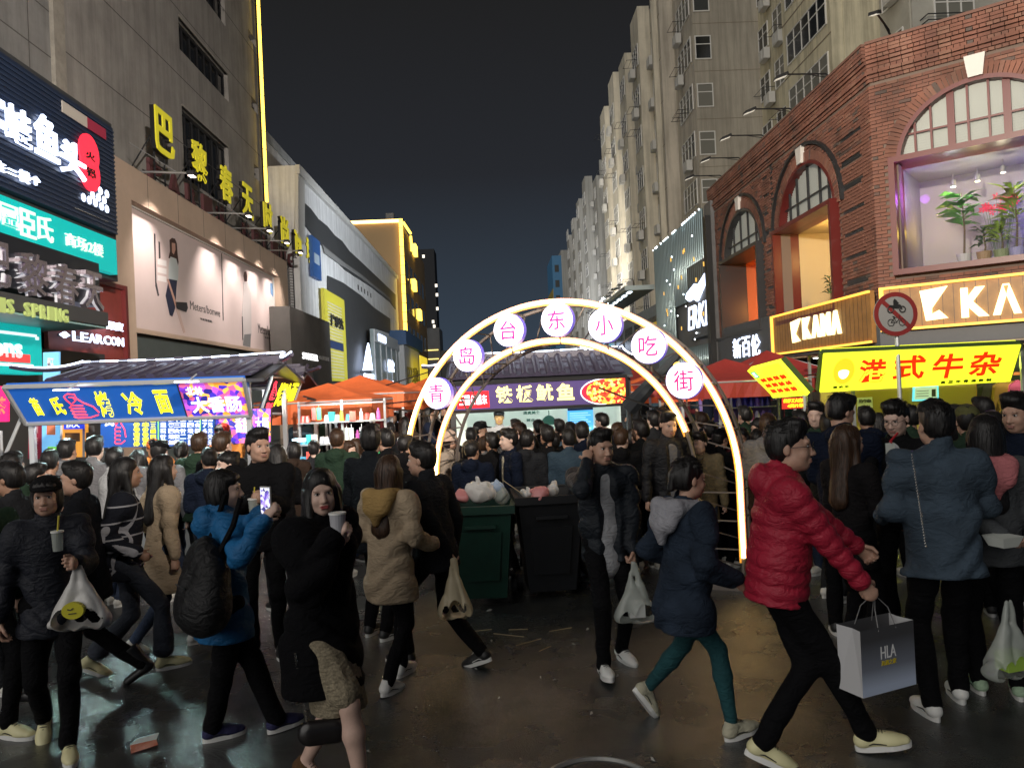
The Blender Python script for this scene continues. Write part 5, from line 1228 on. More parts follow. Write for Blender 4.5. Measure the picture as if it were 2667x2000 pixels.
GL = 'orange market tents on the left'; GRt = 'red market tents on the right'
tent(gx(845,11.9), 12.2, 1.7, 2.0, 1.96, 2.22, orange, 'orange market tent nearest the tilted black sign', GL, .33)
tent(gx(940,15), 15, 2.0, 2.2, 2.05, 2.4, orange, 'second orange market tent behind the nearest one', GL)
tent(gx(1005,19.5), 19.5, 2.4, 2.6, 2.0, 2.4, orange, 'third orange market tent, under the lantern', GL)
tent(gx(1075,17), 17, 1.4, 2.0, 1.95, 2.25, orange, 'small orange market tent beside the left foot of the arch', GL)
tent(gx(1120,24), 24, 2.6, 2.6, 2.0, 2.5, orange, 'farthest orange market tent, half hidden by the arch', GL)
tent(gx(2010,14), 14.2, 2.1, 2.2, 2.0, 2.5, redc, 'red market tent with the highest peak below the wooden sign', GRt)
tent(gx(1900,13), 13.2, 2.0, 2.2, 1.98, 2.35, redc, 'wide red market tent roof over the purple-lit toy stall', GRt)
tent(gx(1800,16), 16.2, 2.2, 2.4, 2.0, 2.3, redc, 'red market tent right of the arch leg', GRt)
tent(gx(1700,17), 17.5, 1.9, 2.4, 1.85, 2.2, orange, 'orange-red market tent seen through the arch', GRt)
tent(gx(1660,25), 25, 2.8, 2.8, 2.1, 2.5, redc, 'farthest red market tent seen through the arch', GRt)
# lights under the tents
for (px, y, col, en) in [(845,12.2,(1,.75,.5),16),(945,15,(1,.7,.4),14),(1005,19.5,(1,.8,.6),14),(1700,17,(.6,.6,1),12),(1950,13.6,(.5,.35,1),22),(1800,16,(1,.6,.5),12),(1120,24,(1,.7,.4),16)]:
    point('tent_lamp', (gx(px,y), y, 1.75), en, col, .06)
# street lantern far left, glowing
o_ = empty('street_lantern', at(945,1033,26), 0, 'small old-style street lantern glowing warm above the orange tents', 'street lantern'); z = o_.location.z; o_.location.z = 0
MB().cyl((0,0,0),(0,0,z-.3),.05,8).build('post', black, o_); MB().cyl((0,0,z-.28),(0,0,z+.25),.16,6,.22).build('glass', emi('lantern_glow', (1,.62,.25), 5), o_); MB().cyl((0,0,z+.26),(0,0,z+.45),.28,6,.04).build('cap', black, o_)
point('lantern_lamp', (o_.location.x+.0, 25.6, z), 90, (1,.7,.4), .15)
# overhead cables
cbm = black
for i, pts in enumerate([[(790,1032,11),(860,1050,12),(960,1057,12.5),(1085,1043,12)], [(800,1038,11),(900,1060,12),(1010,1062,12.5),(1100,1075,11)], [(905,1025,14),(985,1010,15),(1120,968,16)], [(1560,1010,9.5),(1640,1040,9),(1740,1075,8.4)], [(2060,985,13),(2120,975,12),(2160,960,11)]]):
    P_ = [at(*p) for p in pts]; e0 = empty('overhead_cable', P_[0], 0, ['black cable sagging over the orange tents', 'lower black cable looping along the orange tents to the arch', 'thin cable rising from the tents to the arch top', 'loose cable behind the right leg of the arch', 'cable between the red tent and the yellow stall sign'][i], 'cable')
    MB().tube([p-P_[0] for p in P_], .012, 5).build('cable', cbm, e0)
# ================================================================== goods stall (left, bright)
gs = empty('goods_stall', (gx(850,10.6), 10.8, 0), 0, 'bright stall crammed with hanging coloured toys and bottles under the orange tents', 'stall')
x0 = gx(768,10.6)-gs.location.x; x1 = gx(995,10.6)-gs.location.x
for x in (x0, (x0+x1)/2, x1): MB().box(x-.015, x+.015, -.02, .02, 0, 1.95).build('post', alu, gs)
for z in (.75, 1.05, 1.35, 1.65, 1.9): MB().box(x0, x1, -.1, .2, z-.01, z+.01).build('shelf', alu, gs)
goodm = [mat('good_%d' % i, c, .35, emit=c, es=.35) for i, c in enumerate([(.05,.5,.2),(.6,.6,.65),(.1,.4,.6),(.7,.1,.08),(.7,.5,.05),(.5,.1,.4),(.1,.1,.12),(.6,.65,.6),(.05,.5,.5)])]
rng = random.Random(11)
gm_ = [MB().cyl((0,0,0),(0,0,.12),.03,8,.024).cyl((0,0,.12),(0,0,.16),.012,6).mesh('bottle'), MB().box(-.04,.04,-.03,.03,0,.13).mesh('boxed_toy'), MB().cyl((0,0,0),(0,0,.09),.045,8,.03).mesh('cup'), MB().box(-.03,.03,-.008,.008,0,.17).tube([(0,0,.17),(0,0,.22)],.004,4).mesh('hanging_toy')]
gg = empty('goods', gs.location+Vector((0,-.05,0)), 0, 'rows of coloured bottles cups and hanging toys on the goods stall shelves', 'goods')
k = 0
for z in (.76, 1.06, 1.36, 1.66):
    x = x0+.05
    while x < x1-.04:
        i = rng.randrange(4); me = gm_[i]; o = bpy.data.objects.new(me.name, me); COL.objects.link(o); o.parent = gg; o.location = (x, rng.uniform(-.06,.1), z+(.0 if i < 3 else .03)); o.rotation_euler = (0,0,rng.uniform(-.4,.4))
        if not me.materials: me.materials.append(goodm[0])
        o.material_slots[0].link = 'OBJECT'; o.material_slots[0].material = rng.choice(goodm); x += rng.uniform(.06,.10)
point('stall_lamp', gs.location+Vector((x0+.5,-.5,1.85)), 10, (.75,.95,1), .06); point('stall_lamp', gs.location+Vector((x1-.4,-.45,1.8)), 9, (1,.85,.6), .06)
o_ = empty('disc_lamp', at(779,1146,10.3), 0, 'small cyan-white disc lamp clipped to the goods stall post', 'lamp'); MB().cyl((0,0,-.02),(0,0,.02),.09,16).build('lamp', emi('cyan_lamp', (.5,.85,1), 4), o_); MB().tube([(0,0,0),(-.1,.25,0)], .008, 4).build('arm', alu, o_)
# toy stall right, purple lit
ts_ = empty('toy_stall', (gx(1955,13), 13.2, 0), 0, 'purple-lit stall with rows of blue toys under the wide red tent', 'stall')
x0 = gx(1880,13)-ts_.location.x; x1 = gx(2035,13)-ts_.location.x
for z in (1.25, 1.5, 1.72): MB().box(x0, x1, 0, .3, z-.01, z+.01).build('shelf', alu, ts_)
for x in (x0, x1): MB().box(x-.02, x+.02, -.02, .02, 0, 2.0).build('post', alu, ts_)
MB().box(x0, x1, .35, .38, .8, 2.0).build('back', mat('purple_cloth', (.15,.1,.35), .7), ts_)
tg = empty('toys', ts_.location+Vector((0,.05,0)), 0, 'rows of dark blue round toys on the purple-lit stall', 'toys')
toym = [mat('toy_blue', (.04,.05,.3), .35), mat('toy_violet', (.2,.12,.45), .35), mat('toy_white', (.6,.6,.65), .35), mat('toy_pink', (.6,.15,.3), .4)]
tme = MB().cyl((0,0,0),(0,0,.10),.055,8,.04).cyl((0,0,.10),(0,0,.17),.045,8,.02).mesh('toy')
for z in (1.26, 1.51, 1.73):
    for k in range(9):
        o = bpy.data.objects.new('toy', tme); COL.objects.link(o); o.parent = tg; o.location = (x0+.07+k*(x1-x0-.1)/9, rng.uniform(0,.1), z)
        if not tme.materials: tme.materials.append(toym[0])
        o.material_slots[0].link = 'OBJECT'; o.material_slots[0].material = toym[0] if rng.random() < .6 else rng.choice(toym)
for i, x in enumerate((1931,1968)):
    o_ = empty('ring_lamp', at(x,1016,12.6), 0, ['left of two flat purple-white ring lamps under the red tent', 'right of two flat purple-white ring lamps under the red tent'][i], 'lamp', 'ring lamps under the red tent')
    MB().cyl((0,0,-.015),(0,0,.015),.10,20).build('lamp', emi('violet_lamp', (.6,.5,1), 4), o_); MB().tube([(0,0,0),(0,.1,.25)], .006, 4).build('wire', black, o_)
# ================================================================== yellow stall (right)
yf = mat('yellow_backlit_face', (.6,.6,.05), .4, emit=(.88,1,.03), es=1.15)
ys = empty('beef_stall', (gx(2390,11.3), 11.3, 0), 0, 'stall under the big glowing yellow sign with red characters', 'stall')
B = Board(ys, [at(2136,1022,10.75), at(2631,994,10.75), at(2660,899,10.4), at(2146,922,10.4)], .14, yf, 'sign_board')
grn = mat('dark_green_case', (.04,.07,.02), .5)
for a, c in ((0,1),(1,2),(2,3),(3,0)): MB().tube([B.p[a]-B.n*.06, B.p[c]-B.n*.06], .045, 4).build('sign_frame', grn, ys)
rl2 = mat('red_letters_backlit', (.6,.02,.01), .5, emit=(.9,.04,.0), es=.8)
for ch, tl, br in [('港',(2241,936),(2302,992)),('式',(2332,925),(2402,984)),('牛',(2434,920),(2500,981)),('杂',(2532,914),(2596,974))]: B.tpx(ch, tl, br, rl2, off=.02, name='character')
m_ = MB(); a, t = B.st(2197,966); w_s = .055; q = [B.pt(a+w_s*math.cos(f), t+.34*math.sin(f), .006) for f in [2*math.pi*i/28 for i in range(28)]]; m_.v = [tuple(x) for x in q]; m_.f = [tuple(range(28))]; m_.build('emblem', mat('orange_emblem', (.9,.5,.02), .5, emit=(1,.62,.02), es=1), ys)
m_ = MB(); q = [B.pt(a+w_s*.5*math.cos(f), t-.02+.18*math.sin(f)*(1 if math.sin(f) < 0 else .35), .010) for f in [2*math.pi*i/24 for i in range(24)]]; m_.v = [tuple(x) for x in q]; m_.f = [tuple(range(24))]; m_.build('bowl_mark', wht_l, ys)
B.row('真正牛骨汤熬制', .62, .90, .06, .13, mat('black_small_letters', (.03,.04,.0), .5), gap=.4, off=.01); B.row('港式牛', .06, .15, .10, .15, M['black_small_letters'], gap=.3, off=.01)
ochre = mat('ochre_stall_wall', (.34,.26,.06), .7)
x0 = gx(2150,12)-ys.location.x; x1 = gx(2560,12)-ys.location.x
MB().box(x0, x1, .9, .95, 0, 2.3).build('back_wall', ochre, ys); MB().box(x0+.1, x1, -.1, .4, 0, .92).build('counter', M['stainless'], ys)
MB().box(x0-.2, x1+.3, -.5, 1.4, 2.32, 2.36).build('roof', darkm, ys)
for x, y in ((x0,-.2),(x1,-.2),(x0,1.3),(x1,1.3)): MB().box(x-.02, x+.02, y-.02, y+.02, 0, 2.32).build('post', alu, ys)
yy = ys.location.y+.88
no = empty('paper_notice', at(2252,1056,yy), 0, 'white paper notice with a few lines taped to the ochre stall wall', 'notice')
B = Board(no, [at(2233,1080,yy), at(2274,1077,yy), at(2272,1034,yy), at(2232,1036,yy)], .003, mat('paper', (.62,.65,.6), .7)); B.text('纯牛杂', .1,.9,.68,.9, greyp); B.text('20元/份', .3,.75,.38,.5, greyp, off=.01); B.text('25元/份', .3,.75,.12,.24, greyp, off=.01)
no = empty('lit_menu_screen', at(2405,1022,yy), 0, 'cyan-edged lit menu screen on the ochre stall wall', 'menu screen')
B = Board(no, [at(2377,1045,yy), at(2445,1042,yy), at(2444,1003,yy), at(2379,1006,yy)], .03, emi('cyan_edge', (.15,.75,.95), 1)); B.patch(.06,.94,.1,.92, mat('pale_cyan_face', (.4,.5,.4), .5, emit=(.45,.65,.5), es=.6)); 
for k in range(3): B.patch(.12,.6,.3+.17*k,.34+.17*k, greyp, .007, 'text_line')
B.patch(.72,.88,.25,.75, dgrey, .007, 'dark_panel')
for x in (-.9, .3, 1.2): point('stall_lamp', ys.location+Vector((x,.3,2.05)), 8, (.85,1,.12), .06)
# side price board of the yellow stall
pb = empty('price_board', (gx(2030,11.5), 11.5, 0), 0, 'tilted yellow price board with rows of red characters and a green corner badge', 'price board')
B = Board(pb, [at(2013,1037,12.1), at(2102,1030,11), at(2027,945,11), at(1946,966,12.1)], .1, yf)
B.patch(.05,.2,.72,.93, emi('green_badge', (.0,.6,.2), .8)); B.text('五', .08,.17,.76,.9, wht_l)
for r in range(3):
    for c in range(4): B.text('串肠烤筋肉腰板心翅鱼丸豆'[(r*4+c) % 12]+'串', .16+.2*c, .3+.2*c, .56-.19*r, .68-.19*r, rl2, off=.02)
MB().tube([B.p[1]-B.n*.1, B.p[2]-B.n*.1], .05, 4).build('case_edge', grn, pb); MB().cyl((B.p[1].x, B.p[1].y+.1, 0), (B.p[1].x, B.p[1].y+.1, B.p[1].z), .025, 6).build('post', alu, pb)
rb = empty('red_price_sign', (gx(2070,11.2), 11.2, 0), 0, 'small red sign with yellow price lettering under the tilted yellow board', 'sign')
B = Board(rb, [at(2038,1066,11.2), at(2101,1062,11.2), at(2100,1034,11.2), at(2038,1037,11.2)], .03, mat('red_price_face', (.5,.03,.02), .5, emit=(.8,.04,.02), es=.45)); B.text('纯手工大肉串', .04,.96,.55,.92, yel_l, off=.03); B.text('4元/1串', .2,.85,.1,.45, yel_l, off=.03)
MB().cyl((0,.05,0),(0,.05,1.6),.02,6).build('pole', alu, rb)
# clothes stall at the right edge
cs_ = empty('clothes_rack_stall', (gx(2610,12.4), 12.4, 0), 0, 'orange framed clothes rack with garments at the right edge under the brick shop', 'clothes rack')
x0 = gx(2536,12.4)-cs_.location.x; x1 = gx(2790,12.4)-cs_.location.x
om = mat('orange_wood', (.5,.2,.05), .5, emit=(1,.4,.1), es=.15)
for x in (x0, .05, x1): MB().box(x-.03, x+.03, 0, .05, 0, 1.95).build('post', om, cs_)
MB().box(x0+.03, x1-.03, 0, .05, 1.85, 1.9).build('rail', om, cs_); MB().box(x0, x1, .6, .65, 0, 2.3).build('back', mat('dark_green_wall', (.05,.08,.03), .7), cs_)
gmr = [mat('garment_pink', (.6,.12,.25), .8), mat('garment_ochre', (.42,.28,.06), .8), mat('garment_dark', (.04,.05,.03), .8), mat('garment_grey', (.3,.3,.3), .8)]
gme = MB().prism([(-.17,0),(.17,0),(.2,.35),(.28,.12),(.34,.16),(.24,.55),(.08,.62),(0,.58),(-.08,.62),(-.24,.55),(-.34,.16),(-.28,.12),(-.2,.35)], -.05, .03).mesh('garment')
for i, (x, mi) in enumerate([(x0+.25,2),(x0+.5,1),(.3,0),(.65,0),(1.0,3),(1.4,0)]):
    g_ = empty('hanging_garment', cs_.location+Vector((x,-.0,1.15)), 0.4-.15*i, ['dark top hanging first on the orange rack', 'ochre top hanging second on the orange rack', 'pink top hanging near the orange middle post', 'pink top at the right photo edge', 'grey top beyond the photo edge', 'last pink top on the rack'][i], 'garment', 'garments on the orange rack')
    link(gme.copy(), 'cloth', gmr[mi], g_); MB().tube([(0,0,.6),(0,0,.71)], .006, 4).build('hanger', alu, g_)
point('rack_lamp', cs_.location+Vector((.2,-.4,2.2)), 14, (1,.7,.5), .06)
# ================================================================== prohibition sign
o_ = empty('no_vehicles_sign', at(2333,818,10.4), 0, 'round red-ringed road sign forbidding motorcycles and bicycles on a thin post', 'road sign'); sz = o_.location.z; o_.location.z = 0
MB().cyl((.03,.06,0),(.03,.06,sz+.1),.03,8).build('post', alu, o_)
R0 = .30
b = MB(); b.disc((0,sz), R0, 0, .02, 40); b.build('plate', mat('sign_white', (.22,.22,.22), .4), o_)
def ring(ro, ri, y, n=40):
    b = MB()
    for i in range(n):
        a, c = 2*math.pi*i/n, 2*math.pi*(i+1)/n
        b.quad((ri*math.cos(a),y,sz+ri*math.sin(a)),(ri*math.cos(c),y,sz+ri*math.sin(c)),(ro*math.cos(c),y,sz+ro*math.sin(c)),(ro*math.cos(a),y,sz+ro*math.sin(a)))
    return b
rm_ = mat('sign_red', (.17,.02,.02), .4)
ring(R0, .24, -.003).build('red_ring', rm_, o_)
MB().prism([(-.19,sz+.15),(-.15,sz+.19),(.19,sz-.15),(.15,sz-.19)], -.010, -.004).build('red_bar', rm_, o_)
def wheel(cx, cz, r, t=.008): return [(cx+r*math.cos(2*math.pi*i/16), -.008, sz+cz+r*math.sin(2*math.pi*i/16)) for i in range(16)]
b = MB(); 
for cx in (-.075, .08): b.tube(wheel(cx,-.115,.045), .005, 5, closed=True)
for p in [[(-.075,-.115),(-.03,-.05),(.05,-.05),(.0,-.115),(-.075,-.115)],[(0,-.115),(-.035,-.04)],[(.05,-.05),(.08,-.115)],[(.04,-.03),(.05,-.05)],[(-.05,-.035),(-.02,-.035)],[(.03,-.025),(.06,-.02)]]:
    b.tube([(x,-.008,sz+z) for x, z in p], .005, 5)
b.build('bicycle_pictogram', black, o_)
b = MB(); 
for cx in (-.075, .09): b.tube(wheel(cx,.06,.04), .009, 5, closed=True)
b.prism([(-.10,sz+.10),(-.03,sz+.075),(.04,sz+.07),(.09,sz+.06),(.07,sz+.12),(.03,sz+.135),(-.02,sz+.115),(-.08,sz+.125)], -.012, -.004)
b.prism([(-.03,sz+.12),(.0,sz+.115),(.045,sz+.15),(.03,sz+.16),(.012,sz+.19),(-.012,sz+.205),(-.03,sz+.18)], -.013, -.004)
b.build('motorcycle_pictogram', black, o_)
# ================================================================== wheelie bins with rubbish
def bin_(x, y, m, label, rz=0, s=1.0):
    e_ = empty('wheelie_bin', (x, y, 0), rz, label, 'rubbish bin', 'open wheelie bins by the arch')
    wb, wt, db, dt, h = .21*s, .29*s, .22*s, .33*s, .93*s
    b = MB()
    for (w0_, w1_, d0, d1, z0, z1, inn) in ((wb, wt, db, dt, .08, h, 0),):
        o4 = [(-w0_,-d0,z0),(w0_,-d0,z0),(w0_,d0,z0),(-w0_,d0,z0)]; t4 = [(-w1_,-d1,z1),(w1_,-d1,z1),(w1_,d1,z1),(-w1_,d1,z1)]
        it = [(x_*.93,y_*.93,z1) for x_,y_,_ in t4]; ib = [(x_*.9,y_*.9,z0+.05) for x_,y_,_ in o4]
        for i in range(4):
            j = (i+1) % 4; b.quad(o4[i], o4[j], t4[j], t4[i]); b.quad(t4[i], t4[j], it[j], it[i]); b.quad(it[i], it[j], ib[j], ib[i])
        b.quad(*o4[::-1]); b.quad(*ib)
    b.build('body', m, e_)
    b = MB()
    for x0, x1, y0, y1 in ((-wt-.03, wt+.03, -dt-.035, -dt+.01), (-wt-.03, wt+.03, dt-.01, dt+.035), (-wt-.03, -wt+.01, -dt+.01, dt-.01), (wt-.01, wt+.03, -dt+.01, dt-.01)): b.box(x0, x1, y0, y1, h-.06, h+.012)
    b.build('rim', m, e_)
    # moulded panel and grip on the front
    MB().hexa([(-.15*s,-db-.045*s,.25),(.15*s,-db-.045*s,.25),(.15*s,-db+.02,.25),(-.15*s,-db+.02,.25),(-.19*s,-dt+.012*s,.70),(.19*s,-dt+.012*s,.70),(.19*s,-dt+.05,.70),(-.19*s,-dt+.05,.70)]).build('front_panel', m, e_)
    MB().box(-.14*s,.14*s,-dt-.03,-dt+.02,.74*s,.77*s).build('grip', m, e_)
    for sx_ in (-1, 1):
        b = MB(); b.cyl((sx_*(wb+.03), db-.02, .1), (sx_*(wb+.08), db-.02, .1), .1, 16); b.build('wheel', black, e_)
    MB().tube([(-wt*.9, dt+.03, h-.03), (-wt*.9, dt+.1, h), (wt*.9, dt+.1, h), (wt*.9, dt+.03, h-.03)], .015, 6).build('handle', m, e_)
    return e_
BY = 7.35
bg_ = mat('bin_green', (.005,.036,.024), .45, var=.25, vs=6, bump=.1); bk_ = mat('bin_dark', (.005,.006,.008), .5, var=.3, vs=6)
bx1 = gx(1242, BY)
bin_(bx1, BY, bg_, 'dark green open wheelie bin heaped with plastic bags in front of the arch', -.05)
bx2 = gx(1410, BY+.1); bin_(bx2, BY+.15, bk_, 'black open wheelie bin with a pink and white bag on its rim', .06, 1.05)
bx3 = gx(1560, BY+.35); bin_(bx3, BY+.5, bk_, 'black wheelie bin mostly hidden behind the man touching his ear', .1, 1.0)
# ================================================================== people: smooth implicit bodies meshed on a rectilinear grid
def axis(lo, hi, coarse, fine, spans):
    out = [lo]; x = lo
    while x < hi:
        st = coarse
        for a, b in spans:
            if a-1e-6 <= x < b: st = fine; break
            if x < a < x+st: st = max(fine, a-x)
        x += st; out.append(x)
    return np.array(out, dtype=np.float32)
class Sdf:
    def __init__(s): s.ops = []; s.lo = np.full(3, 9.); s.hi = np.full(3, -9.); s.disp = None; s.cuts = []
    def _b(s, lo, hi, grow=True):
        if grow: s.lo = np.minimum(s.lo, lo); s.hi = np.maximum(s.hi, hi)
    def cone(s, a, b, ra, rb, k=.02, ax=None, fl=1, sub=False, quilt=0, ql=.07):
        a = np.array(a, float); b = np.array(b, float); r = max(ra, rb)+quilt
        s.ops.append(('c', a, b, ra, rb, k, None if ax is None else np.array(ax, float), fl, sub, quilt, ql, r)); s._b(np.minimum(a, b)-r, np.maximum(a, b)+r, not sub); return s
    def ell(s, c, rad, k=.02, rot=None, sub=False):
        c = np.array(c, float); rad = np.array(rad, float); r = rad.max()
        s.ops.append(('e', c, rad, k, rot, sub, r)); s._b(c-r, c+r, not sub); return s
    def mesh(s, name, coarse=.016, fine=None, spans=((), (), ()), zcut=None):
        fine = fine or coarse; pad = coarse*2
        xs, ys, zs = (axis(s.lo[i]-pad, s.hi[i]+pad, coarse, fine, spans[i]) for i in range(3))
        D = np.full((len(xs), len(ys), len(zs)), 1.0, dtype=np.float32)
        for op in s.ops:
            if op[0] == 'c':
                _, a, b, ra, rb, k, ax, fl, sub, qa, ql, r = op; lo = np.minimum(a, b)-r-k*1.5-pad; hi = np.maximum(a, b)+r+k*1.5+pad
            else:
                _, c, rad, k, rot, sub, r = op; lo = c-r-k*1.5-pad; hi = c+r+k*1.5+pad
            i0, i1 = np.searchsorted(xs, [lo[0], hi[0]]); j0, j1 = np.searchsorted(ys, [lo[1], hi[1]]); k0, k1 = np.searchsorted(zs, [lo[2], hi[2]])
            if i1 <= i0 or j1 <= j0 or k1 <= k0: continue
            X = xs[i0:i1, None, None]; Y = ys[None, j0:j1, None]; Z = zs[None, None, k0:k1]
            if op[0] == 'c':
                ba = b-a; L2 = max(1e-9, float(ba@ba))
                px, py, pz = X-a[0], Y-a[1], Z-a[2]
                h = np.clip((px*ba[0]+py*ba[1]+pz*ba[2])/L2, 0, 1)
                qx, qy, qz = px-ba[0]*h, py-ba[1]*h, pz-ba[2]*h
                if ax is not None:
                    t = (qx*ax[0]+qy*ax[1]+qz*ax[2])*(fl-1); qx = qx+ax[0]*t; qy = qy+ax[1]*t; qz = qz+ax[2]*t
                d = np.sqrt(qx*qx+qy*qy+qz*qz)-(ra+(rb-ra)*h)
                if qa: d = d-qa*(np.abs(np.sin(math.pi*h*math.sqrt(L2)/ql))**.6)+qa
            else:
                px, py, pz = X-c[0], Y-c[1], Z-c[2]
                if rot is not None:
                    px, py, pz = (rot[0][0]*px+rot[1][0]*py+rot[2][0]*pz, rot[0][1]*px+rot[1][1]*py+rot[2][1]*pz, rot[0][2]*px+rot[1][2]*py+rot[2][2]*pz)
                ax_, ay_, az_ = px/rad[0], py/rad[1], pz/rad[2]
                q0 = np.sqrt(ax_*ax_+ay_*ay_+az_*az_); q1 = np.sqrt((ax_/rad[0])**2+(ay_/rad[1])**2+(az_/rad[2])**2)+1e-6
                d = q0*(q0-1)/q1
            S = D[i0:i1, j0:j1, k0:k1]
            if sub:
                h = np.maximum(k-np.abs(S+d), 0)/k; D[i0:i1, j0:j1, k0:k1] = np.maximum(S, -d)+h*h*k*.25
            else:
                h = np.maximum(k-np.abs(S-d), 0)/k; D[i0:i1, j0:j1, k0:k1] = np.minimum(S, d)-h*h*k*.25
        if s.disp:
            amp, fx, fz, ph = s.disp; X = xs[:, None, None]; Y = ys[None, :, None]; Z = zs[None, None, :]
            D = D + amp*(1.1-2*np.abs(np.sin(fz*.5*Z+1.5*np.sin(fx*X+ph)+1.2*np.sin(fx*.8*Y+ph*2)+1.1*np.sin(fz*.31*Z+2*fx*.5*X)))+np.sin(fx*1.6*(X+Y*.7)+2*np.sin(fz*.4*Z+ph))*.45).astype(np.float32)
        for (n, c) in s.cuts:
            D = np.maximum(D, (xs[:, None, None]*n[0]+ys[None, :, None]*n[1]+zs[None, None, :]*n[2]-c).astype(np.float32))
        return nets(D, xs, ys, zs, name)
def nets(D, xs, ys, zs, name):
    nx, ny, nz = D.shape; ins = D < 0
    cnt = np.zeros((nx-1, ny-1, nz-1), np.int8)
    for i in (0, 1):
        for j in (0, 1):
            for k in (0, 1): cnt += ins[i:nx-1+i, j:ny-1+j, k:nz-1+k]
    act = (cnt > 0) & (cnt < 8); I, J, K = np.nonzero(act); n = len(I)
    idx = np.full(act.shape, -1, np.int32); idx[I, J, K] = np.arange(n)
    co = np.zeros((n, 3)); w_ = np.zeros(n); A = (xs, ys, zs)
    for ax in range(3):
        o1, o2 = [a for a in range(3) if a != ax]
        for a in (0, 1):
            for b in (0, 1):
                o = [0, 0, 0]; o[o1] = a; o[o2] = b; p = (I+o[0], J+o[1], K+o[2]); o[ax] = 1; q = (I+o[0], J+o[1], K+o[2])
                d0 = D[p]; d1 = D[q]; m = (d0 < 0) != (d1 < 0); t = np.where(m, d0/np.where(m, d0-d1, 1), 0)
                for c in range(3):
                    v0 = A[c][p[c]]; v1 = A[c][q[c]]; co[:, c] += np.where(m, v0+(v1-v0)*t, 0)
                w_ += m
    co /= np.maximum(w_, 1)[:, None]
    F = []
    for ax in range(3):
        o1, o2 = [(1, 2), (2, 0), (0, 1)][ax]
        sl0 = [slice(None)]*3; sl1 = [slice(None)]*3; sl0[ax] = slice(0, -1); sl1[ax] = slice(1, None)
        a = ins[tuple(sl0)]; b = ins[tuple(sl1)]; m = a != b
        P_ = np.array(np.nonzero(m)).T
        ok = (P_[:, o1] > 0) & (P_[:, o2] > 0) & (P_[:, o1] < D.shape[o1]-1) & (P_[:, o2] < D.shape[o2]-1); P_ = P_[ok]
        fl = a[tuple(P_.T)]
        def g(d1, d2):
            Q = P_.copy(); Q[:, o1] += d1; Q[:, o2] += d2; return idx[tuple(Q.T)]
        q = np.stack([g(-1, -1), g(0, -1), g(0, 0), g(-1, 0)], 1); q[~fl] = q[~fl][:, ::-1]; F.append(q)
    F = np.concatenate(F)
    me = bpy.data.meshes.new(name); me.vertices.add(n); me.vertices.foreach_set('co', co.astype(np.float32).ravel())
    me.loops.add(len(F)*4); me.loops.foreach_set('vertex_index', F.astype(np.int32).ravel())
    me.polygons.add(len(F)); me.polygons.foreach_set('loop_start', np.arange(len(F), dtype=np.int32)*4)
    me.update(calc_edges=True); me.shade_smooth()
    return me
V = Vector
def ik(a, t, l1, l2, pole):
    a, t = V(a), V(t); d = t-a; L_ = d.length; mx = (l1+l2)*.999
    if L_ > mx: t = a+d*(mx/L_); d = t-a; L_ = mx
    L_ = max(L_, abs(l1-l2)+.02); x = (l1*l1-l2*l2+L_*L_)/(2*L_); h = math.sqrt(max(0, l1*l1-x*x)); u = d.normalized()
    p = V(pole); p = (p-u*p.dot(u)).normalized(); return a+u*x+p*h, t
# shared shoes
def _shoe():
    s = Sdf(); s.cone((0,.035,.048),(0,-.10,.038),.036,.040,.02,(0,0,1),1.2).cone((0,-.08,.036),(0,-.145,.032),.040,.034,.03,(0,0,1),1.35).cone((0,.045,.05),(0,.025,.090),.034,.037,.03).cone((0,-.005,.085),(0,-.085,.050),.026,.026,.025).cone((0,.0,.10),(0,-.015,.115),.018,.016,.01)
    s.cone((0,.01,.12),(0,.01,.17),.028,.028,.01,sub=True); s.cuts.append(((0,0,-1),-.022)); s.cuts.append(((0,-.25,1),.100)); return s.mesh('shoe', .009)
def _sole():
    o = [(.043*math.cos(a)*(1 if math.sin(a) < 0 else .9), -.055+ (.125 if math.sin(a) < 0 else .135)*math.sin(a)) for a in [2*math.pi*i/24 for i in range(24)]]
    b = MB(); n = len(b.v); b.v = [(x,y,0) for x,y in o]+[(x*1.02,y*1.02,.028) for x,y in o]; k = 24
    b.f = [tuple(range(k))[::-1], tuple(range(k,2*k))]+[(i,(i+1)%k,k+(i+1)%k,k+i) for i in range(k)]; return b.mesh('sole')
def _boot():
    s = Sdf(); s.cone((0,.035,.045),(0,-.13,.036),.038,.034,.02,(0,0,1),1.1).cone((0,.03,.06),(0,.01,.24),.042,.05,.03); s.cuts.append(((0,0,-1),-.012)); s.cuts.append(((0,0,1),.235)); return s.mesh('boot', .009)
SHOE, SOLE, BOOT = _shoe(), _sole(), _boot()
_l = MB()
for k in range(5): y_ = -.025-.014*k; z_ = .1075-.0088*k; _l.tube([(-.020,y_,z_-.007),(0,y_-.004,z_+.001),(.020,y_-.002,z_-.007)], .0028, 4)
_l.tube([(.03,.05,.03),(.040,-.0,.045),(.041,-.06,.035)], .0035, 4).tube([(-.03,.05,.03),(-.040,-.0,.045),(-.041,-.06,.035)], .0035, 4)
LACE = _l.mesh('laces')
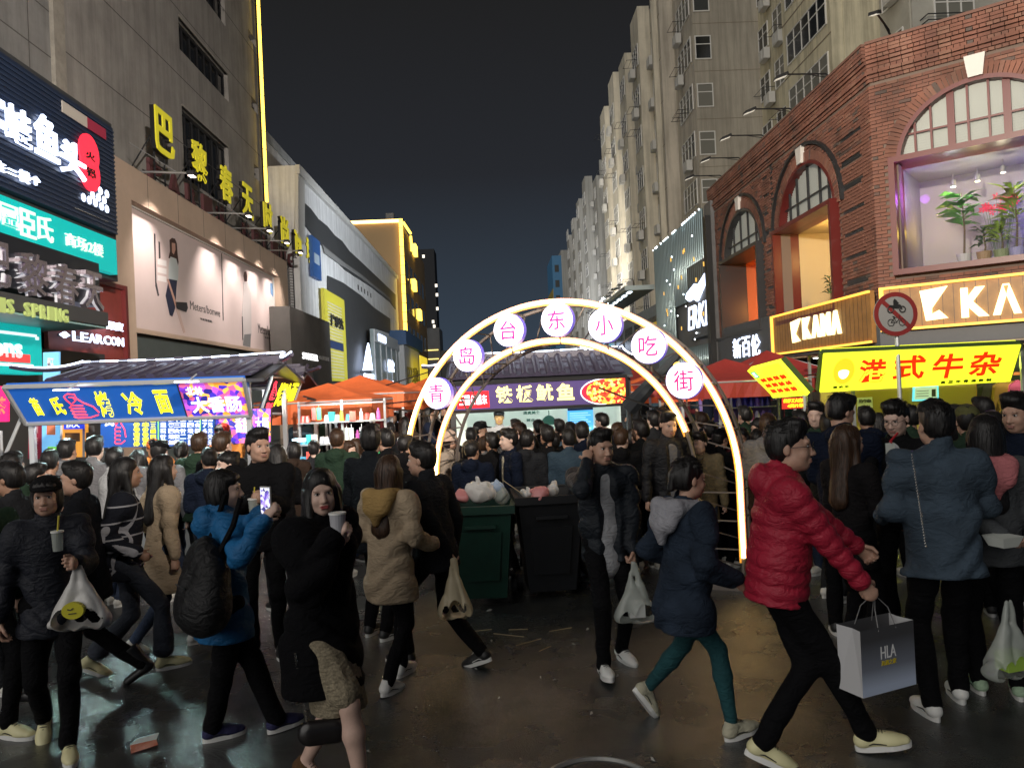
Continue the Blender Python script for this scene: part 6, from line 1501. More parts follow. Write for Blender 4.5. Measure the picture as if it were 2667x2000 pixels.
def cloth_mat(name, col, rough=.85, kind=None, bump=.35, sheen=0):
    if name in M: return M[name]
    m = mat(name, col, rough, var=.14, vs=7, bump=bump, bs=220, spec=.25)
    t = m.node_tree; b = t.nodes['Principled BSDF']
    b.inputs['Specular IOR Level'].default_value = .12 if max(col) < .05 and rough > .6 else .3
    bp0 = b.inputs['Normal'].links[0].from_node if b.inputs['Normal'].is_linked else None
    if bp0:                                    # soft creases on top of the weave
        c9 = t.nodes.new('ShaderNodeTexCoord'); n9 = t.nodes.new('ShaderNodeTexNoise'); n9.inputs['Scale'].default_value = 11; n9.inputs['Detail'].default_value = 3; n9.inputs['Distortion'].default_value = 1.6
        mp9 = t.nodes.new('ShaderNodeMapping'); mp9.inputs['Scale'].default_value = (1, 1, 1.8); t.links.new(c9.outputs['Object'], mp9.inputs[0]); t.links.new(mp9.outputs[0], n9.inputs['Vector'])
        b9 = t.nodes.new('ShaderNodeBump'); b9.inputs['Strength'].default_value = .55; b9.inputs['Distance'].default_value = .035; t.links.new(n9.outputs[0], b9.inputs['Height']); t.links.new(b9.outputs[0], bp0.inputs['Normal'])
    if kind in ('plaid', 'knit', 'denim'):
        N = t.nodes.new; L = t.links.new; c = N('ShaderNodeTexCoord')
        if kind == 'plaid':
            s_ = N('ShaderNodeSeparateXYZ'); L(c.outputs['Object'], s_.inputs[0]); prev = None
            for ch, sc_ in (('Z', 8.5), ('X', 6.5)):
                ml = N('ShaderNodeMath'); ml.operation = 'MULTIPLY'; ml.inputs[1].default_value = sc_; L(s_.outputs[ch], ml.inputs[0])
                fr = N('ShaderNodeMath'); fr.operation = 'FRACT'; L(ml.outputs[0], fr.inputs[0]); lt = N('ShaderNodeMath'); lt.operation = 'LESS_THAN'; lt.inputs[1].default_value = .10; L(fr.outputs[0], lt.inputs[0])
                if prev: mx_ = N('ShaderNodeMath'); mx_.operation = 'MAXIMUM'; L(prev.outputs[0], mx_.inputs[0]); L(lt.outputs[0], mx_.inputs[1]); prev = mx_
                else: prev = lt
            mx = N('ShaderNodeMix'); mx.data_type = 'RGBA'; mx.inputs[6].default_value = (*col, 1); mx.inputs[7].default_value = (.42,.42,.45,1); L(prev.outputs[0], mx.inputs[0]); L(mx.outputs[2], b.inputs['Base Color'])
        else:
            n = N('ShaderNodeTexNoise'); n.inputs['Scale'].default_value = 5 if kind == 'denim' else 90; n.inputs['Detail'].default_value = 8; L(c.outputs['Object'], n.inputs['Vector'])
            cr = N('ShaderNodeValToRGB'); L(n.outputs[0], cr.inputs[0]); cr.color_ramp.elements[0].position = .38; cr.color_ramp.elements[1].position = .68
            cr.color_ramp.elements[0].color = (*[x*.75 for x in col], 1); cr.color_ramp.elements[1].color = (*[min(1, x*1.3) for x in col], 1); L(cr.outputs[0], b.inputs['Base Color'])
    return m
def hairmat(name, col):
    m = bpy.data.materials.new(name); m.use_nodes = True; t = m.node_tree; b = t.nodes['Principled BSDF']; N = t.nodes.new; L = t.links.new
    c = N('ShaderNodeTexCoord'); mp = N('ShaderNodeMapping'); mp.inputs['Scale'].default_value = (150,150,12); n = N('ShaderNodeTexNoise'); n.inputs['Scale'].default_value = 1; n.inputs['Detail'].default_value = 3
    L(c.outputs['Object'], mp.inputs[0]); L(mp.outputs[0], n.inputs['Vector'])
    cr = N('ShaderNodeValToRGB'); L(n.outputs[0], cr.inputs[0]); cr.color_ramp.elements[0].color = (*[x*.5 for x in col],1); cr.color_ramp.elements[1].color = (*[x*2.2 for x in col],1); cr.color_ramp.elements[0].position = .35; cr.color_ramp.elements[1].position = .75
    L(cr.outputs[0], b.inputs['Base Color']); b.inputs['Roughness'].default_value = .42; b.inputs['Specular IOR Level'].default_value = .35
    bp = N('ShaderNodeBump'); bp.inputs['Strength'].default_value = .8; bp.inputs['Distance'].default_value = .004; L(n.outputs[0], bp.inputs['Height']); L(bp.outputs[0], b.inputs['Normal'])
    M[name] = m; return m
HB = hairmat('black_hair', (.009,.008,.008)); HBR = hairmat('brown_hair', (.035,.018,.010))
skin1 = mat('skin', (.48,.29,.21), .5, var=.13, vs=22, bump=.12, bs=300); skin1.node_tree.nodes['Principled BSDF'].inputs['Subsurface Weight'].default_value = .08; skin1.node_tree.nodes['Principled BSDF'].inputs['Subsurface Radius'].default_value = (.01,.004,.002)
skin2 = mat('skin_pale', (.60,.41,.33), .48, var=.10, vs=22, bump=.12, bs=300); skin3 = mat('skin_tan', (.36,.20,.13), .5, var=.07, vs=12)
eyew = mat('eye_white', (.6,.58,.55), .2); iris = mat('iris', (.01,.007,.005), .1); lipm = mat('lips', (.30,.06,.06), .4); lipn = mat('lips_natural', (.32,.15,.12), .5); browm = mat('brow', (.015,.012,.010), .8)
def rotm(yaw=0, pitch=0, roll=0):
    return (Matrix.Rotation(yaw, 3, 'Z') @ Matrix.Rotation(pitch, 3, 'X') @ Matrix.Rotation(roll, 3, 'Y'))
def figure(sp):
    """meshes of one figure in its own frame: forward is -Y, feet on z = 0, height 1.70 before scaling"""
    f = sp.get('sex', 'm') == 'f'; res = sp.get('res', 'mid'); out = []
    C0, F0 = {'hi': (.015, .0055), 'mid': (.019, .009), 'lo': (.024, .012)}[res]
    lean = R(sp.get('lean', 0)); drop = sp.get('drop', .0); sway = sp.get('sway', 0)
    PV = V((sway, 0, .93-drop)); RL = Matrix.Rotation(lean, 3, 'X') @ Matrix.Rotation(R(sp.get('tilt', 0)), 3, 'Y')
    U = lambda p: PV+RL@(V(p)-V((0,0,.93)))
    ya = RL@V((0,1,0))
    shw = .170 if f else .195
    neck = U((0,.012,1.43)); hc0 = V((0,-.012,1.575)); hd = U(hc0); hy = R(sp.get('head', 0)); hp = R(sp.get('nod', 0)); HR = rotm(hy, hp, R(sp.get('htilt', 0)))
    hd = hd + V((0,-.02*math.sin(hp)*1.5,0)); hs = .95 if f else 1.0
    hs *= sp.get('headscale', 1)
    Hh = lambda p: hd+HR@(V(p)*hs)
    feet = sp.get('feet', ((.10,-.02,0,0,8),(-.10,.03,0,0,-8)))    # (x, y, z, pitch, toe-out) left then right
    hands = sp.get('hands', ((.26,-.02,.80),(-.26,-.02,.80)))
    J = {}
    for i, sg in enumerate((1, -1)):
        sh = U((sg*shw, .005, 1.385)); el, wr = ik(sh, hands[i], .285, .255, sp.get('poles', ((.30,.55,-1),(-.30,.55,-1)))[i])
        hp_ = PV+V((sg*.088, 0, -.03)); ft = feet[i]; ank = V((ft[0], ft[1]+.0, ft[2]+.085)); kn, ank = ik(hp_, ank, .43, .42, (sg*.08,-1,0.1))
        J[i] = (sh, el, wr, hp_, kn, ank)
    # ---------------- body
    b = Sdf(); bare = sp.get('bare_legs', 0)
    b.cone(U((0,0,.95)), U((0,0,1.2)), .09, .10, .05, ya, 1.3).cone(U((0,0,1.2)), U((0,.0,1.36)), .11, .08, .05, ya, 1.3).cone(U((-.12,.0,1.37)), U((.12,0,1.37)), .045, .045, .04)
    b.cone(neck-V((0,0,.04)), Hh((0,.012,-.06)), .053 if not f else .044, .050 if not f else .042, .03)
    for i in (0, 1):
        sh, el, wr, hp_, kn, ank = J[i]
        b.cone(sh, el, .036, .032, .03).cone(el, wr, .031, .023, .02).cone(PV, hp_, .08, .07, .04)
        if bare: b.cone(hp_, kn, .076, .050, .03).cone(kn, kn.lerp(ank,.35), .048, .053, .03).cone(kn.lerp(ank,.35), ank, .053, .031, .03).cone(ank, ank+V((0,-.06,-.04)), .03, .025, .02)
        else: b.cone(hp_, kn, .060, .042, .03).cone(kn, ank, .042, .030, .03)
    e = lambda c, r, **k: b.ell(Hh(c), [x*hs for x in r], rot=HR, **k)
    e((0,.014,.036), (.073,.090,.085)); e((0,-.028,-.028), (.060 if f else .063,.064,.086), k=.03); e((0,-.058,-.094), (.026 if f else .031,.026,.020), k=.03)
    for sg in (1, -1):
        e((sg*.034,-.018,-.068), (.024,.040,.028), k=.03); e((sg*.036,-.064,-.034), (.020,.018,.020), k=.02)
        e((sg*.0765,.012,-.010), (.009,.018,.030), k=.008)
    b.cone(Hh((-.033,-.080,.024)), Hh((.033,-.080,.024)), .012*hs, .012*hs, .015)
    for sg in (1, -1): e((sg*.031,-.100,.004), (.017,.016,.010), k=.012, sub=True)
    b.cone(Hh((0,-.086,.006)), Hh((0,-.106,-.034)), .008*hs, .013*hs, .012)
    for sg in (1, -1): e((sg*.013,-.098,-.039), (.008,.010,.008), k=.006)
    b.cone(Hh((-.016,-.0895,-.062)), Hh((.016,-.0895,-.062)), .0065, .0065, .008).cone(Hh((-.014,-.088,-.073)), Hh((.014,-.088,-.073)), .0075, .0075, .008)
    # hands
    spans = [[], [], []]; hq = sp.get('handq', (1, 1)); curl = sp.get('curl', (.6, .6)); palm = sp.get('palm', ((-1,0,0),(1,0,0)))
    hh_ = [.13*hs]*3
    for a in range(3): spans[a].append((hd[a]-(.10,.13,.135)[a], hd[a]+(.10,.11,.14)[a]))
    for i in (0, 1):
        sh, el, wr, *_ = J[i]; d = (wr-el).normalized(); n_ = V(palm[i]); n_ = (n_-d*n_.dot(d)).normalized(); s_ = d.cross(n_)*(1 if i == 0 else -1)
        kn0 = wr+d*.085
        b.cone(wr+d*.01, wr+d*.072, .030, .036, .012, tuple(n_), 2.0)
        J[i] += (kn0, n_)
        for q, (off, ln) in enumerate(((-.030,.066),(-.010,.076),(.010,.071),(.029,.055))):
            c = curl[i]*(1+.1*q); p0 = wr+d*.075+s_*off; dd = (d*math.cos(c)+n_*math.sin(c)); p1 = p0+dd*ln*.55; d2 = d*math.cos(c*2.1)+n_*math.sin(c*2.1); p2 = p1+d2*ln*.5
            b.cone(p0, p1, .0095, .0088, .004).cone(p1, p2, .0088, .0072, .004)
        t0 = wr+d*.025-s_*.028+n_*.008; t1 = t0+(d*.7-s_*.55+n_*.5).normalized()*.038; t2 = t1+(d*.8-s_*.0+n_*.6).normalized()*.030
        b.cone(t0, t1, .0125, .0105, .008).cone(t1, t2, .0105, .0085, .004)
        if hq[i] and res == 'hi':
            c = wr+d*.07
            for a in range(3): spans[a].append((c[a]-.085, c[a]+.085))
    spans = [merge(x) for x in spans]
    out.append(('body', b.mesh('body', C0, F0, spans), 'skin'))
    # ---------------- face parts
    if res != 'lo' or sp.get('face', 0):
        for sg in (1, -1):
            q = Sdf(); q.ell(Hh((sg*.031,-.0815,.004)), (.0135*hs,.006,.0062*hs), rot=HR); out.append(('eye', q.mesh('eye', .0025), 'eyew'))
            q = Sdf(); q.ell(Hh((sg*.0305,-.0865,.0042)), (.0068*hs,.0022,.0064*hs), rot=HR); out.append(('iris', q.mesh('iris', .0016), 'iris'))
            mb = MB(); mb.tube([Hh((sg*x,-.0885+.008*((x-.015)/.03)**2,z)) for x, z in ((.014,.0215),(.024,.0265),(.036,.0265),(.047,.020))], [.002,.0035,.003,.0015], 5); out.append(('eyebrow', mb.mesh('eyebrow', True), 'brow'))
            mb = MB(); mb.tube([Hh((sg*x,-.0875+.010*((x-.017)/.03)**2,z)) for x, z in ((.0175,.006),(.025,.0110),(.035,.0112),(.0455,.0055))], .0014 if not f else .0022, 4); out.append(('eyelash', mb.mesh('eyelash', True), 'brow'))
        q = Sdf(); q.cone(Hh((-.017,-.0925,-.0625)), Hh((.017,-.0925,-.0625)), .0048, .0048, .003).cone(Hh((-.013,-.0925,-.0725)), Hh((.013,-.0925,-.0725)), .0062, .0062, .003).cone(Hh((-.026,-.085,-.066)), Hh((-.015,-.0925,-.0665)), .002, .004, .003).cone(Hh((.026,-.085,-.066)), Hh((.015,-.0925,-.0665)), .002, .004, .003)
        out.append(('lips', q.mesh('lips', .0022), 'lip'))
    if sp.get('glasses'):
        mb = MB()
        for sg in (1, -1):
            mb.tube([Hh((sg*.033+.024*math.cos(t), -.108+.012*abs(math.cos(t))*.3, .0+.018*math.sin(t))) for t in [2*math.pi*i/18 for i in range(18)]], .0016, 5, closed=True)
            mb.tube([Hh((sg*.057,-.104,.004)), Hh((sg*.074,-.06,.004)), Hh((sg*.080,.01,.0))], .0016, 5)
        mb.tube([Hh((-.010,-.108,.002)), Hh((.010,-.108,.002))], .0016, 5); out.append(('glasses', mb.mesh('glasses'), 'black'))
    # ---------------- hair and headwear
    hr = Sdf(); HE = lambda c, r, **k: hr.ell(Hh(c), [x*hs for x in r], rot=HR, **k); HC = lambda a, c, ra, rb, k=.02, **q: hr.cone(Hh(a), Hh(c), ra*hs, rb*hs, k, **q)
    st = sp.get('hair', 'short'); v = sp.get('hv', 0)
    HE((0,.020,.052), (.083,.098,.086)); HE((0,.045,.0), (.078,.072,.085), k=.03)
    if st == 'short': HE((0,-.045,.098), (.062,.045,.034), k=.02); HE((.02*(1 if v else -1),-.03,.122), (.05,.05,.022), k=.02)
    if st == 'bob': HE((0,.03,-.03), (.096,.085,.115), k=.03); HE((0,-.05,.07), (.07,.045,.035))
    if st in ('long', 'longwave'):
        HE((0,.03,-.02), (.092,.082,.11), k=.03); bk_ = V((0,.105,-.36))
        hr.cone(Hh((0,.06,0)), hd+V((0,.125,-.40)) if not lean else hd+RL@V((0,.125,-.40)), .088, .075, .04, tuple(ya), 1.7)
        for sg in (1, -1): hr.cone(Hh((sg*.072,.0,.0)), hd+V((sg*.10,-.035 if st == 'long' else .04,-.27)), .030, .026, .03)
    if st == 'bun': HE((0,.10,.09), (.042,.042,.040), k=.015); HE((0,-.045,.07), (.066,.04,.04))
    if st == 'pony': HE((0,.105,.02), (.03,.03,.03), k=.02); hr.cone(Hh((0,.11,.02)), Hh((.02,.135,-.20)), .030, .018, .02)
    # keep the face clear
    hr.ell(Hh((0,-.105,-.045)), [.068*hs,.082*hs,.104*hs], .015, HR, True)
    hr.ell(Hh((0,-.06,-.115)), [.085*hs,.09*hs,.075*hs], .015, HR, True) if st not in ('long','longwave','bob') else hr.ell(Hh((0,-.085,-.09)), [.062*hs,.095*hs,.10*hs], .01, HR, True)
    if st in ('short', 'bun', 'pony'):
        for sg in (1, -1): hr.ell(Hh((sg*.085,-.01,-.045)), [.022*hs,.040*hs,.042*hs], .01, HR, True)
        hr.ell(Hh((0,.07,-.12)), [.09*hs,.09*hs,.05*hs], .02, HR, True)
    hr.disp = (.0028, 70, 26, v*1.7+.4) if 'long' not in st else (.0048, 42, 7, v*1.7+.4)
    hres = {'hi': .0075, 'mid': .011, 'lo': .015}[res]
    out.append(('hair', hr.mesh('hair', hres), 'hair'))
    if not sp.get('hat'):
        rs = random.Random(int(v*7+len(st))); mb = MB(); nn = {'hi': 230, 'mid': 110, 'lo': 60}[res]
        def strip(pts, w0_):
            k0 = len(mb.v); pts = [V(p) for p in pts]
            for i, p in enumerate(pts):
                t_ = (pts[min(i+1, len(pts)-1)]-pts[max(i-1, 0)]).normalized(); o_ = (p-V((0,.02,.05))).normalized(); sd_ = t_.cross(o_).normalized()*w0_*(1-(i/(len(pts)-1))**2*.9)
                mb.v += [tuple(Hh(p-sd_)), tuple(Hh(p+o_*.0015)), tuple(Hh(p+sd_))]
            for i in range(len(pts)-1):
                a_ = k0+i*3; mb.f += [(a_, a_+1, a_+4, a_+3), (a_+1, a_+2, a_+5, a_+4)]
        longh = st in ('long', 'longwave')
        for _ in range(nn):
            th = rs.uniform(0, 6.28); ph_ = rs.uniform(.05, 1.25)
            if longh or st == 'bob':
                if abs(math.sin(th)+1) < .22: continue
                L_ = (.42 if longh else .16)*rs.uniform(.75, 1.05); ox, oy = math.cos(th), math.sin(th); P2 = []
                for i in range(8):
                    f_ = i/7; d_ = L_*f_; zt_ = .135-.02*rs.random()
                    if d_ < .13: a_ = d_/.10; r_ = .090*math.sin(min(1.5, a_+.2)); z_ = zt_-.075*(1-math.cos(min(1.5, a_)))*1.6
                    else: r_ = .098+.02*math.sin(d_*9+th)*(.5 if longh else .2); z_ = zt_-.11-(d_-.13)
                    P2.append((ox*r_*1.0, .02+oy*r_*(1.08 if oy > 0 else .92)+(.04*f_ if longh and oy > 0 else 0), z_))
                if oy < -.55: P2 = [p for p in P2 if p[2] > .03]
                if len(P2) > 2: strip(P2, rs.uniform(.004, .008))
            else:
                ox, oy, oz = math.sin(ph_)*math.cos(th), math.sin(ph_)*math.sin(th), math.cos(ph_)
                n_ = V((ox, oy, oz)); b0_ = V((ox*.084, .020+oy*.099, .050+oz*.087)); fl = V((rs.uniform(-.5,.5)+.3, -1 if oy < .3 else .6, -.35 if ph_ > .7 else .1)); tg_ = (fl-n_*fl.dot(n_)).normalized()
                if oy < -.6 and ph_ > 1.0: continue
                L_ = rs.uniform(.025, .05); strip([b0_-n_*.004, b0_+tg_*L_*.5+n_*.007, b0_+tg_*L_+n_*rs.uniform(-.002, .012)], rs.uniform(.003, .006))
        out.append(('hair_strands', mb.mesh('hair_strands', True), 'hair'))
    hat = sp.get('hat')
    if hat == 'cap':
        q = Sdf(); q.ell(Hh((0,.012,.062)), [.092*hs,.106*hs,.078*hs], rot=HR); q.ell(Hh((0,-.105,.052)), [.066*hs,.07*hs,.010*hs], .02, HR); q.ell(Hh((0,.012,-.03)), [.2,.2,.075*hs], .01, HR, True); out.append(('cap', q.mesh('cap', hres*.9), 'hat'))
    if hat == 'bucket':
        q = Sdf(); q.ell(Hh((0,.012,.075)), [.092*hs,.104*hs,.062*hs], rot=HR); q.cone(Hh((0,.012,.06)), Hh((0,.012,.01)), .10*hs, .14*hs, .02); q.ell(Hh((0,.01,-.075)), [.2,.2,.085], .01, HR, True); out.append(('bucket_hat', q.mesh('bucket_hat', hres), 'hat'))
    # ---------------- top
    tp = sp.get('top', {}); g = tp.get('g', 1.0); hem = tp.get('hem', .84); q = Sdf(); qa = tp.get('quilt', 0); sw = tp.get('sleeve', 1 if g < 1.2 else .90)
    ch, wa, hpw = (.128*g, .118*g, .138*g) if f else (.145*g, .138*g, .142*g)
    q.cone(U((0,-.0,1.26)), U((0,.0,1.06)), ch, wa, .05, ya, 1.32, quilt=qa).cone(U((0,0,1.06)), U((0,0,max(hem, .80))), wa, hpw, .05, ya, 1.22, quilt=qa)
    q.cone(U((-.115*g**.5,.005,1.345)), U((.115*g**.5,.005,1.345)), .072*g, .072*g, .05, ya, 1.05)
    q.cone(U((0,-.005,1.25)), U((0,.01,1.37)), .11*g, .085*g, .04, ya, 1.25)
    if hem < .78:
        lowc = V((sway*.6, 0, hem+.02)); q.cone(U((0,0,.80)), lowc, hpw, hpw*tp.get('flare', 1.12), .05, (0,1,0), 1.15, quilt=qa)
    q.cone(neck+V((0,.0,-.035)), neck+V((0,-.0,.028*tp.get('collar', 1))), .074, .066, .02)
    for i in (0, 1):
        sh, el, wr = J[i][:3]; d_ = (wr-el).normalized(); wl_ = wr-d_*.015
        q.cone(sh+V((0,0,-.01)), el, .063*g*sw, .054*g*sw, .045, quilt=qa*.8).cone(el, wl_, .053*g*sw, .043*g*sw, .02, quilt=qa*.8)
    if tp.get('hood'): q.ell(U((0,.115,1.40)), (.105,.060,.085), .03); q.cone(U((-.075,.04,1.43)), U((.075,.04,1.43)), .045, .045, .03)
    q.cone(neck+V((0,-.012,.0)), neck+V((0,-.03,.12)), .050, .062, .01, sub=True)
    if tp.get('open'): q.cone(U((0,-.15,1.43)), U((0,-.185,1.1)), .070, .095, .012, sub=True).cone(U((0,-.185,1.1)), U((0,-.19,hem-.08)), .095, .10, .012, sub=True)
    if tp.get('vneck'): q.cone(U((0,-.13,1.40)), U((0,-.16,1.25)), .045, .01, .02, sub=True)
    fz = (26 if not qa else 15); q.disp = (tp.get('fold', .0055)*(.7 if qa else 1), 11, fz, sp.get('hv', 0)*2.1+1)
    if hem >= .70: q.cuts.append((tuple(-(RL@V((0,0,1)))), -float((RL@V((0,0,1))).dot(U((0,0,hem))))))
    else: q.cuts.append(((0,0,-1), -hem))
    cres = {'hi': .012, 'mid': .017, 'lo': .024}[res]
    # a cut across the raised hands must not happen: only cut the torso when both hands stay above the hem
    lowhand = min(J[0][2].z, J[1][2].z)
    if lowhand < hem+.03:
        q.cuts = []
    out.append((tp.get('name', 'jacket'), q.mesh('top', cres), 'top'))
    if tp.get('hood2'):                        # hood of another colour
        yb2 = .105*g; q = Sdf(); q.cone(U((-.075,yb2,1.395)), U((.075,yb2,1.395)), .062, .062, .04, ya, 1.25).cone(U((-.05,yb2+.02,1.33)), U((.05,yb2+.02,1.33)), .062, .062, .05, ya, 1.3).cone(U((0,yb2+.03,1.30)), U((0,yb2+.02,1.22)), .055, .028, .04).cone(U((-.085,-.01,1.425)), U((-.07,yb2,1.42)), .036, .045, .03).cone(U((.085,-.01,1.425)), U((.07,yb2,1.42)), .036, .045, .03); q.cone(U((0,.03,1.47)), U((0,yb2-.01,1.40)), .068, .04, .02, sub=True); q.disp = (.006, 20, 25, 1); out.append(('hood', q.mesh('hood', cres), 'hood'))
    if tp.get('ring'):
        q = Sdf(); q.cone(neck+V((0,.01,-.03)), neck+V((0,.005,.012)), .088, .080, .01); q.cone(neck+V((0,-.01,.0)), neck+V((0,-.02,.1)), .060, .075, .01, sub=True); out.append(('collar', q.mesh('collar', cres), 'ring'))
    if tp.get('inner'):
        q = Sdf(); q.cone(U((0,-.022,1.33)), U((0,-.03,1.0)), .098, .098, .04, ya, 1.25).cone(U((0,-.03,1.0)), U((0,-.02,tp['inner'])), .10, .115, .04, ya, 1.2).cone(neck+V((0,-.01,-.03)), neck+V((0,-.015,-.005)), .060, .058, .02); q.cone(neck+V((0,-.02,-.005)), neck+V((0,-.03,.1)), .046, .056, .01, sub=True); q.disp = (.005, 12, 20, 2); out.append(('shirt', q.mesh('shirt', cres), 'inner'))
    # ---------------- legs
    bt = sp.get('legs', {}); kind = bt.get('kind', 'trousers'); lg = bt.get('g', 1.0)
    if kind != 'none':
        q = Sdf(); q.ell(PV+V((0,.0,-.01)), (.150,.108,.11), .04).ell(PV+V((0,.04,-.04)), (.115,.08,.08), .04)
        if kind == 'trousers' or kind == 'flare':
            for i in (0, 1):
                sh, el, wr, hp_, kn, ank = J[i][:6]; e2 = ank+(kn-ank).normalized()*bt.get('up', .0)
                ra, rb = (.052*lg, .082*lg) if kind == 'flare' else (.058*lg, .050*lg)
                q.cone(hp_, kn, .084*lg, .062*lg, .035).cone(kn, e2, .060*lg if kind != 'flare' else ra, rb, .02)
            q.disp = (.0045, 10, 30, 2)
        if kind == 'leggings':
            for i in (0, 1):
                sh, el, wr, hp_, kn, ank = J[i][:6]; q.cone(hp_, kn, .080*lg, .054*lg, .035).cone(kn, kn.lerp(ank,.35), .052*lg, .056*lg, .02).cone(kn.lerp(ank,.35), ank+(kn-ank).normalized()*.02, .055*lg, .036*lg, .02)
        if kind == 'skirt':
            z1 = bt.get('hem', .50); kc = (J[0][4]+J[1][4])/2
            q.cone(PV, V((kc.x*.8, kc.y*.8, z1)), .140, .150, .04, (0,1,0), 1.12)
            for i in (0, 1): q.cone(J[i][3], J[i][3].lerp(J[i][4], .85), .10, .085, .04)
            q.cuts.append(((0,0,-1), -z1)); q.disp = (.004, 40, 12, 1)
        out.append((kind if kind in ('skirt', 'leggings') else 'trousers', q.mesh('legwear', cres), 'legs'))
    # ---------------- shoes
    sh_ = []
    for i in (0, 1):
        ank = J[i][5]; ft = feet[i]; sh_.append((ank, R(ft[3]), R(ft[4])))
    return out, sh_, J, hd
def merge(sp):
    sp = sorted(sp); o = [list(sp[0])]
    for a, b in sp[1:]:
        if a <= o[-1][1]+.02: o[-1][1] = max(o[-1][1], b)
        else: o.append([a, b])
    return o
_fig = {}
SLOT = dict(skin=skin1, eyew=eyew, iris=iris, brow=browm, lip=lipn, black=black, hair=HB)
def person(x, y, deg, h, sp, cols, label, group=None, key=None, zoff=0):
    """cols: top, legs, shoe, sole, hat, inner, hood, skin, hair -> materials"""
    if key and key in _fig: parts, shoes, J, hd = _fig[key]
    else:
        parts, shoes, J, hd = figure(sp)
        if key: _fig[key] = (parts, shoes, J, hd)
    s = h/1.70
    e_ = empty('person', (x, y, zoff), R(deg), label, 'person', group); e_.scale = (s, s, s)
    bodyo = None; eyeo = None
    for nm, me, slot in parts:
        m = cols.get(slot) or SLOT.get(slot) or black
        par = e_
        if nm in ('eye', 'eyebrow', 'lips', 'eyelash'): par = bodyo
        if nm == 'hair_strands': par = hairo
        if nm == 'iris': par = bodyo
        if not me.materials: me.materials.append(m)
        o = bpy.data.objects.new(nm, me); COL.objects.link(o); o.parent = par
        o.material_slots[0].link = 'OBJECT'; o.material_slots[0].material = m
        if nm == 'body': bodyo = o
        if nm == 'hair': hairo = o
    boots = cols.get('boots')
    for ank, pt, yw in shoes:
        me = BOOT if boots else SHOE
        if not me.materials: me.materials.append(black)
        o = bpy.data.objects.new('boot' if boots else 'shoe', me); COL.objects.link(o); o.parent = e_
        RM = Matrix.Rotation(yw, 4, 'Z') @ Matrix.Rotation(pt, 4, 'X')
        o.matrix_local = Matrix.Translation(ank) @ RM @ Matrix.Translation((0,-.015,-.085))
        o.material_slots[0].link = 'OBJECT'; o.material_slots[0].material = boots or cols.get('shoe', M['white_shoe'])
        if not boots:
            if not SOLE.materials: SOLE.materials.append(black)
            q = bpy.data.objects.new('sole', SOLE); COL.objects.link(q); q.parent = o; q.material_slots[0].link = 'OBJECT'; q.material_slots[0].material = cols.get('sole', M['white_sole'])
            if sp.get('res') != 'lo':
                if not LACE.materials: LACE.materials.append(black)
                q = bpy.data.objects.new('laces', LACE); COL.objects.link(q); q.parent = o; q.material_slots[0].link = 'OBJECT'; q.material_slots[0].material = cols.get('lace', M['black_shoe'] if cols.get('shoe') is not bsh else M['white_sole'])
    return e_, J, s
mat('white_shoe', (.74,.72,.66), .5); mat('white_sole', (.78,.78,.75), .5); mat('black_shoe', (.02,.02,.02), .5)
def toworld(e_, s, p, deg):
    return V(e_.location)+Matrix.Rotation(R(deg), 3, 'Z')@(V(p)*s)
def tolocal(x, y, deg, s, w_):
    return tuple((Matrix.Rotation(R(-deg), 3, 'Z')@(V(w_)-V((x, y, 0))))/s)
def ground(px, py):
    r = ray(px, py); t = -H/r.z; return V((0,0,H))+r*t
# ================================================================== the people in front
blackc = cloth_mat('black_wool', (.006,.006,.007)); navy_c = cloth_mat('navy_cotton', (.007,.011,.024)); dkgrey_c = cloth_mat('dark_grey_cloth', (.020,.021,.024)); black_t = cloth_mat('black_trousers', (.004,.004,.005))
beige_c = cloth_mat('beige_coat', (.40,.31,.21)); tan_c = cloth_mat('tan_jacket', (.33,.23,.12)); blue_c = cloth_mat('blue_shell', (.012,.12,.30), .55); red_c = cloth_mat('red_puffer', (.36,.018,.042), .42); plaid_c = cloth_mat('plaid_wool', (.018,.02,.028), kind='plaid')
denim_c = cloth_mat('denim', (.045,.068,.095), kind='denim'); denim_d = cloth_mat('dark_denim', (.020,.030,.048), kind='denim'); teal_c = cloth_mat('teal_leggings', (.012,.06,.068)); grey_c = cloth_mat('grey_sweat', (.16,.16,.17)); white_c = cloth_mat('white_shirt', (.42,.43,.44)); knit_c = cloth_mat('knit_skirt', (.26,.22,.15), kind='knit')
jean_b = cloth_mat('blue_jeans', (.03,.045,.085), kind='denim'); green_c = cloth_mat('dark_green_cloth', (.02,.04,.025)); brown_c = cloth_mat('brown_cloth', (.10,.06,.035)); olive_c = cloth_mat('olive_cap', (.10,.10,.035)); orange_c = cloth_mat('orange_uniform', (.55,.20,.04)); redcap = cloth_mat('red_cap', (.5,.03,.015)); pink_c = cloth_mat('pink_scarf', (.48,.16,.17)); purple_c = cloth_mat('purple_collar', (.12,.02,.07))
ycream = mat('cream_shoe', (.70,.66,.38), .5); wsh = M['white_shoe']; bsh = M['black_shoe']
PEOPLE = {}
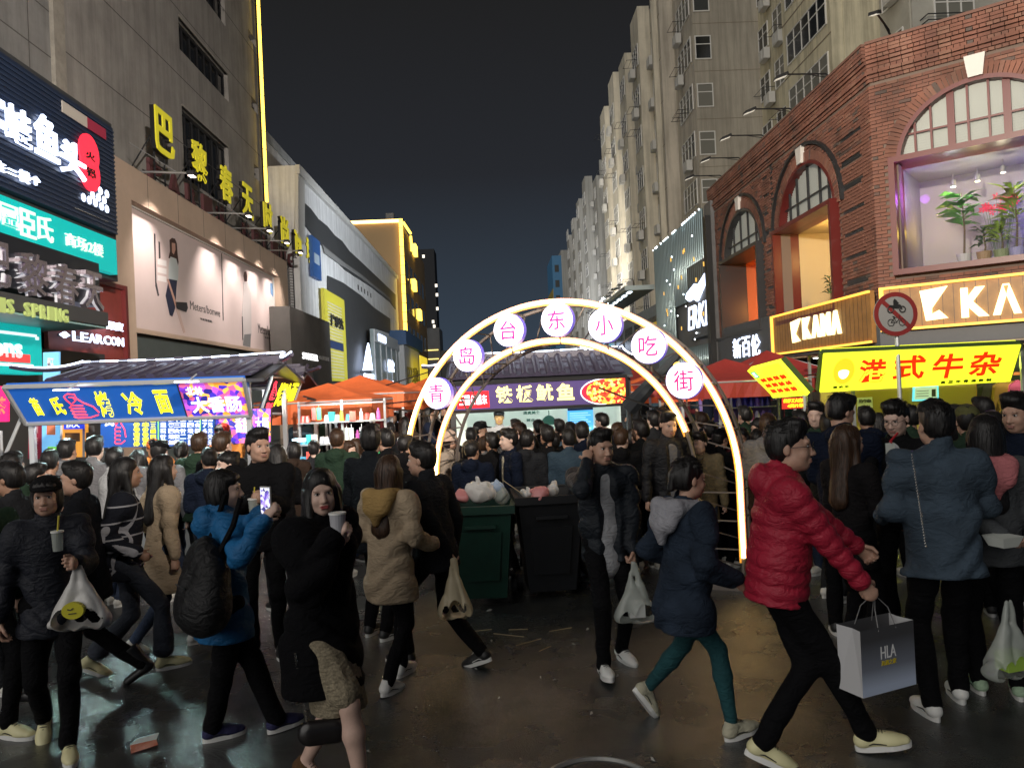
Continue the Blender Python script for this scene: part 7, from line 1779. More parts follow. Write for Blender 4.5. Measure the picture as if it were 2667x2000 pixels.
def fg(name, px, py, Y, h, deg, sp, cols, label, hw=None, fw=None, group=None):
    """px,py: top of the head in the photograph; hw: hands, fw: feet as photograph points (px, py, Y)"""
    x = at(px, py, Y).x; s = h/1.70; sp = dict(sp); rt = (x, Y)
    # the root stands under the hips: shift for the lean
    L_ = math.sin(R(sp.get('lean', 0)))*.70*s; dx = -math.sin(R(deg)); dy = math.cos(R(deg))
    X, Yr = x+dx*L_, Y+dy*L_
    if hw:
        hd = list(sp.get('hands', ((.26,-.02,.80),(-.26,-.02,.80))))
        for i in (0, 1):
            if hw[i]: hd[i] = tolocal(X, Yr, deg, s, at(*hw[i]))
        sp['hands'] = tuple(hd)
    if fw:
        ft = list(sp.get('feet', ((.10,-.02,0,0,8),(-.10,.03,0,0,-8))))
        for i in (0, 1):
            if fw[i]:
                g_ = ground(*fw[i][:2]); l = tolocal(X, Yr, deg, s, g_); z = fw[i][2] if len(fw[i]) > 2 else 0
                ft[i] = (l[0], l[1], z, fw[i][3] if len(fw[i]) > 3 else 0, fw[i][4] if len(fw[i]) > 4 else 0)
        sp['feet'] = tuple(ft)
    e_, J, s = person(X, Yr, deg, h, sp, cols, label, group)
    PEOPLE[name] = (e_, J, s, deg); return e_
WALK = lambda l, r: ((.075,l,0,(0 if l < 0 else 0),4),(-.075,r,0,0,-4))
# woman in cap
fg('cap', 118, 1236, 4.6, 1.63, 28, dict(res='hi', sex='f', hair='bob', hat='cap', head=-8, lean=3, drop=.03, top=dict(g=1.22, hem=.74, name='jacket', fold=.011, flare=1.05), feet=((.07,-.20,0,0,4),(-.07,.22,.04,35,-4)), curl=(1.1,.7)),
   dict(top=cloth_mat('black_down', (.012,.014,.022), .6), legs=black_t, shoe=ycream, hat=blackc, skin=skin1), 'woman in a black cap and dark jacket carrying a white bag with a yellow emblem', hw=((200,1468,4.35),None))
fg('boots', 196, 1178, 5.5, 1.68, -75, dict(res='mid', sex='f', hair='short', lean=4, drop=.06, top=dict(g=1.15, hem=.66), feet=((.06,-.36,0,-8,2),(-.06,.32,.05,30,-2))), dict(top=cloth_mat('black_coat', (.008,.009,.012)), legs=black_t, boots=mat('black_leather', (.012,.012,.013), .35)),
   'person in a black coat and black ankle boots striding behind the woman in the cap')
fg('edge', -50, 1190, 4.9, 1.68, 75, dict(res='mid', hair='short', lean=4, drop=.05, feet=((.07,-.30,0,0,4),(-.07,.25,.04,30,-4))), dict(top=green_c, legs=black_t, shoe=ycream), 'person cut off by the left photo edge showing one yellow shoe', fw=((22,1920),None))
fg('plaid', 325, 1170, 5.87, 1.66, 112, dict(res='mid', sex='f', hair='long', lean=3, drop=.05, top=dict(g=1.25, hem=.78, fold=.011), legs=dict(kind='flare', g=.98, up=.09), feet=((.06,.26,.04,28,2),(-.06,-.25,0,-4,-2)), bare_legs=0, hands=((.28,-.05,.85),(-.24,-.1,.95))), dict(top=plaid_c, legs=cloth_mat('faded_jeans', (.045,.052,.07), kind='denim'), shoe=ycream, skin=skin3),
   'woman in a dark checked jacket and flared jeans with bare ankles and pale yellow sneakers')
fg('beige', 424, 1186, 6.4, 1.62, 135, dict(res='mid', sex='f', hair='long', lean=3, drop=.04, top=dict(g=1.22, hem=.50, flare=1.1, fold=.011), feet=((.06,.24,.03,25,2),(-.06,-.22,0,0,-2)), hands=((.28,-.10,.95),(-.28,.02,.82))), dict(top=beige_c, legs=jean_b, shoe=M['white_sole']),
   'long-haired woman in a long beige coat walking between the checked jacket and the blue jacket')
fg('blue', 578, 1213, 4.48, 1.62, 128, dict(res='hi', sex='f', hair='bob', head=-28, lean=2, drop=.02, top=dict(g=1.30, hem=.70, flare=1.05, hood=True, fold=.010, ring=True), legs=dict(g=1.12), curl=(1.0,1.0), palm=((-.3,-1,0),(.3,-1,0))), dict(top=blue_c, ring=purple_c, legs=black_t, shoe=cloth_mat('navy_sneaker', (.03,.03,.09)), skin=skin2),
   'woman in a bright blue hooded jacket with a black backpack holding up her phone', hw=((682,1340,4.30),(690,1352,4.15)), fw=((722,1905,0,0,8),(556,1928,0,0,-8)))
PEOPLE['blue']
fg('blackcoat', 828, 1188, 3.95, 1.655, 62, dict(res='hi', sex='f', hair='long', head=-42, htilt=-4, lean=2, drop=.03, bare_legs=1, top=dict(g=1.50, hem=.54, flare=1.10, fold=.014, collar=.6, name='coat', sleeve=1.1), legs=dict(kind='skirt', hem=.44), curl=(1.0,1.1), palm=((-1,-.3,0),(1,-.5,0)), feet=((.05,.20,.0,18,3),(-.05,-.26,.0,-4,-3))), dict(top=cloth_mat('black_fleece', (.004,.004,.005), .95), legs=knit_c, boots=None, shoe=cloth_mat('brown_shoe', (.10,.05,.02)), sole=bsh, skin=skin2, lip=lipm),
   'pale woman with long black hair, bulky black coat and beige knitted skirt glancing back', hw=((888,1418,3.80),(872,1408,3.66)))
fg('tan', 1012, 1176, 5.37, 1.60, 152, dict(res='mid', sex='f', hair='longwave', head=10, lean=3, drop=.03, top=dict(g=1.34, hem=.62, hood2=True, flare=1.05, fold=.012), legs=dict(g=.92), feet=((.06,-.16,0,0,2),(-.06,.18,.0,8,-2)), hands=((.22,-.25,1.1),(-.24,-.2,1.0))), dict(top=beige_c, hood=cloth_mat('mustard_hood', (.34,.22,.08)), legs=black_t, shoe=M['white_sole'], hair=HBR),
   'woman in a loose beige jacket with mustard hood walking away')
fg('couple', 1096, 1142, 5.72, 1.69, -118, dict(res='mid', hair='short', head=10, lean=8, drop=.06, top=dict(g=1.12, hem=.76), feet=((.06,-.26,0,0,2),(-.06,.30,.03,20,-2)), curl=(.9,1.2)), dict(top=cloth_mat('black_knit', (.014,.015,.018)), legs=black_t, shoe=bsh, sole=M['white_sole']),
   'man in black leaning toward the beige jacket, pale bag in hand', hw=((1172,1448,5.6),None))
fg('ear', 1562, 1123, 5.45, 1.69, 10, dict(res='hi', hair='short', head=12, nod=4, hv=1, drop=.02, top=dict(g=1.18, hem=.78, open=True, inner=.76, hood=True, fold=.011), legs=dict(g=.98), curl=(1.2,.9), palm=((-1,0,0),(.3,1,0)), poles=((.30,.55,-1),(-.55,-.1,-1)), feet=((.13,.12,.0,6,12),(-.10,-.16,0,-10,-4))), dict(top=cloth_mat('dark_parka', (.011,.015,.021), .6), inner=cloth_mat('pale_grey_tee', (.32,.33,.35)), legs=black_t, shoe=M['white_sole'], skin=skin1),
   'young man in open dark jacket and grey shirt touching his ear', hw=((1648,1452,5.35),(1528,1200,5.33)))
fg('hood', 1788, 1177, 4.28, 1.61, 112, dict(res='hi', sex='f', hair='pony', head=-4, nod=6, lean=5, drop=.05, hv=2, top=dict(g=1.32, hem=.66, hood2=True, flare=1.0, fold=.012), legs=dict(kind='leggings'), curl=(.7,.7), hands=((.22,-.16,.98),(-.22,-.20,.95))), dict(top=denim_d, hood=cloth_mat('heather_grey', (.30,.30,.33)), legs=teal_c, shoe=cloth_mat('pale_sneaker', (.45,.43,.32)), skin=skin1),
   'woman in a loose denim jacket with grey hood and teal leggings, one heel lifted', fw=((1908,1925,0,-6,3),(1690,1868,.10,55,-3)))
fg('red', 2050, 1064, 4.05, 1.82, 80, dict(res='hi', hair='short', head=-14, glasses=True, lean=7, drop=.06, top=dict(g=1.34, hem=.82, quilt=.017, hood=True, fold=.0022, name='puffer_jacket', collar=1.5), legs=dict(g=1.0), curl=(.9,1.2), palm=((-1,0,-.3),(1,0,-.3))), dict(top=red_c, legs=black_t, shoe=ycream, skin=skin1),
   'man with glasses in a dark red puffer jacket striding right with a large paper bag', hw=((2300,1480,4.25),(2250,1525,3.85)), fw=((1990,1990,.02,22,2),(2262,1958,0,-8,-2)))
fg('longhair', 2206, 1110, 5.25, 1.64, 112, dict(res='mid', sex='f', hair='longwave', head=-12, top=dict(g=1.12, hem=.70), legs=dict(g=1), hands=((.15,-.28,1.05),(-.2,-.25,1.0))), dict(top=cloth_mat('black_top', (.010,.009,.010)), legs=black_t, shoe=bsh, hair=HBR, skin=skin1),
   'woman in black with very long brown hair behind the red puffer')
fg('navyman', 2188, 1028, 5.9, 1.83, 155, dict(res='mid', hair='short', head=-45, nod=18, lean=5, top=dict(g=1.2, hem=.78, hood=True), hands=((.1,-.35,1.1),(-.15,-.33,1.08))), dict(top=navy_c, legs=black_t, shoe=bsh), 'tall man in a navy hoodie, head bent over his food before the yellow stall')
fg('lanyard', 2332, 1046, 5.75, 1.77, -42, dict(res='hi', hair='short', head=-8, nod=16, glasses=True, lean=4, top=dict(g=1.1, hem=.78, vneck=True, inner=.9), curl=(1,1), handq=(0,0)), dict(top=blackc, inner=white_c, legs=black_t, shoe=bsh, skin=skin2), 'man with glasses and a red lanyard looking down to the left', hw=((2300,1290,5.5),(2250,1300,5.5)))
fg('denimman', 2433, 1048, 4.45, 1.80, 172, dict(res='hi', hair='short', head=6, lean=2, handq=(0,0), top=dict(g=1.32, hem=.76, fold=.012, collar=1.6), legs=dict(g=1.05), feet=((.12,.05,0,0,8),(-.12,-.18,.0,0,-8)), hands=((.22,-.25,1.05),(-.22,-.30,1.1))), dict(top=denim_c, legs=black_t, shoe=M['white_sole'], skin=skin1), 'broad man in a blue denim jacket seen from behind with a thin chain strap')
fg('scarf', 2566, 1082, 4.65, 1.70, 160, dict(res='mid', sex='f', hair='longwave', head=-20, top=dict(g=1.3, hem=.80, hood2=True), legs=dict(g=1), hands=((.22,-.22,.95),(-.25,-.05,.8))), dict(top=cloth_mat('charcoal_sweat', (.055,.06,.065)), hood=pink_c, legs=black_t, shoe=cloth_mat('green_white_shoe', (.4,.55,.38))), 'long-haired woman in a grey top with a salmon pink hood beside the denim jacket', hw=((2612,1395,4.4),None))
fg('talledge', 2648, 1030, 5.2, 1.80, -60, dict(res='mid', hair='short', nod=10), dict(top=navy_c, legs=black_t, shoe=bsh), 'tall dark-haired man in navy at the far right photo edge')
fg('olivecap', 2518, 1074, 6.2, 1.68, 165, dict(res='mid', hair='short', hat='cap'), dict(top=green_c, legs=black_t, shoe=bsh, hat=olive_c), 'person wearing an olive cap between the denim jacket and the pink hood')
fg('drink', 672, 1121, 6.1, 1.76, 12, dict(res='hi', hair='short', head=30, handq=(1,1), hv=1, top=dict(g=1.15, hem=.80), curl=(1.1,.9)), dict(top=blackc, legs=black_t, shoe=bsh, skin=skin1), 'young man in black holding a drink with a yellow straw behind the phone', hw=((690,1300,5.75),(655,1302,5.75)))
fg('tallblack', 962, 1106, 6.4, 1.74, 150, dict(res='mid', hair='short', hat=None, head=30, top=dict(g=1.2, hem=.7)), dict(top=cloth_mat('black_jacket', (.008,.01,.013)), legs=black_t, shoe=bsh), 'man in a black jacket seen from behind, between the black coat and the beige jacket')
fg('bucket', 1170, 1146, 9.3, 1.52, 70, dict(res='mid', sex='f', hair='bob', hat='bucket', top=dict(g=1.2, hem=.6)), dict(top=cloth_mat('pale_khaki', (.36,.30,.24)), legs=brown_c, shoe=wsh, hat=cloth_mat('pink_beige_hat', (.50,.36,.28))), 'woman in a pale bucket hat and khaki coat by the arch')
fg('profile', 1326, 1138, 8.35, 1.56, -72, dict(res='mid', hair='short', face=1, top=dict(g=1.15, hem=.8, open=True, inner=.8)), dict(top=navy_c, inner=cloth_mat('cream_tee', (.45,.42,.34)), legs=black_t, shoe=bsh, skin=skin2), 'man in profile with open dark jacket and cream shirt behind the bins')
fg('womanface', 592, 1170, 6.9, 1.55, -35, dict(res='mid', sex='f', hair='bun', head=-20, top=dict(g=1.1)), dict(top=dkgrey_c, legs=black_t, shoe=bsh, skin=skin2), 'smiling woman in profile between the blue jacket and the man with the drink')
fg('facing', 1738, 1083, 7.6, 1.70, 10, dict(res='mid', hair='short', nod=14, face=1, top=dict(g=1.2, hem=.78, open=True, inner=.8)), dict(top=cloth_mat('black_bomber', (.012,.012,.014), .5), inner=grey_c, legs=black_t, shoe=bsh), 'man in a black jacket looking down, framed by the right side of the arch')
fg('vendor_mask', 1300, 1090, 12.75, 1.66, 0, dict(res='mid', hair='short', hat='cap', face=1, top=dict(g=1.0, hem=.8)), dict(top=white_c, legs=black_t, shoe=bsh, hat=mat('black_knit_hat', (.02,.025,.03), .7), skin=mat('warm_skin', (.55,.36,.15), .5)), 'squid seller in a black cap facing the crowd inside the white-walled booth')
fg('vendor_orange', 398, 1128, 10.0, 1.60, 30, dict(res='mid', hair='short', hat='cap', lean=22, nod=25, top=dict(g=1.1, hem=.8), hands=((.25,-.45,.95),(-.25,-.45,.95))), dict(top=orange_c, legs=black_t, shoe=bsh, hat=cloth_mat('orange_cap', (.5,.13,.02)), skin=mat('warm_lit_skin', (.5,.26,.14), .5)), 'vendor in an orange cap and shirt bending over the counter of the blue booth')
fg('vendor_red', 582, 1098, 10.0, 1.72, -10, dict(res='mid', hair='short', hat='cap', lean=8, nod=30, top=dict(g=1.1, hem=.8), hands=((.2,-.4,.95),(-.2,-.4,.95))), dict(top=orange_c, legs=black_t, shoe=bsh, hat=redcap), 'vendor in a red cap under the purple picture panel of the blue booth')
# ================================================================== the crowd
TOPS = [('black', blackc), ('dark navy', navy_c), ('charcoal', dkgrey_c), ('black', cloth_mat('matte_black', (.005,.006,.007))), ('dark green', green_c), ('dark brown', cloth_mat('dark_brown', (.035,.022,.016))), ('slate blue', cloth_mat('slate_blue', (.03,.055,.08))), ('grey', grey_c), ('off-white', white_c), ('maroon', cloth_mat('maroon', (.09,.012,.02))), ('khaki', cloth_mat('khaki', (.16,.13,.075)))]
POSES = []
def pose(i):
    hairs = ['short','short','long','short','bob','short','pony','short','longwave','short','bun','short']
    sex = 'f' if hairs[i % 12] not in ('short',) else 'm'
    r_ = random.Random(100+i)
    hands = [((.26,-.02,.80),(-.26,-.02,.80)), ((.15,-.32,1.10),(-.16,-.30,1.05)), ((.24,-.12,.92),(-.14,-.33,1.15))][i % 3]
    return dict(res='lo', face=0, sex=sex, hair=hairs[i % 12], hv=i % 3, head=r_.uniform(-25,25), nod=r_.uniform(-2,14), lean=r_.uniform(0,5), hat='cap' if i == 9 else None, hands=hands, top=dict(g=r_.uniform(1.08,1.25), hem=.78 if i % 4 else .62, hood=(i % 3 == 1), open=(i % 5 == 3)), legs=dict(g=1.0))
FACEW = lambda d: 'seen from behind' if abs(((d+180) % 360)-180) > 120 else ('facing the viewer' if abs(((d+180) % 360)-180) < 50 else ('facing right' if math.sin(R(d)) > 0 else 'facing left'))
HW = dict(short='short-haired', long='long-haired', bob='bob-haired', pony='ponytailed', longwave='long-haired', bun='top-knotted')
_seen = {}
def extra(px, py, Y, deg, pi, ti, where, h=None, group=None):
    p = at(px, py, Y); h = h or max(1.46, min(1.82, p.z)); nm, m = TOPS[ti]; sp_ = pose(pi)
    lab = f'{HW[sp_["hair"]]} person in {nm} {FACEW(deg)}, {where}'
    if len(lab.split()) > 16: lab = f'{HW[sp_["hair"]]} person in {nm}, {where}'
    if len(lab.split()) > 16: lab = f'person in {nm}, {where}'
    cols = dict(top=m, legs=[black_t, jean_b, dkgrey_c][(pi+ti) % 3], shoe=[bsh, wsh][pi % 2], skin=[skin1, skin2, skin3][(pi+ti) % 3], hair=HBR if (pi*3+ti) % 7 == 0 else HB, hat=blackc)
    e_, J, s = person(p.x, Y, deg, h, sp_, cols, lab, group, key='crowd%d' % pi)
    return e_
GL1 = 'customers waiting at the blue booth'
L_ = [(14,1181,6.6,150,5,4,'at the left edge beside the booth post'),(32,1205,5.6,-120,3,2,'low at the left edge in front of the booth post'),(119,1173,7.6,175,11,0,'left of the grey sweatshirt at the blue booth'),(163,1146,8.2,170,1,7,'under the first yellow character of the blue booth'),(236,1138,8.0,165,3,7,'under the thumb drawing of the blue booth'),(262,1178,8.4,200,7,2,'between the grey sweatshirt and the white shirt'),(287,1168,7.9,150,5,8,'just left of the checked jacket woman'),(412,1149,8.0,185,9,7,'in a cap before the bending orange vendor'),(360,1172,8.3,190,2,3,'in front of the yellow price columns'),(470,1150,8.4,180,6,1,'in front of the white price columns'),(512,1127,8.1,175,1,4,'right of the beige coat woman'),(569,1127,7.7,170,7,0,'in front of the picture panel, left of the man with the drink'),(724,1157,7.4,-150,8,0,'between the man with the drink and the black coat'),(760,1150,9.0,170,4,5,'at the goods stall post'),(80,1210,7.0,160,0,3,'behind the woman in the black cap'),(540,1165,7.3,190,10,1,'behind the blue jacket')]
for a in L_: extra(*a, group=GL1)
GL2 = 'shoppers at the goods stall'
for a in [(873,1119,8.6,175,1,4,'with a hood at the goods stall'),(903,1146,9.4,40,4,9,'small among the hanging toys'),(926,1142,9.8,-30,2,8,'beside the toys by the tall man in black'),(812,1150,9.6,160,5,2,'in front of the bottles left of the hooded shopper'),(1005,1118,8.0,-160,3,0,'between the tall man in black and the mustard hood'),(1050,1135,8.6,165,0,3,'behind the couple by the left leg of the arch'),(1075,1150,9.2,-170,7,5,'just behind the couple beside the light line'),(1015,1100,11.5,180,6,2,'under the orange tent next to the arch'),(980,1112,13,170,2,1,'beneath the second orange tent')]: extra(*a, group=GL2)
GC = 'customers crowding at the white booth'
for a in [(1222,1116,10.2,160,11,0,'first on the left before the white booth'),(1243,1099,10.8,100,9,0,'in a peaked cap before the white booth wall'),(1303,1121,10.0,175,8,3,'below the squid seller'),(1345,1093,11.0,-170,5,1,'under the yellow letters, left of centre'),(1364,1101,10.3,-110,7,0,'turning left before the dome emblem'),(1402,1095,10.5,180,3,3,'directly under the green dome emblem'),(1457,1093,10.8,180,11,0,'left of the blue menu poster'),(1486,1101,9.7,175,1,6,'in front of the blue menu poster'),(1262,1146,8.9,170,0,7,'low before the booth, behind the green bin'),(1215,1160,8.3,150,4,0,'behind the bucket hat'),(1385,1150,8.8,180,2,5,'behind the black bin'),(1440,1140,8.9,170,5,3,'above the pink and white rubbish bag'),(1510,1130,9.0,175,7,2,'left shoulder of the man touching his ear'),(1572,1077,10.6,-150,3,1,'tall, behind the man touching his ear'),(1607,1102,9.9,170,0,0,'right of the tall one behind the hand-raising man'),(1640,1122,9.0,150,4,10,'between the booth corner post and the man looking down'),(1660,1112,8.4,180,6,3,'inside the arch beside the inner light line'),(1704,1071,9.4,185,5,2,'left behind the man looking down'),(1726,1062,10.4,170,7,0,'farther behind the man looking down'),(1790,1110,8.0,-140,8,3,'at the lower end of the inner light line')]: extra(*a, group=GC)
for a in [(1225,1150,8.15,165,7,1,'tallest above the green bin'),(1284,1128,8.6,195,5,0,'over the blue rubbish bag'),(1366,1122,8.3,150,1,2,'over the gap between both bins'),(1425,1108,8.5,185,11,0,'largest dark back above the black bin'),(1478,1118,8.2,170,3,6,'in front of the poster, above the black bin'),(1520,1100,8.6,200,0,1,'half covered by the raised arm'),(1615,1118,8.1,160,7,0,'close behind the man touching his ear'),(1672,1095,8.3,-170,5,3,'left of the man looking down inside the arch')]: extra(*a, group=GC)
GR = 'people in the crowd right of the arch'
for a in [(1822,1126,7.9,-20,0,10,'with face lit beside the top-knot woman'),(1850,1100,8.4,170,3,0,'between the two arch light lines'),(1830,1075,9.5,180,11,2,'below the lowest right disc'),(1903,1082,9.0,175,4,5,'behind the outer light line'),(1942,1059,9.8,180,5,4,'in front of the toy stall'),(1931,1122,8.3,-10,2,9,'peering past the outer light line at the red puffer'),(1979,1089,8.6,-100,6,0,'below the blue toys'),(2000,1079,7.4,160,7,7,'just left of the red puffer man'),(1968,1120,7.7,140,1,5,'at the shoulder of the red puffer'),(2134,1046,7.6,-60,3,4,'lit yellow between red puffer and navy hoodie'),(2115,1060,9.2,150,0,0,'under the tilted yellow board'),(2090,1072,8.0,180,11,1,'behind the glasses of the red puffer man'),(2150,1075,6.8,120,5,3,'between the red puffer and the long brown hair'),(2262,1060,7.6,175,7,1,'right of the navy hoodie'),(2375,1057,7.4,180,5,4,'between the lanyard man and the denim jacket'),(2290,1075,8.6,170,2,0,'under the emblem of the yellow sign'),(2500,1055,8.4,-170,1,0,'behind the olive cap'),(2566,1036,7.6,180,5,4,'in front of the clothes rack'),(2600,1070,6.4,-150,8,3,'behind the pink hood'),(2470,1062,9.4,170,0,2,'before the lit menu screen'),(2630,1065,8.6,160,3,1,'before the pink garments'),(1870,1120,8.2,130,9,0,'in a cap close to the outer light line'),(1905,1100,8.8,-160,4,3,'between the light line and the red puffer hood')]: extra(*a, group=GR)
GF = 'people farther up the street'
rg = random.Random(77); n = 0
def DD(Y, k):
    n_ = _seen.get(k, 0); _seen[k] = n_+1; return ['', ', alone further up', ', deepest in the street', ', half hidden'][min(n_, 3)]
SPOTW = ['under the orange tents', 'left of the white booth', 'beyond the arch', 'under the far red tents', 'near the toy stall', 'behind the yellow board']
for k in range(46):
    Y = rg.uniform(12.5, 30); px = rg.choice([rg.uniform(770,1160), rg.uniform(1655,2130)])
    x = gx(px, Y); h = rg.uniform(1.55, 1.78)
    w_ = SPOTW[0] if px < 1000 else SPOTW[1] if px < 1165 else SPOTW[2] if px < 1740 else SPOTW[3] if px < 1880 else SPOTW[4] if px < 2040 else SPOTW[5]
    pi = rg.randrange(12); ti = rg.choice([0,1,2,3,4,5,6,9]); deg = rg.choice([180,170,190,10,-15,90,-90]); nm, m = TOPS[ti]; sp_ = pose(pi)
    person(x, Y, deg, h, sp_, dict(top=m, legs=black_t, shoe=bsh, skin=skin1, hat=blackc), f'distant {HW[sp_["hair"]]} person in {nm} {FACEW(deg)} {w_}'+DD(Y, (HW[sp_['hair']], nm, FACEW(deg), w_)), GF, key='crowd%d' % pi)
# ================================================================== things carried and things lying about
plastic = mat('white_plastic_bag', (.55,.54,.52), .35, bump=.5, bs=14); clearp = mat('translucent_plastic', (.50,.54,.50), .18, alpha=.55, bump=.6, bs=16)
def carrier(top, w_, d, h, m, label, rz=0, seed=1, contents=None):
    """a hanging carrier bag; top is the point where the hand holds the handles"""
    e_ = empty('carrier_bag', top, R(rz), label, 'carrier bag')
    q = Sdf(); n_ = 9
    for k in range(n_):
        f = k/(n_-1); z = -h+.045+(h*.60-.045)*f; hw_ = w_*(.44-.36*f**.85); q.cone((-hw_,0,z),(hw_,0,z), .042-.012*f, .042-.012*f, .035, (0,1,0), .62+.7*f)
    for sg in (-1, 1): q.cone((sg*w_*.12,0,-h*.40), (sg*.015,.0,-.01), .018, .011, .03)
    q.disp = (.006, 24, 18, seed); q.build = None
    link(q.mesh('bag', .009), 'bag', m, e_)
    if contents:
        b = MB(); b.box(-w_*.22, w_*.22, -d*.25, d*.25, -h+.05, -h+.15); b.build('contents', contents, e_)
    return e_
b1 = carrier(at(203,1468,4.32), .27, .17, .36, plastic, 'white plastic bag with a yellow emblem carried by the woman in the cap', 5, 3)
me_ = MB(); me_.v = [(.05*math.cos(2*math.pi*i/20)*1.15, -.088, -.235+.045*math.sin(2*math.pi*i/20)) for i in range(20)]+[(.05*math.cos(2*math.pi*i/20)*1.15, -.06, -.235+.045*math.sin(2*math.pi*i/20)) for i in range(20)]
me_.f = [tuple(range(20))]+[(i,20+i,20+(i+1)%20,(i+1)%20) for i in range(20)]; me_.build('emblem', mat('yellow_print', (.55,.5,.02), .5), b1)
MB().tube([(-.025,-.09,-.225),(-.01,-.09,-.23),(.005,-.09,-.22)], .003, 4).tube([(-.02,-.09,-.25),(.02,-.09,-.247)], .003, 4).build('print_line', M['black_paint'], b1)
carrier(at(1180,1455,5.5), .17, .12, .42, mat('cream_plastic_bag', (.56,.48,.32), .4, bump=.4, bs=14), 'slim cream bag with a brown mark hanging from the hand of the man in black', 10, 5)
carrier(at(1652,1462,5.25), .24, .16, .42, clearp, 'see-through plastic bag with takeaway boxes held by the man touching his ear', 0, 7, mat('takeaway_box', (.5,.52,.5), .5))
carrier(at(2625,1560,4.3), .30, .18, .44, clearp, 'see-through plastic bag with a green bottom edge near the right photo border', 15, 9, mat('lime_box', (.35,.55,.08), .5))
# paper shopping bag
pb2 = empty('paper_bag', at(2275,1548,3.95), R(22), 'large paper bag, grey fading to pale blue, printed HLA in white letters', 'paper bag')
gm2 = bpy.data.materials.new('graded_front'); gm2.use_nodes = True; t = gm2.node_tree; bs_n = t.nodes['Principled BSDF']; c = t.nodes.new('ShaderNodeTexCoord'); sz_ = t.nodes.new('ShaderNodeSeparateXYZ'); cr = t.nodes.new('ShaderNodeValToRGB'); mr = t.nodes.new('ShaderNodeMapRange')
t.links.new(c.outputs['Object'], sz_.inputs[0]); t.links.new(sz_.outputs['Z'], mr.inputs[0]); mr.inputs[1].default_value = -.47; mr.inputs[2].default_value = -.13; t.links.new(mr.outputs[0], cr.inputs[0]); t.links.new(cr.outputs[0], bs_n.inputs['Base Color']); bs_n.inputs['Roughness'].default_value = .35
e = cr.color_ramp.elements; e[0].color = (.50,.58,.74,1); e[0].position = .10; e[1].color = (.07,.07,.075,1); e[1].position = .80; q = e.new(.38); q.color = (.20,.22,.27,1)  # front colour grades from pale blue at the bottom to dark grey
w_, d_, zt, zb = .185, .075, -.14, -.47
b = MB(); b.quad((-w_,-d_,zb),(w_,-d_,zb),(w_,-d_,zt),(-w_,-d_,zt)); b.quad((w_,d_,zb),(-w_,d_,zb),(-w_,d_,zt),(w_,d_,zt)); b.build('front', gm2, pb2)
b = MB(); 
for sg in (-1, 1):
    b.quad((sg*w_,-d_*sg,zb),(sg*w_,d_*sg,zb),(sg*(w_-.012),d_*sg*.2,zt),(sg*w_,-d_*sg,zt)); b.quad((sg*w_,d_*sg,zb),(sg*w_,d_*sg,zt),(sg*(w_-.012),d_*sg*.2,zt),(sg*w_,d_*sg,zb+.001))
b.quad((-w_,-d_,zb),(-w_,d_,zb),(w_,d_,zb),(w_,-d_,zb)); b.build('side', mat('pale_card', (.55,.55,.56), .5), pb2)
text('HLA', -.052, .052, -.300, -.238, -d_, mat('white_print2', (.75,.75,.75), .4), pb2, .002, .0); text('海澜之家', -.052, .052, -.335, -.309, -d_, mat('yellow_print2', (.65,.5,.02), .4), pb2, .002, .01)
for y in (-d_, d_): MB().tube([(-.06,y,zt-.02),(-.045,y*.6,-.06),(0,y*.1,-.0),(.045,y*.6,-.06),(.06,y,zt-.02)], .0028, 5).build('cord', mat('grey_cord', (.2,.2,.2), .6), pb2)
# backpack
p = at(538,1515,4.20); bp_ = empty('backpack', (p.x, p.y, p.z), R(128-180+180), 'bulky black backpack slung low on the back of the blue jacket', 'backpack')
q = Sdf(); q.ell((0,0,0), (.19,.11,.24), .03).ell((0,.03,-.13), (.22,.13,.16), .06).ell((0,.09,-.06), (.11,.05,.11), .03).cone((-.03,-.0,.21), (.03,0,.21), .018, .018, .02); q.disp = (.007, 18, 22, 2); link(q.mesh('bag', .012), 'bag', cloth_mat('black_nylon', (.008,.008,.009), .5), bp_)
MB().tube([(-.08,.135,-.0),(0,.15,.01),(.08,.135,-.0)], .004, 5).build('zip', darkm, bp_)
for sg in (-1, 1): MB().tube([(sg*.10,-.04,.16),(sg*.13,-.11,.30),(sg*.12,-.16,.44)], .016, 6).build('strap', blackc, bp_)
# phone
p = at(691,1306,4.16); ph = empty('phone', p, R(-32), 'phone with a bright screen held up by the woman in blue', 'phone')
MB().box(-.038,.038,0,.009,-.075,.080).build('case', whitef, ph)
MB().box(-.034,.034,-.002,-.0005,-.068,.072).build('screen', picmat('phone_screen', [(.7,.75,.9),(.15,.1,.5),(.8,.8,.9),(.4,.3,.8),(.05,.05,.2)], 60, 1.1), ph)
# cups
def cup(p, label, m, straw=None, r=.038, h=.12, lid=True):
    e_ = empty('cup', p, 0, label, 'drink cup'); MB().cyl((0,0,-h/2),(0,0,h/2),r*.8,18,r).build('cup', m, e_)
    if lid: MB().cyl((0,0,h/2),(0,0,h/2+.008),r*1.08,18).build('lid', M['white_sole'], e_)
    if straw: MB().tube([(0,0,h*.3),(.012,0,h*.5+.09)], .005, 6).build('straw', straw, e_)
    return e_
cup(at(880,1372,3.66), 'pale paper cup in the hands of the woman in the black coat', mat('grey_cup', (.42,.42,.45), .4)); cup(at(661,1322,5.68), 'clear drink cup with a yellow straw held by the young man in black', clearp, mat('yellow_straw', (.6,.5,.05), .4)); cup(at(2305,1275,5.4), 'white food cup held by the man with the lanyard', M['white_sole'], None, .04, .08, False)
cup(at(150,1410,4.25), 'drink with a yellow straw against the chest of the woman in the cap', clearp, mat('yellow_straw', (.6,.5,.05), .4), .03, .1)
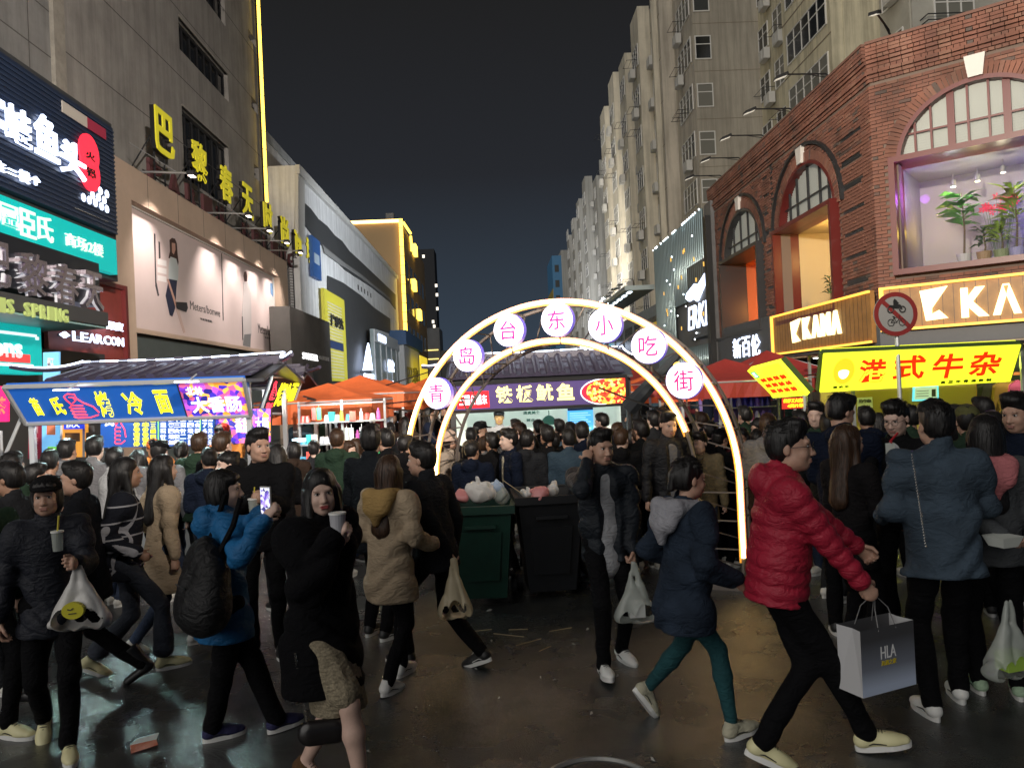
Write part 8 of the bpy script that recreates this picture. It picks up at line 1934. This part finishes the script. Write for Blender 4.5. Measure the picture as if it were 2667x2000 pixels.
# small chain bag of the woman in the black coat
p = at(842,1905,3.78); cb = empty('chain_bag', p, R(10), 'small black handbag hanging low on a long silver chain under the black coat', 'handbag')
q = Sdf(); q.cone((-.06,0,0),(.06,0,0),.062,.062,.02,(0,1,0),1.8); link(q.mesh('bag', .008), 'bag', mat('black_patent', (.012,.01,.01), .25), cb)
b = MB()
for sg in (-1, 1):
    for k in range(30):
        t_ = k/29; c_ = V((sg*.075+(-.06-sg*.02)*t_, .0, .05+.34*t_)); b.tube([c_+V((.006*math.cos(a), (.006*math.sin(a) if k % 2 else 0), (0 if k % 2 else .006*math.sin(a)))) for a in (0,1.57,3.14,4.71)], .0018, 4, closed=True)
b.build('chain', mat('silver', (.7,.68,.62), .2, 1), cb)
# chain strap on the denim back
p0 = at(2376,1185,4.24); cs2 = empty('chain_strap', p0, 0, 'thin silver chain strap down the back of the denim jacket', 'chain strap'); b = MB()
for k in range(34):
    c_ = at(2376+k*1.1, 1185+k*7.2, 4.24-.03*math.sin(k/34*3.1))-p0; b.tube([c_+V((.006*math.cos(a), 0, .008*math.sin(a))) for a in (0,1.57,3.14,4.71)], .0016, 4, closed=True)
b.build('chain', M['silver'], cs2)
# lanyard, papers
p0 = at(2318,1150,5.52); ly = empty('lanyard', p0, 0, 'red lanyard with a white tag on the chest of the bending man with glasses', 'lanyard'); MB().tube([at(2338,1128,5.6)-p0, V((0,0,.0)), at(2322,1152,5.5)-p0], .008, 5).build('ribbon', mat('red_ribbon', (.5,.02,.03), .5), ly); MB().box(-.035,.03,-.004,.0,-.13,-.01).build('tag', paper if 'paper' in globals() else M['paper'], ly)
pp = empty('paper_box', at(2612,1408,4.32), R(15), 'open pale takeaway box held near the pink hood at hip height', 'takeaway box'); MB().hexa([(-.05,-.05,-.03),(.05,-.05,-.03),(.05,.05,-.03),(-.05,.05,-.03),(-.075,-.07,.03),(.075,-.07,.03),(.075,.07,.03),(-.075,.07,.03)]).build('box', M['paper'], pp)
# rubbish heaped in the bins
def crumple(p, r, m, label, seed, handle=True):
    e_ = empty('rubbish_bag', p, seed, label, 'rubbish bag'); q = Sdf(); rg_ = random.Random(seed)
    for k in range(5): q.ell((rg_.uniform(-.5,.5)*r, rg_.uniform(-.4,.4)*r, rg_.uniform(-.1,.45)*r), (r*rg_.uniform(.45,.8), r*rg_.uniform(.4,.7), r*rg_.uniform(.4,.7)), .03)
    if handle:
        for k in range(2):
            a = rg_.uniform(-.6,.6)*r; q.cone((a,0,.4*r),(a+.25*r,0,1.15*r),.014,.008,.02).cone((a+.25*r,0,1.15*r),(a+.45*r,0,.4*r),.008,.012,.01)
    q.disp = (.010, 30, 36, seed); link(q.mesh('bag', .009), 'bag', m, e_); return e_
pinkp = mat('pink_plastic', (.55,.22,.22), .4, bump=.4, bs=20); bluep = mat('pale_blue_plastic', (.35,.45,.60), .35, bump=.4, bs=20)
crumple(at(1248,1285,7.25), .13, plastic, 'large crumpled white bag topping the rubbish in the green bin', 1); crumple(at(1292,1275,7.35), .085, bluep, 'pale blue plastic bag standing up out of the green bin', 2); crumple(at(1200,1298,7.2), .075, pinkp, 'small orange-pink bag at the left rim of the green bin', 3, False)
crumple(at(1312,1296,7.3), .08, clearp, 'see-through bag between the green and the black bin', 4); crumple(at(1405,1293,7.2), .095, pinkp, 'pink bag on the rim of the black bin', 5, False); crumple(at(1372,1290,7.3), .06, plastic, 'small white bag left of the pink bag on the black bin', 6); crumple(at(1440,1278,7.3), .07, plastic, 'white plastic bag with a tall handle right of the pink bag', 7)
sk = empty('skewer', at(1325,1262,7.3), 0, 'thin wooden skewer leaning across the rim of the green bin', 'skewer'); MB().tube([(-.06,0,.05),(.16,0,-.12)], .004, 5).build('stick', mat('bamboo', (.45,.35,.2), .6), sk)
# litter on the road
fl_ = ground(385,1943); ft_ = empty('flyer', (fl_.x, fl_.y, .004), .5, 'crumpled red and white leaflet lying on the wet road', 'leaflet')
b = MB(); b.hexa([(-.09,-.055,0),(.05,-.055,.012),(.05,.05,.004),(-.09,.05,.006),(-.09,-.055,.002),(.05,-.055,.014),(.05,.05,.006),(-.09,.05,.008)]).build('red_half', mat('leaflet_red', (.45,.10,.04), .6), ft_)
MB().hexa([(-.09,.051,.006),(.05,.051,.004),(.07,.10,.02),(-.05,.10,.016),(-.09,.051,.008),(.05,.051,.006),(.07,.10,.022),(-.05,.10,.018)]).build('white_half', M['paper'], ft_)
lit = [(1274,1591,.05),(1280,1670,.025),(1494,1680,.03),(1445,1773,.03),(1592,1771,.02),(1608,1762,.02),(1408,1766,.015),(1240,1745,.02),(1085,1845,.02),(1300,1820,.015),(1540,1860,.02),(1700,1980,.03),(960,1960,.02),(470,1800,.02),(1230,1660,.02),(1530,1640,.03)]
lit = [(x, y, r_*.62) for x, y, r_ in lit]; tis = mat('grubby_tissue', (.34,.34,.32), .8); wordy = ['white tissue scrap nearest the green bin','small white scrap in front of the bins','white scrap before the feet of the man touching his ear','crumb-like white scrap in the middle of the open road','white speck left of the striding teal leggings','second white speck left of the teal leggings','tiny scrap left of the middle of the open road','scrap below the couple','scrap near the bare leg','tiny scrap on the road below the bins','scrap below the man touching his ear','scrap by the manhole rim','scrap left of the manhole','scrap near the leaflet','scrap close to the couple','scrap before the black bins']
for i, (x, y, r_) in enumerate(lit):
    g_ = ground(x, y); e_ = empty('litter', (g_.x, g_.y, .002), i*1.3, wordy[i], 'litter', 'scraps of litter on the road')
    b = MB(); b.v = [(-r_,-r_*.4,0),(r_*.6,-r_*.5,.004),(r_,r_*.3,.012),(-r_*.3,r_*.5,.006),(0,0,.018)]; b.f = [(0,1,4),(1,2,4),(2,3,4),(3,0,4)]; b.build('scrap', tis, e_)
for i, (x, y, a, L_) in enumerate([(1325,1655,-.5,.14),(1377,1673,.55,.12),(1250,1643,.15,.10),(1460,1640,.3,.10),(1350,1640,-.1,.08),(1420,1690,.8,.07)]):
    g_ = ground(x, y); e_ = empty('skewer', (g_.x, g_.y, .004), a, ['long pale skewer lying in front of the green bin','skewer slanting the other way on the road','faint skewer behind the other two','skewer below the black bin','short skewer between the bins and the open road','shortest skewer on the open road'][i], 'skewer', 'skewers dropped on the road')
    MB().tube([(-L_,0,.0),(L_,0,.002)], .0035, 5).build('stick', M['bamboo'], e_)
